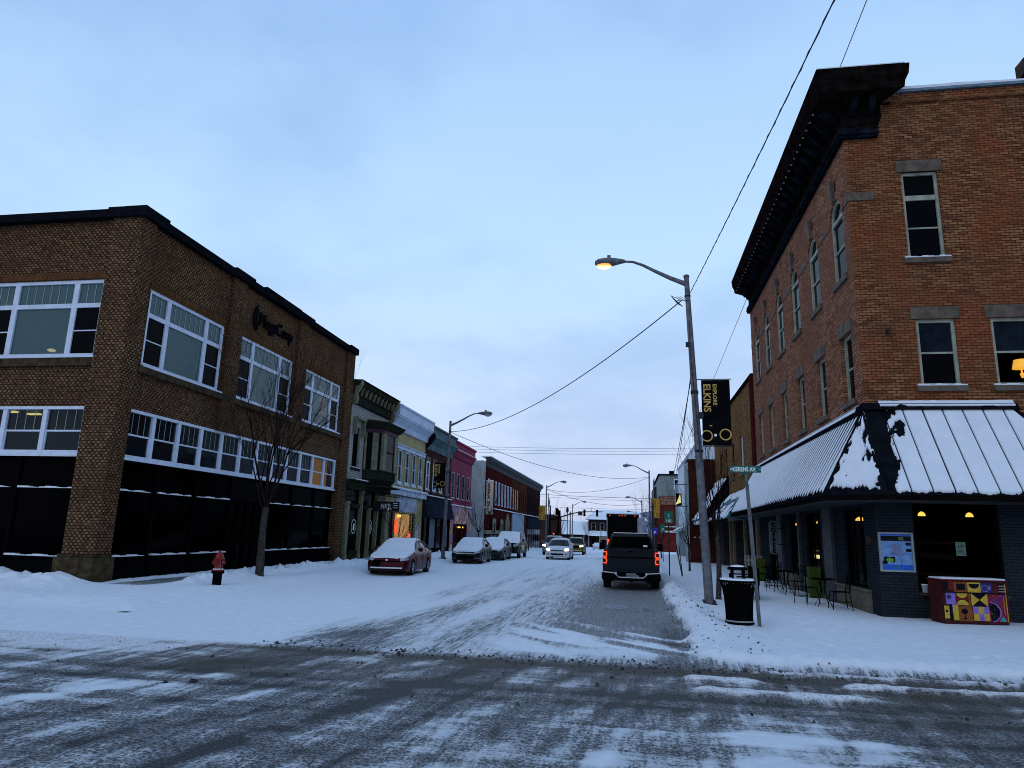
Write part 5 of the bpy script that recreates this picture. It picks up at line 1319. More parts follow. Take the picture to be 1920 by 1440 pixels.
m_ = MB(); m_.prism([(RX, 90.1, 8.61), (16, 90.1, 8.61), (16, 90.1, 9.8)], [(RX, 96, 8.61), (16, 96, 8.61), (16, 96, 9.8)]); m_.build('roof', M['snow'], gb)
tw = thing('mill_tower', 'tall mill tower with pale clapboard top over faded red brick', 'building', (RX, 141, 0))
X0 = 5.8
m_ = MB(); m_.box(X0, 10.4, 141, 170, -2, 9.6); m_.build('brick_shaft', brick('faded_red_brick', (.16, .022, .018), (.12, .018, .015), (.06, .02, .018), bw=.5, bh=.2, ms=.02), tw)
m_ = MB(); m_.box(X0 - .02, 10.42, 140.98, 170, 9.601, 13.6); m_.build('clapboard_top', mat('sage_clapboard', (.17, .20, .19), .8), tw)
m_ = MB(); m_.box(X0 - .3, 10.7, 140.7, 170.3, 13.61, 13.9); m_.build('roof', M['coping'], tw)
m_ = MB(); m_.box(X0 + .1, 10.3, 140.9, 140.97, 7.9, 9.5); m_.build('rusty_patch', mat('rusted_patch', (.22, .11, .07), .9, var=.5), tw)
window(tw, PY(140.95), 8.5, 9.9, 10.9, 12.9, M['white_paint'], M['glass_dark'], .03, .18)
m_ = MB(); m_.box(X0 + .1, 10.3, 140.75, 140.97, 2.6, 2.9); m_.box(X0 + .1, 10.3, 140.75, 140.97, 3.6, 3.75); m_.build('string_course', M['white_sheet'], tw)
m_ = MB(); m_.box(7.8, 8.8, 143, 144, 13.9, 14.7); m_.build('chimney', M['black_paint'], tw)
m_ = MB(); m_.box(X0 - .6, X0 - .01, 158, 176, -2, 12.4); m_.build('rear_bay', M['cornice_green'], tw)
m_ = MB()
for y in (158, 162, 166): m_.tube([(X0 - .5, y, 12.4), (X0 - .5, y, 14.4)], .06, 4)
m_.tube([(X0 - .5, 158, 14.3), (X0 - .5, 166, 14.3)], .06, 4); m_.tube([(X0 - .5, 158, 13.4), (X0 - .5, 166, 13.4)], .05, 4); m_.build('railing', M['steel'], tw)
m_ = MB(); m_.pbox(Pf, 6.84, 8.74, .68, .748, .003, .16); m_.build('window_ledge', M['stone_dark'], rb)
bk = thing('white_bucket', 'small white bucket on the dark window ledge left of the painted piano', 'bucket', (6.93, RY - .09, .75))
m_ = MB(); m_.lathe([(.055, 0), (.07, .17)], (6.93, RY - .09, .749), 16); m_.build('tub', M['plaster_grey'], bk)
m_ = MB(); m_.lathe([(.075, .171), (.075, .19)], (6.93, RY - .09, .749), 16); m_.build('lid', M['snow'], bk)
# ---------------------------------------------------------------- street lamps
def lamp(x, y, side, H, lean=0, on=False, label='', name='street_lamp', zb=None):
    z0 = gh(x, y) - .03 if zb is None else zb
    r = thing(name, label, 'street lamp', (x, y, z0), 0, 'cobra head street lamps along the street')
    s = side; tx = x + lean
    m_ = MB(); m_.tube([(x, y, z0 + .03), (x + lean * .5, y, z0 + H * .5), (tx, y, z0 + H)], [.125, .10, .072], 14); m_.lathe([(.085, 0), (.085, .06), (.03, .09)], (tx, y, z0 + H - .01), 14)
    m_.build('pole', M['steel'], r, smooth=True)
    m_ = MB(); m_.box(x - .19, x + .19, y - .19, y + .19, z0, z0 + .05)
    for a in (-1, 1):
        for b in (-1, 1): m_.tube([(x + a * .14, y + b * .14, z0 + .05), (x + a * .14, y + b * .14, z0 + .13)], .025, 6)
    m_.build('base_plate', M['steel_dark'], r)
    m_ = MB(); A = [(0, -.22), (.45, -.02), (.9, .22), (1.25, .42), (1.55, .54), (1.9, .57)]
    m_.tube([(tx + s * a, y, z0 + H + b) for a, b in A], [.075, .062, .05, .042, .036, .034], 10); m_.build('arm', M['steel'], r, smooth=True)
    hx = tx + s * 1.78; hz = z0 + H + .57
    secs = []
    for t_, w, h1, h2 in [(0, .05, .05, -.05), (.18, .09, .09, -.09), (.40, .15, .12, -.14), (.62, .17, .12, -.15), (.80, .15, .09, -.13), (.90, .06, .03, -.08)]:
        secs.append([(hx + s * t_, y + w * math.cos(a), hz + (h1 if math.sin(a) > 0 else -h2) * math.sin(a)) for a in [2 * math.pi * k / 12 for k in range(12)]])
    m_ = MB(); m_.loft(secs); m_.box(hx + s * .48 - .05, hx + s * .48 + .05, y - .05, y + .05, hz + .10, hz + .2)
    hd = m_.build('head', M['steel'], r, smooth=True)
    m_ = MB(); secs = []
    for q in range(6):
        f = math.sin(math.pi / 2 * q / 5); g = math.cos(math.pi / 2 * q / 5)
        secs.append([(hx + s * .62 + .23 * g * math.cos(a) + .0, y + .15 * g * math.sin(a), hz - .10 - .12 * f) for a in [2 * math.pi * k / 16 for k in range(16)]])
    m_.loft(secs); m_.build('lens', M['lamp_on'] if on else M['lens_off'], hd, smooth=True)
    m_ = MB(); m_.lathe([(.09, 0), (.09, .05)], (tx - lean * .05, y, z0 + H - .62), 12); m_.lathe([(.11, 0), (.11, .09)], (x + lean * .62, y, z0 + H * .62), 12); m_.lathe([(.118, 0), (.118, .07)], (x + lean * .42, y, z0 + H * .44), 12)
    m_.build('clamp_band', M['steel_dark'], r)
    return r
L1 = lamp(2.06, 19.9, -1, 9.25, -.37, True, 'lit street lamp glowing orange on the leaning near pole by the litter bin')
m_ = MB()
m_.box(1.60, 1.72, 19.84, 19.96, 5.0, 5.6) if 0 else None
m_.tube([(1.74, 19.76, 6.9), (1.72, 19.75, 8.0)], .012, 5); m_.tube([(1.95, 19.76, 3.9), (1.74, 19.76, 6.9)], .014, 5)
m_.box(1.62, 1.72, 19.82, 19.92, 7.25, 7.38); m_.box(1.93, 2.05, 19.80, 19.90, 5.15, 5.33)
for k in range(5):
    m_.tube([(1.72 - .12 * k * .3, 19.82, 8.62), (1.5 - .05 * k, 19.8, 8.75 - .12 * (k % 2)), (1.38 - .04 * k, 19.8, 8.55 + .06 * k), (1.56, 19.82, 8.45)], .008, 4)
m_.build('wire_coil', M['wire'], L1)
# fittings on pole
LL = lamp(-11.3, 42.3, 1, 8.45, .1, False, 'unlit street lamp standing between the red sedan and the black sedan')
lamp(1.95, 72.8, -1, 8.5, 0, False, 'unlit street lamp carrying an amber banner beyond the pickup')
lamp(1.9, 118, -1, 8.3, 0, False, 'unlit right hand street lamp just above the box truck')
lamp(1.9, 165, -1, 8.2, 0, False, 'smallest right hand street lamp in the far distance')
lamp(-11.0, 93, 1, 8.5, 0, False, 'unlit street lamp with amber banner by the end of the mall block')
lamp(-10.9, 135, 1, 8.4, 0, False, 'unlit street lamp among the utility poles in front of the depot')

def banner(x0, x1, y, z0, z1, label, px, col='black'):
    r = thing('banner', label, 'banner', (px, y, z0), 0, 'town banners hung from lamp poles')
    w = x1 - x0; m_ = MB(); n = 10
    ring = lambda z, k: [(x0 + .02 + w * .0, y, z), (x1, y, z), (x1, y + .012, z), (x0 + .02, y + .012, z)]
    secs = []
    for i in range(n + 1):
        z = z0 + (z1 - z0) * i / n; off_ = .015 * math.sin(i * .9)
        secs.append([(a, b + off_ * 0, c) for a, b, c in ring(z, i)])
    m_.loft(secs); m_.build('cloth', M['banner_black'] if col == 'black' else M['banner_yellow'], r)
    m_ = MB(); sgn_ = 1 if x1 > px else -1
    for z in (z0 - .02, z1 + .02): m_.tube([(px, y + .006, z), (x1 + .05 if sgn_ > 0 else x0 - .05, y + .006, z)], .014, 6)
    m_.build('bracket_rod', M['steel_dark'], r)
    ink = M['gold'] if col == 'black' else M['stone_dark']
    H = z1 - z0
    text(r, 'ELKINS', w * .34, (x0 + w * .10, y - .003, z1 - H * .06), (0, 0, -1), (1, 0, 0), ink, .002, bold=.006, sx=.95)
    text(r, 'EXPLORE', w * .185, (x0 + w * .42, y - .003, z1 - H * .065), (0, 0, -1), (1, 0, 0), ink, .002, bold=.004)
    m_ = MB()
    for cx_, cz in ((x0 + w * .17, z0 + H * .145), (x0 + w * .80, z0 + H * .165)):
        R1_, R2_ = w * .205, w * .16; n = 28; lim = lambda v: min(max(v, x0 + .025), x1 + .015)
        ra = [(lim(cx_ + R1_ * math.cos(2 * math.pi * k / n)), y - .003, cz + R1_ * math.sin(2 * math.pi * k / n)) for k in range(n)]
        rb_ = [(lim(cx_ + R2_ * math.cos(2 * math.pi * k / n)), y - .003, cz + R2_ * math.sin(2 * math.pi * k / n)) for k in range(n)]
        m_.add(ra + rb_, [(k, (k + 1) % n, n + (k + 1) % n, n + k) for k in range(n)])
    m_.box(x0 + w * .27, x0 + w * .36, y - .006, y - .003, z0 + H * .29, z0 + H * .305)
    m_.build('wheel_emblem', ink, r)
    m_ = MB(); c_ = (x0 + w * .46, y - .003, z0 + H * .155); m_.poly([(c_[0] + w * .05 * math.cos(k * .5236), c_[1], c_[2] + w * .05 * math.sin(k * .5236)) for k in range(12)])
    m_.build('white_dot', M['white_sheet'], r)
    return r
banner(2.0, 2.80, 19.9, 4.40, 6.27, 'black EXPLORE ELKINS banner on the near right lamp pole', 1.86)
banner(-12.16, -11.40, 42.3, 4.45, 6.03, 'black EXPLORE ELKINS banner on the left lamp pole before the brown store', -11.24)
banner(2.08, 2.95, 72.8, 3.65, 5.6, 'amber banner on the second lamp pole on the right', 1.95, 'y')
banner(-12.0, -11.12, 93, 3.55, 5.4, 'amber banner on the left lamp pole past the mall', -11.0, 'y')

# ---------------------------------------------------------------- street name sign
sn = thing('street_name_sign', 'leaning grey post with green KERENS AV. street name blades', 'sign', (2.57, 15.4, 0))
pt = lambda z: (2.57 - .15 * (z - .15) / 3.3, 15.4, z)
m_ = MB(); a, b = pt(.1), pt(3.02)
for s_ in (-1, 1): m_.hexa([(a[0] + s_ * .0 - (.035 if s_ < 0 else 0), a[1] - .012 * s_ - .01, a[2]), (a[0] + (.035 if s_ > 0 else 0), a[1] - .01, a[2]), (a[0] + (.035 if s_ > 0 else 0), a[1] + .02, a[2]), (a[0] - (.035 if s_ < 0 else 0), a[1] + .02, a[2]),
                              (b[0] - (.035 if s_ < 0 else 0), b[1] - .01, b[2]), (b[0] + (.035 if s_ > 0 else 0), b[1] - .01, b[2]), (b[0] + (.035 if s_ > 0 else 0), b[1] + .02, b[2]), (b[0] - (.035 if s_ < 0 else 0), b[1] + .02, b[2])])
m_.build('post', mat('dull_sign_post', (.12, .125, .125), .7, .2), sn)
m_ = MB(); m_.box(2.105, 2.735, 15.385, 15.393, 3.26, 3.405); m_.build('name_blade', M['teal_sign'], sn, bevel=.003)
text(sn, 'KERENS AV.', .125, (2.155, 15.382, 3.287), (1, 0, 0), (0, 0, 1), M['white_sheet'], .001, bold=.003, sx=.74)
m_ = MB(); m_.prism([(2.115, 15.381, 3.30), (2.145, 15.381, 3.33), (2.115, 15.381, 3.36)], [(2.115, 15.384, 3.30), (2.145, 15.384, 3.33), (2.115, 15.384, 3.36)]); m_.lathe([(.012, 0), (.012, .003)], (2.715, 15.381, 3.33), 8, 'y'); m_.build('arrow_mark', M['white_sheet'], sn)
m_ = MB(); m_.hexa([(2.38, 15.25, 3.08), (2.388, 15.25, 3.08), (2.488, 15.62, 3.08), (2.48, 15.62, 3.08), (2.38, 15.25, 3.22), (2.388, 15.25, 3.22), (2.488, 15.62, 3.22), (2.48, 15.62, 3.22)]); m_.build('cross_blade', M['teal_sign'], sn)
m_ = MB(); m_.tube([(2.43, 15.4, 2.98), (2.43, 15.4, 3.08)], .035, 8); m_.tube([(2.43, 15.4, 3.22), (2.425, 15.4, 3.27)], .03, 8); m_.build('blade_clamp', M['teal_sign'], sn)

# ---------------------------------------------------------------- litter bin
def bin_(x, y, label, sc=1):
    z = gh(x, y) - .02
    r = thing('litter_bin', label, 'litter bin', (x, y, z))
    m_ = MB(); n = 34; prof = [(.27, .06), (.275, .3), (.295, .55), (.33, .75), (.37, .86)]
    for k in range(n):
        a = 2 * math.pi * k / n; ca, sa = math.cos(a), math.sin(a); w = .016
        secs = []
        for R, h in prof:
            R *= sc; secs.append([(x + R * ca - w * sa, y + R * sa + w * ca, z + h), (x + R * ca + w * sa, y + R * sa - w * ca, z + h), (x + (R - .012) * ca + w * sa, y + (R - .012) * sa - w * ca, z + h), (x + (R - .012) * ca - w * sa, y + (R - .012) * sa + w * ca, z + h)])
        m_.loft(secs)
    m_.build('slatted_basket', M['black_paint'], r)
    m_ = MB(); m_.lathe([(.25 * sc, .05), (.25 * sc, .8)], (x, y, z), 24); m_.build('liner', M['black_paint'], r)
    m_ = MB()
    for R, h, t_ in ((.285, .03, .04), (.385, .85, .04)):
        m_.lathe([(R * sc, h), (R * sc + .01, h + t_ / 2), (R * sc, h + t_)], (x, y, z), 28)
    m_.build('band', M['black_paint'], r)
    m_ = MB(); m_.lathe([(.285 * sc + .004, .075), (.285 * sc + .008, .09), (.28 * sc, .10)], (x, y, z), 28); m_.build('band_snow', M['plaster_grey'], r)
    m_ = MB(); m_.lathe([(.36 * sc, .892), (.37 * sc, .90), (.35 * sc, .925), (.20, .93)], (x, y, z), 28); m_.build('rim_snow', M['snow'], r)
    m_ = MB()
    for k in range(4):
        a = math.pi / 4 + k * math.pi / 2; m_.box(x + .16 * math.cos(a) - .018, x + .16 * math.cos(a) + .018, y + .16 * math.sin(a) - .018, y + .16 * math.sin(a) + .018, z + .88, z + 1.1)
    m_.lathe([(.20, 1.10), (.21, 1.12), (.19, 1.15), (.05, 1.19)], (x, y, z), 24); m_.build('rain_hood', M['black_paint'], r)
    m_ = MB(); m_.lathe([(.15, 1.155), (.13, 1.185), (.03, 1.20)], (x, y, z), 24); m_.build('hood_snow', M['snow'], r)
    return r
bin_(2.21, 15.62, 'flared black slatted litter bin with snow on its rain hood')
# bench behind the bin
bx, by = 3.35, 22.6; z = gh(bx, by)
be = thing('street_bench', 'black metal bench with snowed seat between the bin and the cafe', 'bench', (bx, by, z))
m_ = MB()
for k in range(8): m_.box(bx - .28 + k * .07, bx - .235 + k * .07, by - .85, by + .85, z + .42, z + .45)
m_.build('seat', M['black_paint'], be)
m_ = MB()
for k in range(22): m_.box(bx + .29, bx + .32, by - .85 + k * .08, by - .82 + k * .08, z + .45, z + .85)
m_.box(bx + .28, bx + .33, by - .87, by + .87, z + .85, z + .9); m_.build('backrest', M['black_paint'], be)
for yy in (-.82, .8):
    m_ = MB(); m_.box(bx - .3, bx - .25, by + yy, by + yy + .05, z - .05, z + .64); m_.box(bx + .27, bx + .32, by + yy, by + yy + .05, z - .05, z + .64); m_.box(bx - .3, bx + .3, by + yy, by + yy + .05, z + .62, z + .66); m_.build('leg', M['black_paint'], be)
m_ = MB(); m_.box(bx - .27, bx + .25, by - .84, by + .84, z + .451, z + .49); m_.build('seat_snow', M['snow'], be)

# ---------------------------------------------------------------- hydrant
hx_, hy = -11.67, 18.9; z = gh(hx_, hy) - .02
hd = thing('fire_hydrant', 'red fire hydrant with black barrel standing in the snow', 'hydrant', (hx_, hy, z))
m_ = MB(); m_.lathe([(.125, 0), (.125, .32), (.175, .33), (.175, .40)], (hx_, hy, z), 20); m_.build('lower_barrel', M['black_paint'], hd, smooth=True)
m_ = MB(); m_.lathe([(.17, .401), (.17, .43), (.125, .44), (.115, .70), (.15, .71), (.15, .75), (.13, .77), (.115, .84), (.07, .90), (.03, .92), (.03, .98)], (hx_, hy, z), 20)
up_ = m_.build('upper_barrel', M['hydrant_red'], hd, smooth=True)
for dx, dy, r_, l_ in [(0, -1, .075, .19), (-1, 0, .055, .18), (1, 0, .055, .18)]:
    m_ = MB(); c = (hx_, hy, z + .64)
    m_.tube([(c[0] + dx * .08, c[1] + dy * .08, c[2]), (c[0] + dx * l_ * .75, c[1] + dy * l_ * .75, c[2]), (c[0] + dx * l_ * .76, c[1] + dy * l_ * .76, c[2]), (c[0] + dx * l_, c[1] + dy * l_, c[2])], [r_ * .8, r_ * .8, r_ * 1.1, r_], 10); m_.build('outlet_cap', M['hydrant_red'], hd)
m_ = MB(); m_.lathe([(.145, .44), (.15, .455), (.12, .47)], (hx_, hy, z), 20); m_.build('flange_snow', M['snow'], hd)
m_ = MB(); m_.tube([(hx_ + .12, hy - .12, z + .60), (hx_ + .17, hy - .16, z + .5), (hx_ + .14, hy - .13, z + .45)], .008, 5); m_.build('chain', M['steel'], hd)

# ---------------------------------------------------------------- bare trees
def tree(x, y, H, spread, rt, seed, label, fork=.35, n0=6, lean=(0, 0), name='bare_tree', depth=4, group='leafless street trees'):
    r = random.Random(seed); z = gh(x, y) - .05
    o = thing(name, label, 'tree', (x, y, z), 0, group)
    m_ = MB(); top = Vector((x + lean[0], y + lean[1], z + H * fork)); base = Vector((x, y, z))
    pts = [base, base + Vector((0, 0, .12)), base.lerp(top, .35) + Vector((r.uniform(-.04, .04), 0, 0)), base.lerp(top, .7) + Vector((r.uniform(-.05, .05), 0, 0)), top]
    m_.tube(pts, [rt * 1.35, rt * 1.1, rt, rt * .88, rt * .8], 10)
    m_.build('trunk', M['bark'], o, smooth=True)
    m_ = MB()
    def grow(p, d, L, rad, lv):
        q = p; ps = [p]; dd = d.copy(); ns = 4
        for i in range(ns):
            dd = (dd + Vector((r.uniform(-.13, .13), r.uniform(-.13, .13), r.uniform(-.02, .12)))).normalized()
            q = q + dd * L / ns; ps.append(q)
        m_.tube(ps, [rad * (1 - .55 * i / ns) for i in range(ns + 1)], 5 if lv > 2 else 4, False)
        if lv == 0: return
        for k in range(r.choice([2, 3, 3]) + (1 if lv > 2 else 0)):
            i = r.choice([1, 2, 3, 4]) if k else 4
            a = r.uniform(0, 6.28); s_ = r.uniform(.25, .6) if i < 4 else .2
            nd = (dd + Vector((math.cos(a), math.sin(a), r.uniform(-.1, .4))) * s_).normalized()
            grow(ps[i], nd, L * r.uniform(.55, .8), rad * (.62 if i < 4 else .5) * (1 - .1 * i) + .002, lv - 1)
    for k in range(n0):
        a = 6.28 * k / n0 + r.uniform(-.3, .3); sp_ = spread * r.uniform(.5, 1.1)
        d = Vector((math.cos(a) * sp_, math.sin(a) * sp_, 1)).normalized()
        grow(top - Vector((0, 0, r.uniform(0, H * fork * .18))), d, H * (1 - fork) * .50 * r.uniform(.8, 1.1), rt * .36, depth)
    m_.build('crown', M['twig'], o)
    return o
tree(-12.29, 22.37, 7.8, .55, .13, 4, 'bare street tree beside the hydrant in front of the black glass shopfront', fork=.30, n0=6)
tree(-11.9, 35.0, 4.3, .75, .06, 9, 'low spreading bare tree behind the red sedan at the lit shop', fork=.17, n0=7, depth=3)
tree(-12.2, 56.5, 6.6, .75, .08, 14, 'bare tree between the left lamp pole and the mall sign', fork=.25, n0=6, depth=3)
tree(-12.0, 84.0, 6.0, .6, .08, 17, 'small bare tree before the pale blue shopfront of the mall block', fork=.3, n0=5, depth=3)
tree(-12.0, 106, 7.0, .5, .09, 19, 'bare tree at the far end of the mall block', fork=.3, n0=5, depth=3)
tree(2.5, 21.6, 4.9, .32, .075, 23, 'slender dark bare tree directly behind the near lamp pole', fork=.42, n0=5, depth=3)
tree(3.0, 38.0, 4.2, .4, .055, 29, 'bare tree by the canvas awning on the right pavement', fork=.32, n0=6, depth=3)
tree(2.6, 62, 4.8, .75, .06, 31, 'bare tree behind the green parking sign', fork=.3, n0=5, depth=3)
tree(2.2, 96, 8.5, .8, .11, 33, 'bare tree spreading left above the box truck', fork=.3, n0=6, depth=3)
tree(-14.5, 150, 9, .5, .13, 37, 'bare tree far off behind the traffic signal mast', fork=.3, n0=5, depth=3)
tree(-11.5, 196, 8, .6, .13, 41, 'bare tree in front of the depot low roof', fork=.3, n0=5, depth=3)

# ---------------------------------------------------------------- small signs on the right pavement
def sign_post(x, y, H, w, h, m, label, name='parking_sign', words=None, lean=0):
    z = gh(x, y) - .05; r = thing(name, label, 'sign', (x, y, z))
    m_ = MB(); m_.tube([(x, y, z), (x + lean, y, z + H)], .03, 6); m_.build('post', M['steel_dark'], r)
    m_ = MB(); m_.box(x + lean - w / 2, x + lean + w / 2, y - .045, y - .033, z + H - h, z + H + .03); m_.build('panel', m, r, bevel=.01)
    if words:
        for i, t_ in enumerate(words): text(r, t_, h / (len(words) + .6), (x + lean, y - .05, z + H - h * (i + 1) / (len(words) + .15)), (1, 0, 0), (0, 0, 1), M['white_sheet'], .002, 'letter', 'CENTER')
    return r
sign_post(1.62, 31, 2.72, .36, .48, M['green_sign'], 'tall green parking sign on a dark post behind the pickup', words=['2', 'HR'])
sign_post(1.75, 52, 2.3, .36, .50, mat('royal_blue_sign', (.02, .05, .38), .4), 'blue accessible parking sign just right of the pickup cab', words=['P'])
sign_post(2.2, 50, 2.55, .34, .48, M['green_sign'], 'small green parking sign beside the blue one', words=['P'])
sg_ = thing('leaning_stake_pair', 'two thin leaning stakes holding a young sapling', 'stakes', (2.25, 32.9, .1))
m_ = MB(); m_.tube([(2.28, 32.9, gh(2.28, 32.9) - .05), (2.02, 33, 1.6)], .028, 5); m_.build('stake', M['bark'], sg_)
m_ = MB(); m_.tube([(2.3, 33, gh(2.3, 33) - .05), (2.16, 33.1, 1.5)], .022, 5); m_.build('stake', M['bark'], sg_)

# ---------------------------------------------------------------- traffic signals
ts = thing('traffic_signal', 'black mast arm traffic signal reaching over the far junction', 'traffic light', (-12.7, 112, -.9))
k_ = 112 / 105.
m_ = MB(); m_.tube([(-12.6, 112, -1), (-12.6, 112, 6.2)], [.16, .12], 8); m_.build('pole', M['black_paint'], ts)
m_ = MB(); m_.tube([(-12.6, 112, 3.9), (-10.6, 112, 4.5), (-8.6, 112, 5.1), (-7.3, 112, 5.3), (-4.3, 112, 5.35)], [.11, .10, .08, .07, .06], 8); m_.build('mast_arm', M['black_paint'], ts)
def sig(x, z, y=112, s=1.0, par=ts):
    m_ = MB(); m_.box(x - .17 * s, x + .17 * s, y - .15, y + .15, z - .95 * s, z + .1); hd_ = m_.build('signal_head', M['black_paint'], par)
    m_ = MB()
    for i in range(3): m_.lathe([(.11 * s, 0), (.12 * s, -.14), (.11 * s, -.01)], (x, y - .15, z - .1 - .29 * i * s), 10, 'y')
    m_.build('visor', M['trim'], hd_)
    return hd_
sig(-7.15, 5.55); sig(-5.15, 5.55)
m_ = MB(); m_.box(-8.15, -7.45, 111.9, 112.0, 4.75, 5.35); m_.build('lane_sign', M['steel_dark'], ts)
m_ = MB(); m_.tube([(-6.1, 112, 5.35), (-6.1, 112, 5.95)], .05, 6); m_.build('sensor', M['black_paint'], ts)
t2 = thing('corner_signal', 'black post with clustered signal heads and one lit red light', 'traffic light', (-11.3, 112, -.9))
m_ = MB(); m_.tube([(-11.3, 112, -1), (-11.3, 112, 5.6)], .12, 8); m_.build('pole', M['black_paint'], t2)
sig(-11.55, 5.7, 112, 1.1, t2); sig(-11.1, 5.3, 111.8, 1.1, t2)
m_ = MB(); m_.box(-12.1, -11.4, 111.6, 112, 1.45, 2.1); m_.build('pedestrian_head', M['black_paint'], t2)
m_ = MB(); m_.lathe([(.13, 0), (.13, -.05)], (-11.95, 111.58, 1.78), 12, 'y'); m_.build('red_light', M['red_glow'], t2)
ol = thing('globe_post_lamp', 'old fashioned dark lantern post near the signals', 'street lamp', (-10.2, 116, -1))
m_ = MB(); m_.tube([(-10.2, 116, -1), (-10.2, 116, 5.2)], .07, 6); m_.build('pole', M['black_paint'], ol)
m_ = MB(); m_.lathe([(.1, 5.2), (.24, 5.5), (.2, 5.9), (.05, 6.15)], (-10.2, 116, 0), 10); m_.build('lantern', M['steel_dark'], ol)
fp = thing('flag_pole', 'slim pole with a furled flag beside the signal mast', 'flag pole', (-13.6, 118, -1))
m_ = MB(); m_.tube([(-13.6, 118, -1), (-13.6, 118, 8.4)], .06, 6); m_.build('pole', M['steel'], fp)
m_ = MB(); m_.tube([(-13.5, 118, 7.6), (-13.42, 118, 6.9), (-13.5, 118, 6.2)], [.06, .14, .05], 6); m_.build('flag', mat('dull_furled_flag', (.13, .09, .15), .8), fp)
for (x, y, H, lb) in [(-11.15, 133, 7.1, 'plain wooden utility pole beside the central far street lamp'), (-15.6, 112, 7.6, 'thin grey pole with a round top by the mall block end'), (-7.3, 180, 5.4, 'short grey pole left of the depot'), (2.15, 70, 5.2, 'dark utility pole right of the amber banner')]:
    up = thing('utility_pole', lb, 'pole', (x, y, road_z(y)), 0)
    zz = float(road_z(y)); m_ = MB(); m_.tube([(x, y, zz - .1), (x, y, zz + H)], [.13, .09], 8); m_.build('pole', M['steel'] if 'grey' in lb else M['bark'], up)
    m_ = MB(); m_.lathe([(.09, 0), (.2, .12), (.2, .3), (.05, .42)], (x, y, zz + H), 8) if 'round' in lb else m_.box(x - .25, x + .25, y - .05, y + .05, zz + H - .4, zz + H - .3); m_.build('pole_top', M['steel_dark'], up)

# ---------------------------------------------------------------- wires
def wire(a, b, sag, label, r=.016, twist=False, group='overhead wires across the street'):
    a, b = Vector(a), Vector(b); n = 28; pts = []
    for i in range(n + 1):
        t_ = i / n; p = a.lerp(b, t_); p.z -= 4 * sag * t_ * (1 - t_); pts.append(p)
    m_ = MB(); m_.tube(pts, r, 5)
    if twist:
        q = []
        for i in range(n * 8 + 1):
            t_ = i / (n * 8); p = a.lerp(b, t_); p.z -= 4 * sag * t_ * (1 - t_); an = t_ * (b - a).length * 9
            q.append(p + Vector((math.cos(an), 0, math.sin(an))) * r * 1.3)
        m_.tube(q, r * .6, 4)
    o = m_.build('overhead_wire', M['wire']); return tag(o, label, 'wire', group)
wire((1.74, 19.9, 8.8), (5.0, -24, 9.9), .6, 'twisted thick cable climbing from the lit lamp pole out of the top of the picture', .010, True)
wire((1.50, 19.85, 8.62), (-11.15, 42.3, 8.0), .95, 'span wire sagging from the lit lamp pole to the left lamp pole', .017)
wire((-11.15, 42.3, 7.95), (1.9, 72.8, 7.75), 1.1, 'wire sagging from the left lamp pole to the second right lamp', .017)
wire((1.9, 72.8, 7.7), (-11, 93, 7.6), .9, 'faint wire between the second right lamp and the second left lamp', .02)
wire((-11, 93, 7.6), (1.9, 118, 7.0), 1.0, 'faint wire between the two furthest lamp pairs', .025)
wire((4.86, 100, 8.2), (8.3, 22.5, 20.4), .5, 'long service wire rising behind the dark cornice corner', .016)
wire((6.0, 110, 9.2), (1.78, 19.95, 6.5), .6, 'service wire dropping beside the lamp pole to the mill tower', .016)
wire((6.6, 110, 9.8), (1.78, 19.95, 6.62), .6, 'second service wire dropping beside the lamp pole to the mill tower', .016)
for k, (z0_, lb) in enumerate([(16.6, 'top of three parallel wires crossing the far street'), (16.15, 'middle of three parallel wires crossing the far street'), (15.6, 'bottom of three parallel wires crossing the far street')]):
    wire((-30, 120, z0_), (20, 120, z0_ + .15), .35, lb, .026)
for k, (y, z0_, z1_, lb) in enumerate([(125, 8.9, 8.3, 'heavy wire crossing at the height of the far lamp heads'), (128, 8.6, 8.0, 'thin wire just under the heavy crossing wire'), (140, 7.2, 7.0, 'upper faint wire in front of the depot roof'), (150, 5.9, 6.0, 'lower faint wire in front of the depot roof')]):
    wire((-22, y, z0_), (12, y, z1_), .3, lb, .035 if k == 0 else .022)
wire((5.95, 53, 5.2), (-.5, 140, 6), .8, 'thin line from the red brick pier down the street', .012)

# ---------------------------------------------------------------- cafe furniture
def chair_mesh(root, x, y, z, rz):
    c, s = math.cos(rz), math.sin(rz)
    T = lambda a, b, h: (x + a * c - b * s, y + a * s + b * c, z + h)
    m_ = MB(); m_.prism([T(-.2, -.2, .44), T(.2, -.2, .44), T(.2, .2, .44), T(-.2, .2, .44)], [T(-.2, -.2, .455), T(.2, -.2, .455), T(.2, .2, .455), T(-.2, .2, .455)]); m_.build('seat', M['black_paint'], root)
    m_ = MB(); m_.tube([T(-.19, .2, .44), T(-.2, .26, .85), T(-.1, .28, .93), T(.1, .28, .93), T(.2, .26, .85), T(.19, .2, .44)], .013, 6)
    for k in (-.1, 0, .1): m_.tube([T(k, .21, .46), T(k, .27, .91)], .007, 5)
    m_.build('backrest', M['black_paint'], root)
    for a, b in ((-.19, -.19), (.19, -.19), (-.19, .19), (.19, .19)):
        m_ = MB(); m_.tube([T(a, b, .44), T(a * 1.25, b * 1.3, -.03)], .012, 6); m_.build('leg', M['black_paint'], root)
    m_ = MB(); m_.tube([T(-.2, -.2, .2), T(.2, -.2, .2), T(.2, .2, .2), T(-.2, .2, .2), T(-.2, -.2, .2)], .008, 5); m_.build('stretcher', M['black_paint'], root)
def chair(x, y, rz, label):
    z = gh(x, y); r = thing('cafe_chair', label, 'chair', (x, y, z), 0, 'black metal cafe chairs on the snowy pavement'); chair_mesh(r, x, y, z, rz); return r
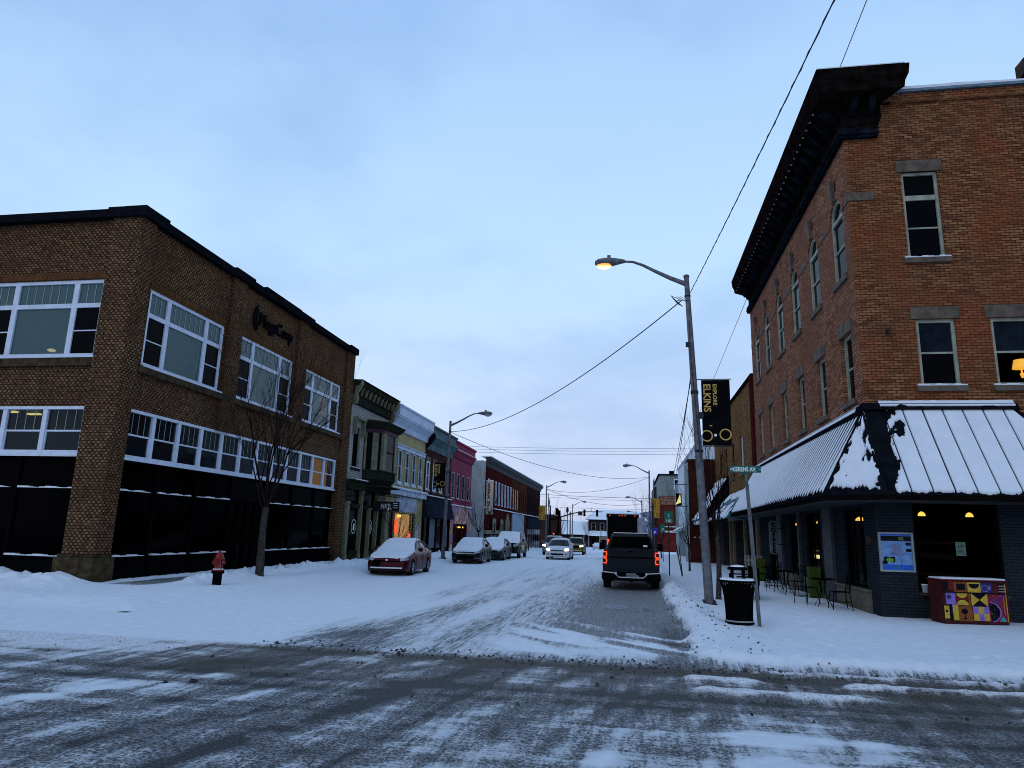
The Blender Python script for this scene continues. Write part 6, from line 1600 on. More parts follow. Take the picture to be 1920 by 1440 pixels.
def table(x, y, label):
    z = gh(x, y); r = thing('cafe_table', label, 'table', (x, y, z), 0, 'black round cafe tables on the snowy pavement')
    m_ = MB(); m_.lathe([(.32, .70), (.33, .715), (.32, .73)], (x, y, z), 20); m_.build('tabletop', M['black_paint'], r)
    for k in range(4):
        a = .785 + k * 1.57; m_ = MB(); m_.tube([(x + .1 * math.cos(a), y + .1 * math.sin(a), z + .70), (x + .06 * math.cos(a), y + .06 * math.sin(a), z + .4), (x + .27 * math.cos(a), y + .27 * math.sin(a), z - .03)], .012, 6); m_.build('leg', M['black_paint'], r)
chair(5.40, 20.1, -1.57, 'black cafe chair nearest the grey corner pier')
table(5.15, 20.75, 'black cafe table between the two nearest chairs')
chair(4.85, 21.3, 2.2, 'black cafe chair left of the nearest table')
chair(5.25, 24.4, -1.2, 'black cafe chair just left of the near green planter')
table(5.1, 25.1, 'black cafe table left of the near green planter')
chair(4.9, 25.8, 2.0, 'black cafe chair behind the middle table')
chair(5.1, 27.3, -1.4, 'black cafe chair in front of the third window')
table(5.15, 28.0, 'furthest black cafe table near the far green planter')
chair(4.95, 28.7, 1.9, 'furthest black cafe chair near the coffee sign')
def planter(x, y, label):
    z = gh(x, y) - .02; r = thing('green_planter', label, 'planter', (x, y, z), 0, 'tall green planters outside the cafe')
    m_ = MB(); q = lambda w, h: [(x - w, y - w, z + h), (x + w, y - w, z + h), (x + w, y + w, z + h), (x - w, y + w, z + h)]
    m_.loft([q(.13, 0), q(.17, .90)]); 
    m_.build('tub', M['lime'], r)
    m_ = MB()
    m_.loft([q(.18, .901), q(.18, .94)]); 
    for k in range(4): 
        for s_ in (-1, 1): m_.tube([(x + s_ * .132, y - .11 + k * .07, z), (x + s_ * .172, y - .14 + k * .093, z + .9)], .007, 4); m_.tube([(x - .11 + k * .07, y + s_ * .132, z), (x - .14 + k * .093, y + s_ * .172, z + .9)], .007, 4)
    m_.build('rim', M['lime'], r)
    m_ = MB(); m_.loft([q(.15, .941), q(.13, .96)]); m_.build('soil', M['stone_dark'], r)
M['lime'] = mat('lime_green_paint', (.045, .075, .008), .6, var=.25)
planter(5.66, 23.75, 'near lime green planter standing by the cafe windows')
planter(5.45, 31.6, 'far green planter beyond the coffee sign')
wf = thing('white_gate', 'small white picket gate beside the far green planter', 'gate', (5.5, 33.2, .2))
m_ = MB()
for k in range(6): m_.box(5.05 + k * .14, 5.12 + k * .14, 33.4, 33.43, .15, 1.15)
m_.build('picket_panel', M['plaster_grey'], wf)
m_ = MB(); m_.box(5.05, 5.9, 33.435, 33.46, .4, .48); m_.box(5.05, 5.9, 33.435, 33.46, .9, .98); m_.build('rail', M['plaster_grey'], wf)
cs = thing('coffee_sign', 'narrow vertical blade sign spelling COFFEE under the awning', 'sign', (5.3, 29.2, 1.5))
yv = 29.0; m_ = MB(); secs = [(x, z) for x, z in [(5.42, 1.32), (5.60, 1.32), (5.66, 1.40), (5.66, 2.50), (5.60, 2.60), (5.42, 2.60), (5.36, 2.50), (5.36, 1.40)]]
m_.prism([(x, yv, z) for x, z in secs], [(x, yv + .1, z) for x, z in secs]); m_.build('panel', mat('pale_grey_sign_board', (.13, .145, .15), .6), cs)
for i, ch in enumerate('COFFEE'): text(cs, ch, .22, (5.51, yv - .005, 2.36 - i * .195), (1, 0, 0), (0, 0, 1), M['black_paint'], .003, 'letter', 'CENTER', bold=.01)
m_ = MB(); m_.tube([(5.93, yv + .05, 2.3), (5.66, yv + .05, 2.3)], .015, 6); m_.tube([(5.93, yv + .05, 1.7), (5.66, yv + .05, 1.7)], .015, 6); m_.build('bracket', M['black_paint'], cs)

# ---------------------------------------------------------------- map board on the grey pier
mp = thing('map_board', 'framed blue town map fixed to the slate painted corner pier', 'notice board', (6.0, RY, 1.2))
yb = RY - .05
m_ = MB(); Pm = PY(RY); frame_bars(m_, Pm, 5.99, 6.775, 1.20, 2.14, .045, .003, .07); m_.build('frame', M['plaster_grey'], mp, bevel=.004)
m_ = MB(); m_.quad(Pm(6.03, 1.24, .04), Pm(6.73, 1.24, .04), Pm(6.73, 2.10, .04), Pm(6.03, 2.10, .04)); m_.build('map_sheet', mat('pale_blue_map_sheet', (.15, .29, .56), .35, var=.15, sc=5), mp)
def patch(pts, m, name, d=.043):
    q = MB(); q.poly([Pm(u, z, d) for u, z in pts]); return q.build(name, m, mp)
blu = mat('deep_blue_print', (.02, .10, .50), .35); dk = mat('near_black_print', (.012, .014, .018), .4)
patch([(6.03, 1.24), (6.73, 1.24), (6.73, 1.37), (6.03, 1.37)], blu, 'bottom_band'); patch([(6.03, 2.06), (6.73, 2.06), (6.73, 2.10), (6.03, 2.10)], blu, 'top_band')
patch([(6.03, 1.93), (6.73, 1.93), (6.73, 2.05), (6.03, 2.05)], dk, 'title_band')
for a, b, c, d in [(6.60, 6.72, 1.83, 1.90), (6.60, 6.72, 1.68, 1.75), (6.04, 6.16, 1.38, 1.45)]: patch([(a, c), (b, c), (b, d), (a, d)], dk, 'photo_inset', .045)
patch([(6.44, 1.95), (6.56, 1.95), (6.56, 2.03), (6.44, 2.03)], mat('olive_print', (.10, .16, .06), .4), 'photo_inset', .045)
patch([(6.08 + .13 * (1 + math.cos(a)), 1.49 + .075 * math.sin(a) + .03 * math.sin(3 * a)) for a in [k * .35 for k in range(18)]], dk, 'hill_print', .045)
patch([(6.13 + .09 * (1 + math.cos(a)), 1.475 + .045 * math.sin(a)) for a in [k * .35 for k in range(18)]], mat('green_print', (.12, .30, .03), .4), 'green_print', .047)
patch([(6.30 + .06 * (1 + math.cos(a)), 1.30 + .025 * math.sin(a)) for a in [k * .35 for k in range(18)]], mat('teal_print', (.03, .14, .13), .4), 'lake_print', .045)
q = MB(); rr = random.Random(2)
for k in range(9): q.hexa([Pm(6.30 + k * .028, 1.60, .046)] * 0 or [Pm(6.28 + k * .03, 1.58 + .02 * (k % 3), .046), Pm(6.284 + k * .03, 1.58 + .02 * (k % 3), .046), Pm(6.284 + k * .03, 1.58, .047), Pm(6.28 + k * .03, 1.58, .047), Pm(6.25 + k * .03, 1.86 - .02 * (k % 4), .046), Pm(6.254 + k * .03, 1.86, .046), Pm(6.254 + k * .03, 1.86, .047), Pm(6.25 + k * .03, 1.86, .047)])
for k in range(7): q.pbox(Pm, 6.26 + .01 * k, 6.50, 1.62 + k * .033, 1.624 + k * .033, .046, .0475)
q.build('street_grid', mat('brown_map_line', (.25, .16, .14), .5), mp)
q = MB()
for R, c in ((.20, (6.28, 1.45)), (.10, (6.60, 1.55))): q.tube([Pm(c[0] + R * math.cos(a), c[1] + R * .9 * math.sin(a), .045) for a in [k * .3 - .6 for k in range(12)]], .004, 4)
q.tube([Pm(6.06, 1.74, .045), Pm(6.2, 1.8, .045), Pm(6.3, 1.78, .045)], .003, 4); q.build('map_line', blu, mp)

# ---------------------------------------------------------------- painted piano
pc = Vector((7.60, 17.72, 0)); z = gh(7.60, 17.72) - .01
pn = thing('painted_piano', 'brightly painted upright piano patterned in yellow purple and red panels, snow along its lid', 'piano', (pc.x, pc.y, z))
an = math.radians(8)
T = lambda u, d, h: (pc.x + .9 * u * math.cos(an) + d * math.sin(an) * -1, pc.y + .9 * u * math.sin(an) + d * math.cos(an), z + .80 * h)
def pb(m_, u0, u1, d0, d1, h0, h1): m_.hexa([T(u0, d0, h0), T(u1, d0, h0), T(u1, d1, h0), T(u0, d1, h0), T(u0, d0, h1), T(u1, d0, h1), T(u1, d1, h1), T(u0, d1, h1)])
cl = dict(red=(.11, .006, .006), yel=(.46, .32, .03), pur=(.20, .12, .42), blk=(.010, .008, .014), orr=(.20, .055, .012), mag=(.20, .008, .035), teal=(.03, .28, .24), navy=(.02, .02, .10), cre=(.5, .45, .3))
PM = {k: mat('piano_' + k + '_paint', v, .55, var=.15, sc=12) for k, v in cl.items()}
m_ = MB(); pb(m_, -.78, .80, -.0, .55, .02, 1.18); m_.build('case', mat('piano_case_paint', (.045, .006, .006), .6), pn, bevel=.012)
m_ = MB(); pb(m_, -.80, .82, -.03, .58, 1.181, 1.22); m_.build('lid', PM['red'], pn, bevel=.008)
m_ = MB(); pb(m_, -.79, .81, -.02, .5, 1.221, 1.262); m_.build('lid_snow', M['snow'], pn, bevel=.012)
m_ = MB(); pb(m_, .801, .83, .0, .5, .1, 1.17); m_.build('side_panel', mat('piano_dark_red_side', (.06, .006, .008), .6), pn)
def pp(name, m, pts, d=-.004):
    q = MB(); q.poly([T(u, d, h) for u, h in pts]); return q.build(name, PM[m], pn)
R4 = lambda a, b, c, d: [(a, c), (b, c), (b, d), (a, d)]
C = lambda u, h, r, a0=0, a1=6.283, n=22, k=1: [(u + r * math.cos(a0 + (a1 - a0) * i / n), h + k * r * math.sin(a0 + (a1 - a0) * i / n)) for i in range(n + (0 if a1 - a0 > 6.2 else 1))]
pp('painted_panel', 'blk', R4(-.76, -.50, .90, 1.15)); pp('painted_panel', 'red', R4(-.62, -.48, .92, 1.17), -.005)
pp('painted_panel', 'orr', R4(-.48, -.14, .88, 1.15)); pp('painted_panel', 'blk', R4(-.42, -.20, .93, 1.11), -.006)
pp('painted_panel', 'yel', R4(-.14, .18, .88, 1.15)); pp('painted_semicircle', 'blk', C(.02, 1.11, .13, math.pi, 2 * math.pi), -.006)
pp('painted_panel', 'navy', R4(.18, .46, .88, 1.14)); pp('painted_ring', 'pur', C(.28, .99, .09), -.006); pp('painted_disc', 'navy', C(.28, .99, .07), -.008); pp('painted_square', 'pur', R4(.38, .42, .96, 1.07), -.006)
pp('painted_hill', 'red', [(.46, .88), (.66, .88), (.62, 1.0), (.56, 1.08), (.5, 1.0)], -.005); pp('painted_panel', 'blk', R4(.60, .77, .86, 1.14), -.0055)
m_ = MB()
for i in range(7):
    for j in range(3): m_.poly([T(.615 + i * .022 + .01 * (j % 2), -.0075, .90 + j * .075), T(.632 + i * .022 + .01 * (j % 2), -.0075, .92 + j * .075), T(.615 + i * .022 + .01 * (j % 2), -.0075, .94 + j * .075)])
m_.build('painted_dots', PM['cre'], pn)
pp('painted_panel', 'pur', R4(-.70, -.47, .55, .86)); pp('painted_disc', 'navy', C(-.62, .74, .055), -.006); pp('painted_panel', 'pur', R4(-.56, -.46, .30, .60), -.0045)
pp('painted_panel', 'yel', R4(-.76, -.64, .16, .50)); pp('painted_disc', 'blk', C(-.70, .36, .035), -.006); pp('painted_panel', 'blk', R4(-.64, -.55, .10, .52)); pp('painted_panel', 'yel', R4(-.55, -.42, .12, .52), -.005)
pp('painted_panel', 'orr', R4(-.47, -.10, .52, .86)); pp('painted_ring', 'red', C(-.30, .68, .17), -.005)
pp('painted_semicircle', 'yel', C(-.30, .85, .13, math.pi, 2 * math.pi), -.007); pp('painted_semicircle', 'yel', C(-.30, .53, .14, 0, math.pi), -.007)
pp('painted_panel', 'orr', R4(-.42, -.08, .10, .50), -.0055); pp('painted_tree_top', 'blk', C(-.27, .36, .08, k=.9), -.008); pp('painted_tree_trunk', 'blk', R4(-.28, -.26, .16, .36), -.008); pp('painted_tree_foot', 'blk', C(-.27, .15, .05, 0, math.pi), -.008)
pp('painted_panel', 'yel', R4(-.08, .32, .50, .86), -.004); pp('painted_triangle', 'blk', [(-.08, .86), (.32, .86), (.12, .68)], -.006); pp('painted_triangle', 'blk', [(-.08, .50), (.32, .50), (.12, .68)], -.006)
for i in range(3):
    for j in range(2): pp('painted_square', 'pur' if (i + j) % 2 else 'yel', R4(-.06 + i * .13, .07 + i * .13, .12 + j * .19, .31 + j * .19), -.007)
pp('painted_panel', 'mag', R4(.32, .78, .10, .84), -.0045); pp('painted_ring', 'pur', C(.36, .36, .27, -1.45, 1.6), -.006); pp('painted_disc', 'blk', C(.345, .36, .25, -1.45, 1.6), -.008)
m_ = MB(); w_ = [(.50 + .03 * math.sin(i * .9), .80 - .02 * i) for i in range(1)]
crv = [(.46, .72), (.48, .66), (.53, .62), (.58, .65), (.59, .71), (.62, .77), (.67, .78), (.70, .74)]
m_.tube([T(u, -.008, h) for u, h in crv], .022, 5); m_.build('painted_serpent', PM['pur'], pn)
m_ = MB(); m_.tube([T(u, -.018, h) for u, h in crv], .014, 5); m_.build('painted_serpent_stripe', PM['navy'], pn)
pp('painted_triangle', 'teal', [(.56, .12), (.74, .12), (.66, .26)], -.007); pp('painted_ring', 'red', C(.42, .77, .06), -.006); pp('painted_ring', 'mag', C(.42, .77, .035), -.008)
m_ = MB(); rr = random.Random(8)
for k in range(34):
    u, h = rr.uniform(.36, .74), rr.uniform(.14, .82); m_.poly([T(u, -.0095, h), T(u + .012, -.0095, h + .006), T(u + .004, -.0095, h + .02)])
for k in range(11): m_.poly([T(.70, -.0095, .30 + k * .045), T(.72, -.0095, .30 + k * .045), T(.72, -.0095, .325 + k * .045), T(.70, -.0095, .325 + k * .045)])
m_.build('painted_dots', PM['yel'], pn)
pp('painted_stripe', 'yel', R4(.765, .785, .1, 1.12), -.007)
m_ = MB(); pb(m_, -.76, .78, -.03, -.001, .855, .88); m_.build('rail', PM['blk'], pn)
# ---------------------------------------------------------------- vehicles (built facing -y, origin under the front bumper centre)
def paint(name, col, metal=.1, rough=.32): return mat(name, col, rough, metal, var=.08, sc=2, bump=0, coat=.001, spec=.10)
def interp(L, y):
    return float(np.interp(y, [p[0] for p in L], [p[1] for p in L]))
def wheel(root, x, y, r, w, side, flat=False):
    m_ = MB(); m_.lathe([(r * .62, -w / 2), (r * .93, -w / 2), (r, -w / 2 + .03), (r, w / 2 - .03), (r * .93, w / 2), (r * .62, w / 2)], (x, y, r), 24, 'x')
    t_ = m_.build('wheel', M['tyre'], root, local=True)
    m_ = MB(); xo = x + side * w / 2
    m_.lathe([(r * .66, -.01 * side), (r * .66, .004 * side), (r * .58, .004 * side), (r * .58, -.03 * side)], (xo, y, r), 24, 'x')
    m_.lathe([(r * .17, -.02 * side), (r * .17, .006 * side), (r * .08, .012 * side)], (xo, y, r), 12, 'x')
    for k in range(5):
        for dd in (-.11, .11):
            a = 2 * math.pi * k / 5 + dd; b = 2 * math.pi * k / 5 + dd * 1.9
            p0 = (xo, y + r * .14 * math.cos(a), r + r * .14 * math.sin(a)); p1 = (xo, y + r * .6 * math.cos(b), r + r * .6 * math.sin(b)); m_.tube([p0, p1], r * .055, 4)
    m_.build('rim', M['rim'], t_, local=True)
    m_ = MB(); m_.lathe([(r * .6, -.035 * side), (.01, -.036 * side)], (xo, y, r), 20, 'x'); m_.build('brake_disc', M['trim'], t_, local=True)

def car(spec, name, label, cat='car'):
    s = spec; L = s['L']; W = s['W'] / 2; r = s.get('r', .33)
    root = thing(name, label, cat); ORG[root.name] = Vector((0, 0, 0))
    P_ = s['paint']; ya, yb_ = s['wheels']; top = s['top']; plan = s.get('plan', [(0, .80), (.08, .90), (.3, .975), (.7, 1), (L - .7, 1), (L - .25, .96), (L - .05, .88), (L, .82)])
    zlow = s.get('low', [(0, .26), (.25, .18), (L - .3, .20), (L, .34)])
    ys_ = sorted(set([0, .03, .08, .15, .25, .4, L, L - .03, L - .1, L - .2] + list(np.arange(.5, L - .25, .085))))
    secs = []
    def wtop(y): return W * interp(plan, y)
    for y in ys_:
        w = wtop(y); zt = interp(top, y); zl = interp(zlow, y); ra = r + .055; za = zl
        for yw in (ya, yb_):
            if abs(y - yw) < ra: za = max(za, r + math.sqrt(ra * ra - (y - yw) ** 2) - .02)
        zs = zt - s.get('shoulder', .10)
        za = min(za, zs - .1); zm = za + (zs - za) * .5
        half = [(0, zl), (w - .24, zl), (w - .24, za), (w - .03, za), (w, zm), (w - .015, zs), (w - .07, zt - .035), (w - .20, zt), (w * .4, zt + .02)]
        ringp = [(x, y, z) for x, z in half] + [(0, y, zt + .03)] + [(-x, y, z) for x, z in reversed(half[1:])]
        secs.append(ringp)
    m_ = MB(); m_.loft(secs); body = m_.build('body', P_, root, smooth=True, local=True)
    # cabin
    cab = s['cab']; zr = max(z for _, z in cab); y0, y1 = cab[0][0], cab[-1][0]
    cy_ = sorted(set([c[0] for c in cab] + list(np.linspace(y0, y1, 30))))
    tuck = s.get('tuck', .20); bin_w = .075
    def cz(y): return interp(cab, y)
    secs = []; zb0 = {}
    for y in cy_:
        zt = cz(y); zb_ = interp(top, y) - .02; f = max(0, (zt - zb_)) / (zr - interp(top, (y0 + y1) / 2)); wb_ = wtop(y) - bin_w; wr = wb_ - tuck * f
        half = [(wb_, zb_ - .02), (wr + .02, max(zb_, zt - .06)), (wr - .04, max(zb_, zt - .015)), (wr * .5, zt + .012)]
        secs.append([(x, y, z) for x, z in half] + [(0, y, zt + .02)] + [(-x, y, z) for x, z in reversed(half)])
    m_ = MB(); m_.loft(secs); m_.build('window_glass', M['carglass'], root, smooth=True, local=True)
    ry = [y for y in cy_ if cz(y) > zr - s.get('roofdrop', .10)]
    m_ = MB(); sr = []
    for y in ry:
        i = cy_.index(y); q = secs[i]; n = len(q)
        up = [(p[0] * 1.0, p[1], p[2] + .012) for p in q[1:n - 1]]
        sr.append(up + [(p[0], p[1], p[2] - .02) for p in reversed(up)])
    m_.loft(sr); m_.build('roof', P_, root, smooth=True, local=True)
    for sd in (-1, 1):
        sidx = 1 if sd > 0 else -2
        m_ = MB()
        path = [(secs[i][sidx][0] + sd * .004, secs[i][sidx][1], secs[i][sidx][2]) for i in range(len(cy_))]
        m_.tube(path, .028, 5)
        for yb in s.get('pillars', []):
            i = min(range(len(cy_)), key=lambda k: abs(cy_[k] - yb)); a = secs[i][sidx]; b = secs[i][0 if sd > 0 else -1]
            m_.hexa([(b[0] + sd * .012, b[1] - .04, b[2]), (b[0] + sd * .012, b[1] + .04, b[2]), (b[0] - sd * .02, b[1] + .04, b[2]), (b[0] - sd * .02, b[1] - .04, b[2]), (a[0] + sd * .012, a[1] - .04, a[2]), (a[0] + sd * .012, a[1] + .04, a[2]), (a[0] - sd * .02, a[1] + .04, a[2]), (a[0] - sd * .02, a[1] - .04, a[2])])
        m_.build('pillar_rail', P_, root, local=True)
        # door seams and handles
        m_ = MB()
        for yd in s['doors']:
            w = wtop(yd); zt = interp(top, yd) - .12; m_.box(sd * (w + .001) - .004, sd * (w + .001) + .004, yd - .008, yd + .008, .30, zt)
        m_.build('door_seam', M['trim'], root, local=True)
        for yd in s['doors'][1:]:
            w = wtop(yd); zt = interp(top, yd) - .2; m_ = MB(); m_.box(sd * w - .02, sd * w + .02, yd - .28, yd - .12, zt, zt + .03); m_.build('door_handle', M['chrome'] if s.get('chrome_handles') else P_, root, local=True)
        m_ = MB(); ym = s.get('mirror', y0 + .45); w = wtop(ym); zt = interp(top, ym)
        ms_ = [( .00, .05), (.05, .09), (.16, .095), (.21, .05)]
        m_.loft([[(sd * (w - .03 + a), ym + .07 * math.cos(t_), zt + .08 + b * math.sin(t_)) for t_ in [k * math.pi / 4 for k in range(8)]] for a, b in ms_]); m_.build('mirror', s.get('mirror_paint', P_), root, smooth=True, local=True)
        # head lamp
        hz0, hz1, hx0, hx1, hd = s['head']
        m_ = MB(); xs_ = np.linspace(hx0, hx1, 6); A = []; B = []
        fy = lambda x: max([interp([(interp(plan, yy) * W, yy) for yy in (0, .03, .08, .15, .3, .5, .7)], abs(x))])
        for i, x in enumerate(xs_):
            y = fy(x) - .012; f = i / 5.
            A.append((sd * x, y, hz0 + (hz1 - hz0) * .35 * f)); B.append((sd * x, y + .03, hz1 if i else hz1 - .03))
        m_.loft([A + [(p[0], p[1] + .05, p[2]) for p in reversed(A)], B + [(p[0], p[1] + .05, p[2]) for p in reversed(B)]])
        m_.build('headlight', s.get('head_mat', M['lens_clear']), root, local=True)
        if s.get('tail'):
            m_ = MB(); m_.box(sd * (W - .25) - .16, sd * (W - .25) + .16, L - .06, L + .01, s['tail'], s['tail'] + .14); m_.build('taillight', M['tail_off'], root, local=True)
        wheel(root, sd * (W - .115), ya, r, .21, sd); wheel(root, sd * (W - .115), yb_, r, .21, sd)
    for nm, (pts, mt_) in s.get('front', {}).items():
        m_ = MB(); m_.prism([(x, fy(x) - .015, z) for x, z in pts], [(x, fy(x) + .06, z) for x, z in pts]); m_.build(nm.split('|')[0], mt_, root, local=True)
    # windscreen dark cowl
    if s.get('snow'):
        t_ = s['snow']; rr = s.get('snow_w', 1.0)
        ya0, yb0 = s.get('snow_y', (.03, y1 - .1))
        nu, nv = 60, 110
        U, V = np.meshgrid(np.linspace(-1, 1, nu), np.linspace(0, 1, nv))
        pts = []; F = []; mk = np.zeros((nv, nu))
        for j in range(nv):
            y = ya0 + (yb0 - ya0) * j / (nv - 1); w = wtop(y)
            inside = y0 <= y <= y1; zt = interp(top, y)
            if inside: zc = cz(y); f = max(0, (zc - zt)) / (zr - interp(top, (y0 + y1) / 2)); wr = w - bin_w - tuck * f
            for i in range(nu):
                u = U[j, i]; x = u * (w - .05)
                zz = zt + .03 - .045 * abs(u) ** 4 - (.05 if abs(u) > .95 else 0)
                if inside and zc > zz - .02:
                    if abs(x) < wr: zz = max(zz, zc + .022 - .03 * (abs(x) / wr) ** 6)
                    else: zz = max(zz, zc - .03 - (abs(x) - wr) / max(.02, (w - .05 - wr)) * (zc - zt))
                edge = min(1, (1 - abs(u)) * 9 - .15)
                if inside and zc > zt + .15 and abs(x) > wr - .01: edge = -1
                e2 = min(1, (y - ya0) * 12, (yb0 - y) * 12)
                nn = float(vnoise(np.array([x * 4 + 7]), np.array([y * 4 + s['seed']]))[0]) - .5
                n3_ = float(vnoise(np.array([x * 14 + 7]), np.array([y * 14 + s['seed']]))[0]) - .5
                m__ = min(edge, e2) + .4 * nn * (1 if y < y0 else .2) + .25 * n3_ * (1 if y < y0 else .2)
                mk[j, i] = m__; hh = t_ * (.6 + .5 * (nn + .5)) * min(1, m__ / .35) ** .6 if m__ > 0 else -.05
                pts.append((x, y - (hh * .6 if (inside and cz(y) < zr - .05 and y < (y0 + y1) / 2) else 0), zz + hh * .9))
        for j in range(nv - 1):
            for i in range(nu - 1):
                if max(mk[j, i], mk[j + 1, i], mk[j, i + 1], mk[j + 1, i + 1]) > 0: F.append((j * nu + i, j * nu + i + 1, (j + 1) * nu + i + 1, (j + 1) * nu + i))
        m_ = MB(); m_.add(pts, F); m_.build('snow_cover', M['snow'], root, smooth=True, local=True)
    return root
def place(r, x, y, rz=0, z=None):
    r.location = (x, y, (float(ground(np.array([x]), np.array([y]))[0][0]) if z is None else z) - .01); r.rotation_euler = (0, 0, rz); return r

SED = dict(L=4.6, W=1.78, r=.325, wheels=(.92, 3.62), top=[(0, .60), (.06, .70), (.25, .78), (1.15, .93), (1.5, .96), (3.6, .98), (4.3, 1.02), (4.55, .98), (4.6, .80)],
           cab=[(1.15, .93), (1.95, 1.33), (2.25, 1.42), (2.7, 1.44), (3.2, 1.40), (3.55, 1.30), (4.2, 1.04)], pillars=[2.55, 3.4], doors=[1.45, 2.55, 3.5], mirror=1.72,
           head=(.60, .72, .55, .84, 0), tail=.80, seed=3)
red = paint('dark_red_car_paint', (.065, .003, .008))
grille = {'grille': ([(-.66, .27), (.66, .27), (.78, .36), (.56, .62), (-.56, .62), (-.78, .36)], M['trim']), 'lower_trim': ([(-.78, .24), (.78, .24), (.74, .29), (-.74, .29)], M['trim'])}
c1 = car(dict(SED, paint=red, snow=.055, snow_y=(.05, 2.95), front={'grille': grille['grille'], 'side_intake': ([(.66, .30), (.82, .34), (.80, .56), (.72, .50)], M['trim']), 'side_intake|b': ([(-.66, .30), (-.82, .34), (-.80, .56), (-.72, .50)], M['trim']),
    'front_badge': ([(.06 * math.cos(a), .64 + .04 * math.sin(a)) for a in [k * .63 for k in range(10)]], M['chrome']), 'bumper_snow': ([(-.66, .305), (.66, .305), (.66, .355), (-.66, .355)], M['snow'])}), 'parked_car', 'dark red sedan with snow on its bonnet and windscreen, parked first on the left kerb')
place(c1, -9.75, 27.75, math.radians(3))
blk = paint('black_car_paint', (.008, .008, .010))
c2 = car(dict(SED, paint=blk, snow=.05, seed=9, front={'grille': ([(-.5, .56), (.5, .56), (.62, .60), (.5, .63), (-.5, .63), (-.62, .60)], M['chrome']), 'lower_intake': ([(-.45, .28), (.45, .28), (.5, .46), (-.5, .46)], M['trim']),
    'fog_bezel': ([(.56, .30), (.80, .32), (.78, .37), (.60, .35)], M['chrome']), 'fog_bezel|b': ([(-.56, .30), (-.80, .32), (-.78, .37), (-.60, .35)], M['chrome']), 'plate': ([(-.16, .38), (.16, .38), (.16, .50), (-.16, .50)], M['trim'])}), 'parked_car', 'black sedan under a snow cover just behind the left lamp pole')
place(c2, -9.42, 40.2, math.radians(2))
gry = paint('charcoal_car_paint', (.02, .022, .026))
c3 = car(dict(SED, paint=gry, snow=.05, seed=14, front=grille), 'parked_car', 'charcoal sedan squeezed between the black sedan and the tall pickup')
place(c3, -9.15, 45.9, math.radians(1))
SUV = dict(L=5.2, W=1.95, r=.40, wheels=(.98, 4.2), shoulder=.08, top=[(0, .90), (.05, 1.06), (.3, 1.12), (1.4, 1.18), (1.7, 1.2), (4.9, 1.2), (5.2, 1.1)], plan=[(0, .88), (.06, .95), (.25, .99), (.7, 1), (4.9, 1), (5.2, .93)],
           low=[(0, .42), (.3, .34), (4.9, .36), (5.2, .5)], cab=[(1.35, 1.18), (2.05, 1.74), (2.3, 1.84), (3.2, 1.86), (4.6, 1.83), (5.0, 1.55), (5.12, 1.18)], tuck=.14, pillars=[2.75, 3.75, 4.5], doors=[1.75, 2.75, 3.75], mirror=1.85,
           head=(.82, 1.02, .58, .93, 0), tail=.95, seed=21)
c4 = car(dict(SUV, paint=paint('black_green_truck_paint', (.015, .017, .015)), snow=.06, snow_y=(.06, 2.5), front={'grille': ([(-.55, .72), (.55, .72), (.55, 1.0), (-.55, 1.0)], M['trim']), 'grille_bar': ([(-.55, .84), (.55, .84), (.55, .89), (-.55, .89)], M['chrome']),
    'bumper': ([(-.92, .50), (.92, .50), (.94, .70), (-.94, .70)], M['plaster_grey']), 'bumper_slot': ([(-.3, .54), (.3, .54), (.3, .64), (-.3, .64)], M['trim'])}), 'parked_truck', 'tall dark truck with snowed windscreen parked behind the two covered sedans', 'truck')
place(c4, -8.95, 50.9, math.radians(1))
m_ = MB(); m_.box(.97, .985, 1.6, 3.0, .55, .95); m_.build('yellow_side_panel', mat('semi_metallic_yellow', (.5, .45, .12), .3, .5), c4, local=True)  # flat half-metallic yellow panel on the truck's side
HAT = dict(L=4.3, W=1.76, r=.32, wheels=(.88, 3.55), top=[(0, .62), (.06, .74), (.3, .82), (1.05, .95), (1.4, 1.0), (3.8, 1.04), (4.15, 1.0), (4.3, .85)],
           cab=[(1.05, .95), (1.85, 1.38), (2.2, 1.47), (2.8, 1.49), (3.5, 1.42), (4.1, 1.05)], pillars=[2.5, 3.35], doors=[1.4, 2.5, 3.35], mirror=1.6, head=(.66, .80, .56, .82, 0), tail=.85, seed=5, head_mat=M['head_on'])
wht = paint('white_car_paint', (.55, .56, .60), 0, .3)
c5 = car(dict(HAT, paint=wht, front={'grille': ([(-.44, .62), (.44, .62), (.50, .68), (-.50, .68)], M['trim']), 'lower_intake': ([(-.42, .34), (.42, .34), (.48, .46), (-.48, .46)], M['trim']), 'fog_intake': ([(.56, .36), (.74, .38), (.72, .46), (.58, .44)], M['trim']), 'fog_intake|b': ([(-.56, .36), (-.74, .38), (-.72, .46), (-.58, .44)], M['trim'])}), 'moving_car', 'white hatchback driving towards us with both headlights on')
place(c5, -5.2, 51.0, math.radians(0))
SM = dict(L=4.7, W=1.92, r=.38, wheels=(.95, 3.7), shoulder=.08, top=[(0, .80), (.05, .98), (.3, 1.06), (1.2, 1.14), (4.4, 1.14), (4.7, 1.0)], plan=[(0, .86), (.06, .93), (.25, .98), (.7, 1), (4.4, 1), (4.7, .92)],
          low=[(0, .36), (.3, .28), (4.4, .3), (4.7, .45)], cab=[(1.15, 1.14), (1.8, 1.62), (2.1, 1.72), (3.0, 1.74), (4.2, 1.68), (4.6, 1.15)], tuck=.16, pillars=[2.5, 3.5], doors=[1.5, 2.5, 3.5], mirror=1.65, head=(.80, .98, .55, .90, 0), tail=.95, seed=5)
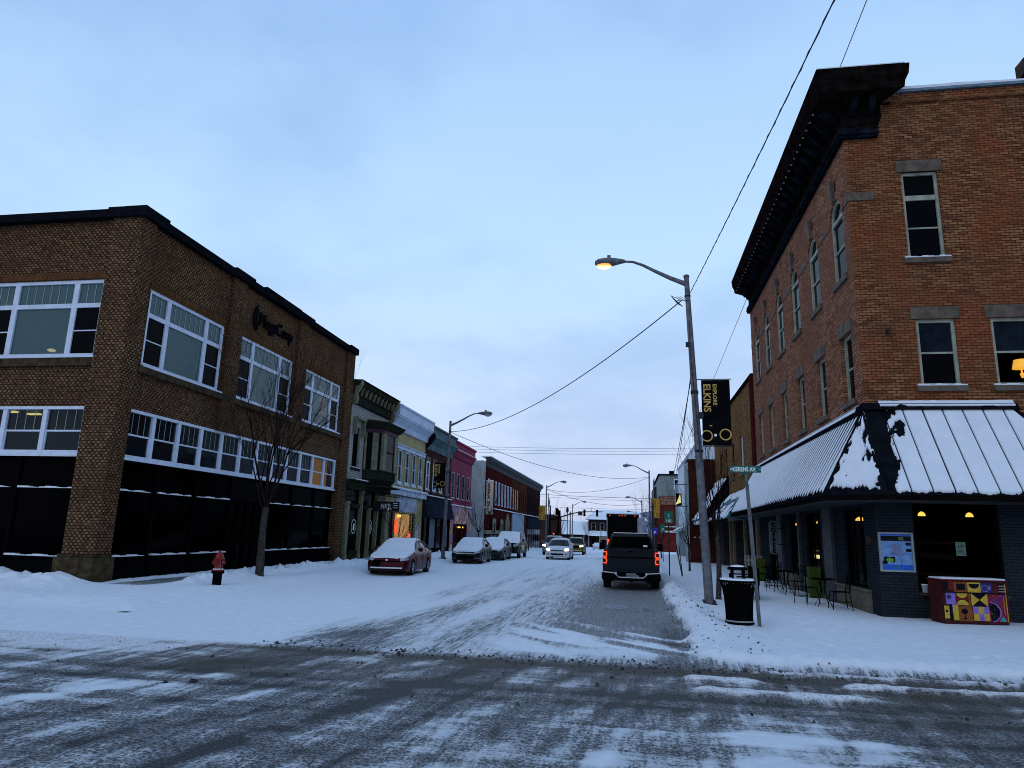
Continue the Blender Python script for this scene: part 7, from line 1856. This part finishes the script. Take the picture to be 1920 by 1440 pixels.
fr_ = {'grille': ([(-.45, .70), (.45, .70), (.5, .92), (-.5, .92)], M['trim']), 'bumper_bar': ([(-.7, .44), (.7, .44), (.7, .50), (-.7, .50)], M['chrome'])}
c6 = car(dict(SM, paint=paint('olive_car_paint', (.10, .085, .008)), head_mat=M['head_yellow'], front=fr_), 'moving_suv', 'olive green suv with bright yellow headlight following the white hatchback', 'suv')
place(c6, -5.75, 74.0, 0)
c7 = car(dict(SM, paint=paint('silver_car_paint', (.12, .13, .15)), head_mat=M['head_yellow'], front=fr_), 'moving_suv', 'grey car half hidden to the left behind the white hatchback', 'suv')
place(c7, -7.35, 67, 0)
c8 = car(dict(SM, paint=paint('slate_car_paint', (.14, .16, .2)), front=fr_, snow=.05, snow_y=(2, 4.2)), 'moving_suv', 'snow roofed suv seen between the white hatchback and the olive suv', 'suv')
place(c8, -9.1, 92, 0)
c9 = car(dict(HAT, paint=wht, snow=.05, snow_y=(.05, 4.0), head_mat=M['lens_clear'], front={'grille': ([(-.44, .62), (.44, .62), (.50, .68), (-.50, .68)], M['trim'])}), 'distant_car', 'snow covered pale car far off in front of the depot')
place(c9, -7.75, 165, 0)
# snow on the travelling cars' bonnets and roofs
for c_ in (c5, c6, c7):
    m_ = MB()
    L_ = 2.2 if c_ is c5 else 2.1; zr_ = 1.50 if c_ is c5 else 1.76; w_ = .52 if c_ is c5 else .66
    m_.loft([[(-w_ + .1, L_, zr_ - .03), (w_ - .1, L_, zr_ - .03), (w_ - .14, L_ + .02, zr_ + .03), (-w_ + .14, L_ + .02, zr_ + .03)], [(-w_, L_ + .5, zr_ - .02), (w_, L_ + .5, zr_ - .02), (w_ - .08, L_ + .5, zr_ + .045), (-w_ + .08, L_ + .5, zr_ + .045)], [(-w_, L_ + 1.2, zr_ - .08), (w_, L_ + 1.2, zr_ - .08), (w_ - .08, L_ + 1.2, zr_ + .01), (-w_ + .08, L_ + 1.2, zr_ + .01)]])
    m_.build('roof_snow', M['snow'], c_, smooth=True, local=True)

# ---- pickup seen from behind (rear face at local y=0, driving away +y)
pk = thing('pickup_truck', 'dark grey pickup with red tail lights standing in the right lane', 'pickup')
ORG[pk.name] = Vector((0, 0, 0))
PG = paint('dark_slate_truck_paint', (.008, .010, .014), .1, .45)
hw = .985
m_ = MB()
m_.hexa([(-hw + .02, .02, .62), (hw - .02, .02, .62), (hw - .02, .10, .62), (-hw + .02, .10, .62), (-hw + .07, .03, 1.40), (hw - .07, .03, 1.40), (hw - .07, .10, 1.40), (-hw + .07, .10, 1.40)])
for sd in (-1, 1):
    secs = []
    for y in np.linspace(.02, 2.1, 26):
        yw = 1.25; ra = .48; za = .56
        if abs(y - yw) < ra: za = max(za, .41 + math.sqrt(ra * ra - (y - yw) ** 2))
        secs.append([(sd * (hw - .16), y, za), (sd * (hw - .01), y, za), (sd * hw, y, (za + 1.2) / 2), (sd * (hw - .02), y, 1.25), (sd * (hw - .06), y, 1.41), (sd * (hw - .14), y, 1.42), (sd * (hw - .16), y, 1.36)])
    m_.loft(secs)
m_.box(-hw + .15, hw - .15, .1, 2.1, .62, .70)
m_.build('bed', PG, pk, local=True, bevel=.008)
m_ = MB(); m_.box(-.72, .72, .0, .022, 1.30, 1.37); m_.box(-.75, .75, .005, .022, .72, .98); m_.build('tailgate', PG, pk, local=True, bevel=.008)
m_ = MB(); m_.box(-.74, .74, .012, .024, 1.10, 1.15); m_.box(-.1, .1, -.004, .01, 1.31, 1.35); m_.build('tailgate_crease', M['trim'], pk, local=True)
m_ = MB(); m_.box(-.06, .06, -.012, .0, 1.315, 1.345); m_.build('handle', M['trim'], pk, local=True)
cabw = .86
secs = []
for y, zt, wb_, wr in [(2.1, 1.40, .93, .92), (2.12, 1.42, .92, .90), (2.22, 1.86, .86, .74), (2.32, 1.93, .85, .70), (2.9, 1.96, .85, .70), (3.6, 1.93, .85, .70), (4.35, 1.36, .90, .86)]:
    secs.append([(-wb_, y, 1.30), (wb_, y, 1.30), (wr + .03, y, zt - .05), (wr - .06, y, zt), (0, y, zt + .02), (-wr + .06, y, zt), (-wr - .03, y, zt - .05)])
m_ = MB(); m_.loft(secs); m_.build('cab', PG, pk, smooth=True, local=True)
m_ = MB(); m_.hexa([(-.80, 2.09, 1.44), (.80, 2.09, 1.44), (.80, 2.13, 1.44), (-.80, 2.13, 1.44), (-.67, 2.185, 1.83), (.67, 2.185, 1.83), (.67, 2.22, 1.83), (-.67, 2.22, 1.83)]); m_.build('rear_window', M['shop_black'], pk, local=True)
m_ = MB(); m_.hexa([(.46, 2.075, 1.47), (.62, 2.075, 1.47), (.62, 2.08, 1.47), (.46, 2.08, 1.47), (.46, 2.09, 1.53), (.62, 2.09, 1.53), (.62, 2.095, 1.53), (.46, 2.095, 1.53)]); m_.build('window_sticker', M['white_sheet'], pk, local=True)
for sd in (-1, 1):
    m_ = MB(); m_.hexa([(sd * .90, 2.5, 1.38), (sd * .90, 3.5, 1.38), (sd * .88, 3.5, 1.40), (sd * .88, 2.5, 1.40), (sd * .745, 2.6, 1.86), (sd * .745, 3.45, 1.86), (sd * .73, 3.45, 1.86), (sd * .73, 2.6, 1.86)]); m_.build('side_window', M['carglass'], pk, local=True)
m_ = MB(); m_.box(-.66, .66, 2.33, 3.5, 1.955, 1.985); m_.build('roof_snow', M['snow'], pk, local=True, bevel=.01)
m_ = MB(); m_.loft([[(-.93, y, .5), (.93, y, .5), (w, y, 1.1), (w - .04, y, zt), (-w + .04, y, zt), (-w, y, 1.1)] for y, w, zt in [(2.12, .98, 1.36), (4.3, .985, 1.36), (4.4, .98, 1.33), (5.5, .97, 1.28), (5.8, .88, 1.15)]]); m_.build('front_body', PG, pk, smooth=True, local=True)
# bumper with dropped centre step
bp = [(-1.0, .62), (-.56, .58), (-.40, .44), (.40, .44), (.56, .58), (1.0, .62), (1.02, .40), (.95, .34), (-.95, .34), (-1.02, .40)]
m_ = MB(); m_.prism([(x, -.16, z) for x, z in bp], [(x, .05, z) for x, z in bp]); m_.build('rear_bumper', M['trim'], pk, local=True, bevel=.012)
cp = [(-1.0, .64), (-.58, .605), (-.42, .465), (.42, .465), (.58, .605), (1.0, .64)]
m_ = MB()
for (a, b), (c, d) in zip(cp[:-1], cp[1:]): m_.hexa([(a, -.175, b - .025), (c, -.175, d - .025), (c, -.03, d - .025), (a, -.03, b - .025), (a, -.175, b + .01), (c, -.175, d + .01), (c, -.03, d + .01), (a, -.03, b + .01)])
m_.build('chrome_step', M['chrome'], pk, local=True)
m_ = MB(); m_.box(-.17, .17, -.178, -.165, .47, .60); q = m_.build('number_plate', mat('number_plate_face', (.18, .19, .2), .4), pk, local=True)
text(q, '8TH 3125', .075, (-.15, -.181, .505), (1, 0, 0), (0, 0, 1), M['steel_dark'], .001, local=True, sx=.9)
m_ = MB(); m_.box(.18, .26, -.17, -.155, .50, .53); m_.build('badge', M['chrome'], pk, local=True)
m_ = MB(); m_.box(-.5, .5, .1, 5, .35, .6); m_.box(-.75, .75, 1.2, 1.3, .35, .45); m_.lathe([(.16, -.12), (.16, .12)], (0, 1.25, .40), 12, 'x'); m_.tube([(.55, .1, .35), (.6, .02, .28)], .035, 8); m_.tube([(0, .0, .36), (0, -.2, .34)], .04, 6); m_.build('chassis', M['trim'], pk, local=True)
for sd in (-1, 1):
    m_ = MB(); m_.hexa([(sd * .83, -.0, .84), (sd * .99, .04, .84), (sd * .99, .16, .84), (sd * .83, .10, .84), (sd * .81, .0, 1.37), (sd * .945, .04, 1.37), (sd * .945, .16, 1.37), (sd * .81, .10, 1.37)]); tl = m_.build('taillight', M['tail_off'], pk, local=True)
    for zc in (1.00, 1.22):
        m_ = MB(); pts = [(sd * .945, -.004, zc + .085), (sd * .86, -.008, zc + .08), (sd * .84, -.008, zc), (sd * .86, -.008, zc - .08), (sd * .955, -.004, zc - .075)]
        m_.tube(pts, .022, 6); m_.build('light_bar', M['tail_on'], tl, local=True)
    wheel(pk, sd * .86, 1.25, .41, .27, sd); wheel(pk, sd * .86, 4.75, .41, .27, sd)
    m_ = MB(); m_.tube([(sd * .88, 3.75, 1.36), (sd * 1.08, 3.72, 1.40)], .03, 6); m_.box(sd * 1.16 - .10, sd * 1.16 + .10, 3.66, 3.76, 1.30, 1.58); m_.build('mirror', M['trim'], pk, local=True, bevel=.02)
    m_ = MB(); m_.box(sd * .87 - .13, sd * .87 + .13, .72, .74, .3, .62); m_.build('mud_flap', M['trim'], pk, local=True)
place(pk, .01, 25.4, math.radians(0), 0.01)

# ---- box truck with open dark back
bt = thing('box_truck', 'pale box truck with its dark cargo bay open, ahead of the pickup', 'truck')
ORG[bt.name] = Vector((0, 0, 0))
wt = mat('pale_truck_body', (.30, .32, .36), .5)
m_ = MB(); W_ = 1.2
m_.box(-W_, -W_ + .06, 0, 6, .95, 3.25); m_.box(W_ - .06, W_, 0, 6, .95, 3.25); m_.box(-W_, W_, 0, 6, 3.251, 3.33); m_.box(-W_, W_, 5.9, 6, .95, 3.25); m_.box(-W_, W_, 0, 6, .85, .949)
m_.build('cargo_box', wt, bt, local=True)
m_ = MB(); m_.box(-W_ + .062, W_ - .062, .05, 5.85, .955, 3.245); m_.build('bay_shade_block', M['room_dark'], bt, local=True)  # near-black block filling the open bay stands in for its shade
m_ = MB(); m_.box(-W_ - .02, W_ + .02, -.08, -.005, 3.18, 3.42); m_.box(-W_ - .03, W_ + .03, -.08, .9, 3.421, 3.44); m_.build('door_header', M['trim'], bt, local=True)
m_ = MB(); m_.box(-W_ - .02, W_ + .02, 0, 6, 3.441, 3.50); m_.build('roof_snow', M['snow'], bt, local=True)
for x in (-.95, -.22, 0, .22, .95):
    m_ = MB(); m_.box(x - .04, x + .04, -.10, -.08, 3.30, 3.35); m_.build('marker_light', M['tail_on'], bt, local=True)
m_ = MB(); m_.hexa([(W_ + .01, -.02, .95), (W_ + .48, -.5, .95), (W_ + .50, -.46, .95), (W_ + .04, .02, .95), (W_ + .01, -.02, 3.2), (W_ + .48, -.5, 3.2), (W_ + .50, -.46, 3.2), (W_ + .04, .02, 3.2)]); m_.build('open_door', wt, bt, local=True)
for sd in (-1, 1):
    m_ = MB(); m_.box(sd * 1.07 - .07, sd * 1.07 + .07, -.06, .0, 1.12, 1.55); m_.build('taillight', M['tail_on'] if sd < 0 else M['tail_off'], bt, local=True)
    wheel(bt, sd * 1.0, 1.6, .45, .4, sd); wheel(bt, sd * 1.0, 6.6, .45, .28, sd)
m_ = MB(); m_.box(-.5, .5, .1, 7.5, .55, .84); m_.box(-1.15, 1.15, -.1, .0, .5, .75); m_.build('chassis', M['trim'], bt, local=True)
m_ = MB(); m_.loft([[(-1.05, y, .6), (1.05, y, .6), (1.0, y, z), (-1.0, y, z)] for y, z in [(6.2, 2.6), (7.0, 2.6), (7.6, 1.6), (8.5, 1.45)]]); m_.build('driver_cab', wt, bt, local=True)
place(bt, -.60, 55, 0)

# ---------------------------------------------------------------- world, sun, lamp light, camera
SUN_EL, SUN_AZ = math.radians(6), math.radians(150)
w = bpy.data.worlds.new('World'); S.world = w; w.use_nodes = True
nt = w.node_tree; nn = nt.nodes; ll = nt.links
bg = nn['Background']
sky = nn.new('ShaderNodeTexSky'); sky.sky_type = 'NISHITA'; sky.sun_disc = False; sky.sun_elevation = SUN_EL; sky.sun_rotation = SUN_AZ; sky.air_density = 1.4; sky.dust_density = .5; sky.ozone_density = 3
tc = nn.new('ShaderNodeTexCoord')
sp = nn.new('ShaderNodeSeparateXYZ'); ll.new(tc.outputs['Generated'], sp.inputs[0])
def wm(op, a, b=0., clamp=False):
    n = nn.new('ShaderNodeMath'); n.operation = op; n.use_clamp = clamp
    for i, v in enumerate((a, b)):
        if isinstance(v, bpy.types.NodeSocket): ll.new(v, n.inputs[i])
        else: n.inputs[i].default_value = v
    return n.outputs[0]
zz = wm('MAXIMUM', sp.outputs[2], .02)
inv = wm('DIVIDE', 1., wm('ADD', zz, .25))
cv = nn.new('ShaderNodeVectorMath'); cv.operation = 'SCALE'; ll.new(tc.outputs['Generated'], cv.inputs[0]); ll.new(inv, cv.inputs[3])
def wnoise(sc, det, rough=.55):
    n = nn.new('ShaderNodeTexNoise'); ll.new(cv.outputs[0], n.inputs['Vector']); n.inputs['Scale'].default_value = sc; n.inputs['Detail'].default_value = det; n.inputs['Roughness'].default_value = rough; return n.outputs[0]
n1 = wm('ADD', wm('MULTIPLY', wnoise(1.1, 5, .5), .7), wm('MULTIPLY', wnoise(3.2, 4, .55), .3))
ramp = nn.new('ShaderNodeValToRGB'); ll.new(zz, ramp.inputs[0])
e = ramp.color_ramp.elements
e[0].position = 0.02; e[0].color = SKYC[0]; e[1].position = .75; e[1].color = SKYC[3]
for p_, c_ in ((.14, SKYC[1]), (.36, SKYC[2])): q = e.new(p_); q.color = c_
mr = nn.new('ShaderNodeMapRange'); mr.interpolation_type = 'SMOOTHSTEP'; ll.new(n1, mr.inputs[0]); mr.inputs[1].default_value = .36; mr.inputs[2].default_value = .62
mx = nn.new('ShaderNodeMix'); mx.data_type = 'RGBA'; ll.new(mr.outputs[0], mx.inputs[0]); mx.inputs[6].default_value = SKYD[0]; mx.inputs[7].default_value = SKYD[1]
ml = nn.new('ShaderNodeMix'); ml.data_type = 'RGBA'; ml.blend_type = 'MULTIPLY'; ml.inputs[0].default_value = 1; ll.new(ramp.outputs[0], ml.inputs[6]); ll.new(mx.outputs[2], ml.inputs[7])
# thin clear sky behind a thick cloud deck
sc_ = nn.new('ShaderNodeVectorMath'); sc_.operation = 'SCALE'; ll.new(ml.outputs[2], sc_.inputs[0]); sc_.inputs[3].default_value = 10.
fm = nn.new('ShaderNodeMix'); fm.data_type = 'RGBA'; fm.inputs[0].default_value = .93; ll.new(sky.outputs[0], fm.inputs[6]); ll.new(sc_.outputs[0], fm.inputs[7])
ll.new(fm.outputs[2], bg.inputs[0]); bg.inputs[1].default_value = .10
sl = bpy.data.lights.new('sun', 'SUN'); sl.energy = SUNE; sl.angle = math.radians(30); sl.color = (1, .93, .9)
so = bpy.data.objects.new('sun', sl); COL.objects.link(so); so.rotation_euler = (math.radians(55), 0, math.radians(-25))
pl = bpy.data.lights.new('street_lamp_light', 'SPOT'); pl.energy = 60; pl.color = (1, .6, .25); pl.spot_size = math.radians(140); pl.shadow_soft_size = .12
po = bpy.data.objects.new('street_lamp_light', pl); COL.objects.link(po); po.location = (-.73, 19.9, 9.55)
cd = bpy.data.cameras.new('camera'); co_ = bpy.data.objects.new('camera', cd); COL.objects.link(co_); S.camera = co_
cd.sensor_width = 36; cd.lens = 1300 / 1920 * 36; cd.clip_end = 3000; cd.clip_start = .1
def dv(px, py): return Vector((px - 960, -(py - 720), -1300.))
U_ = dv(1128, -5381).normalized(); Yv = dv(1182, 1003); Yv -= U_ * Yv.dot(U_); Yv.normalize(); Xv = Yv.cross(U_)
R_ = Matrix((Xv, Yv, U_)).to_4x4(); R_.translation = (0, 0, 1.9)
co_.matrix_world = R_
S.view_settings.view_transform = 'Standard'; S.view_settings.look = 'None'; S.view_settings.exposure = EXPO; S.view_settings.gamma = 1
S.cycles.use_denoising = True; S.cycles.filter_width = 1.0
S.cycles.max_bounces = 6; S.cycles.transparent_max_bounces = 8
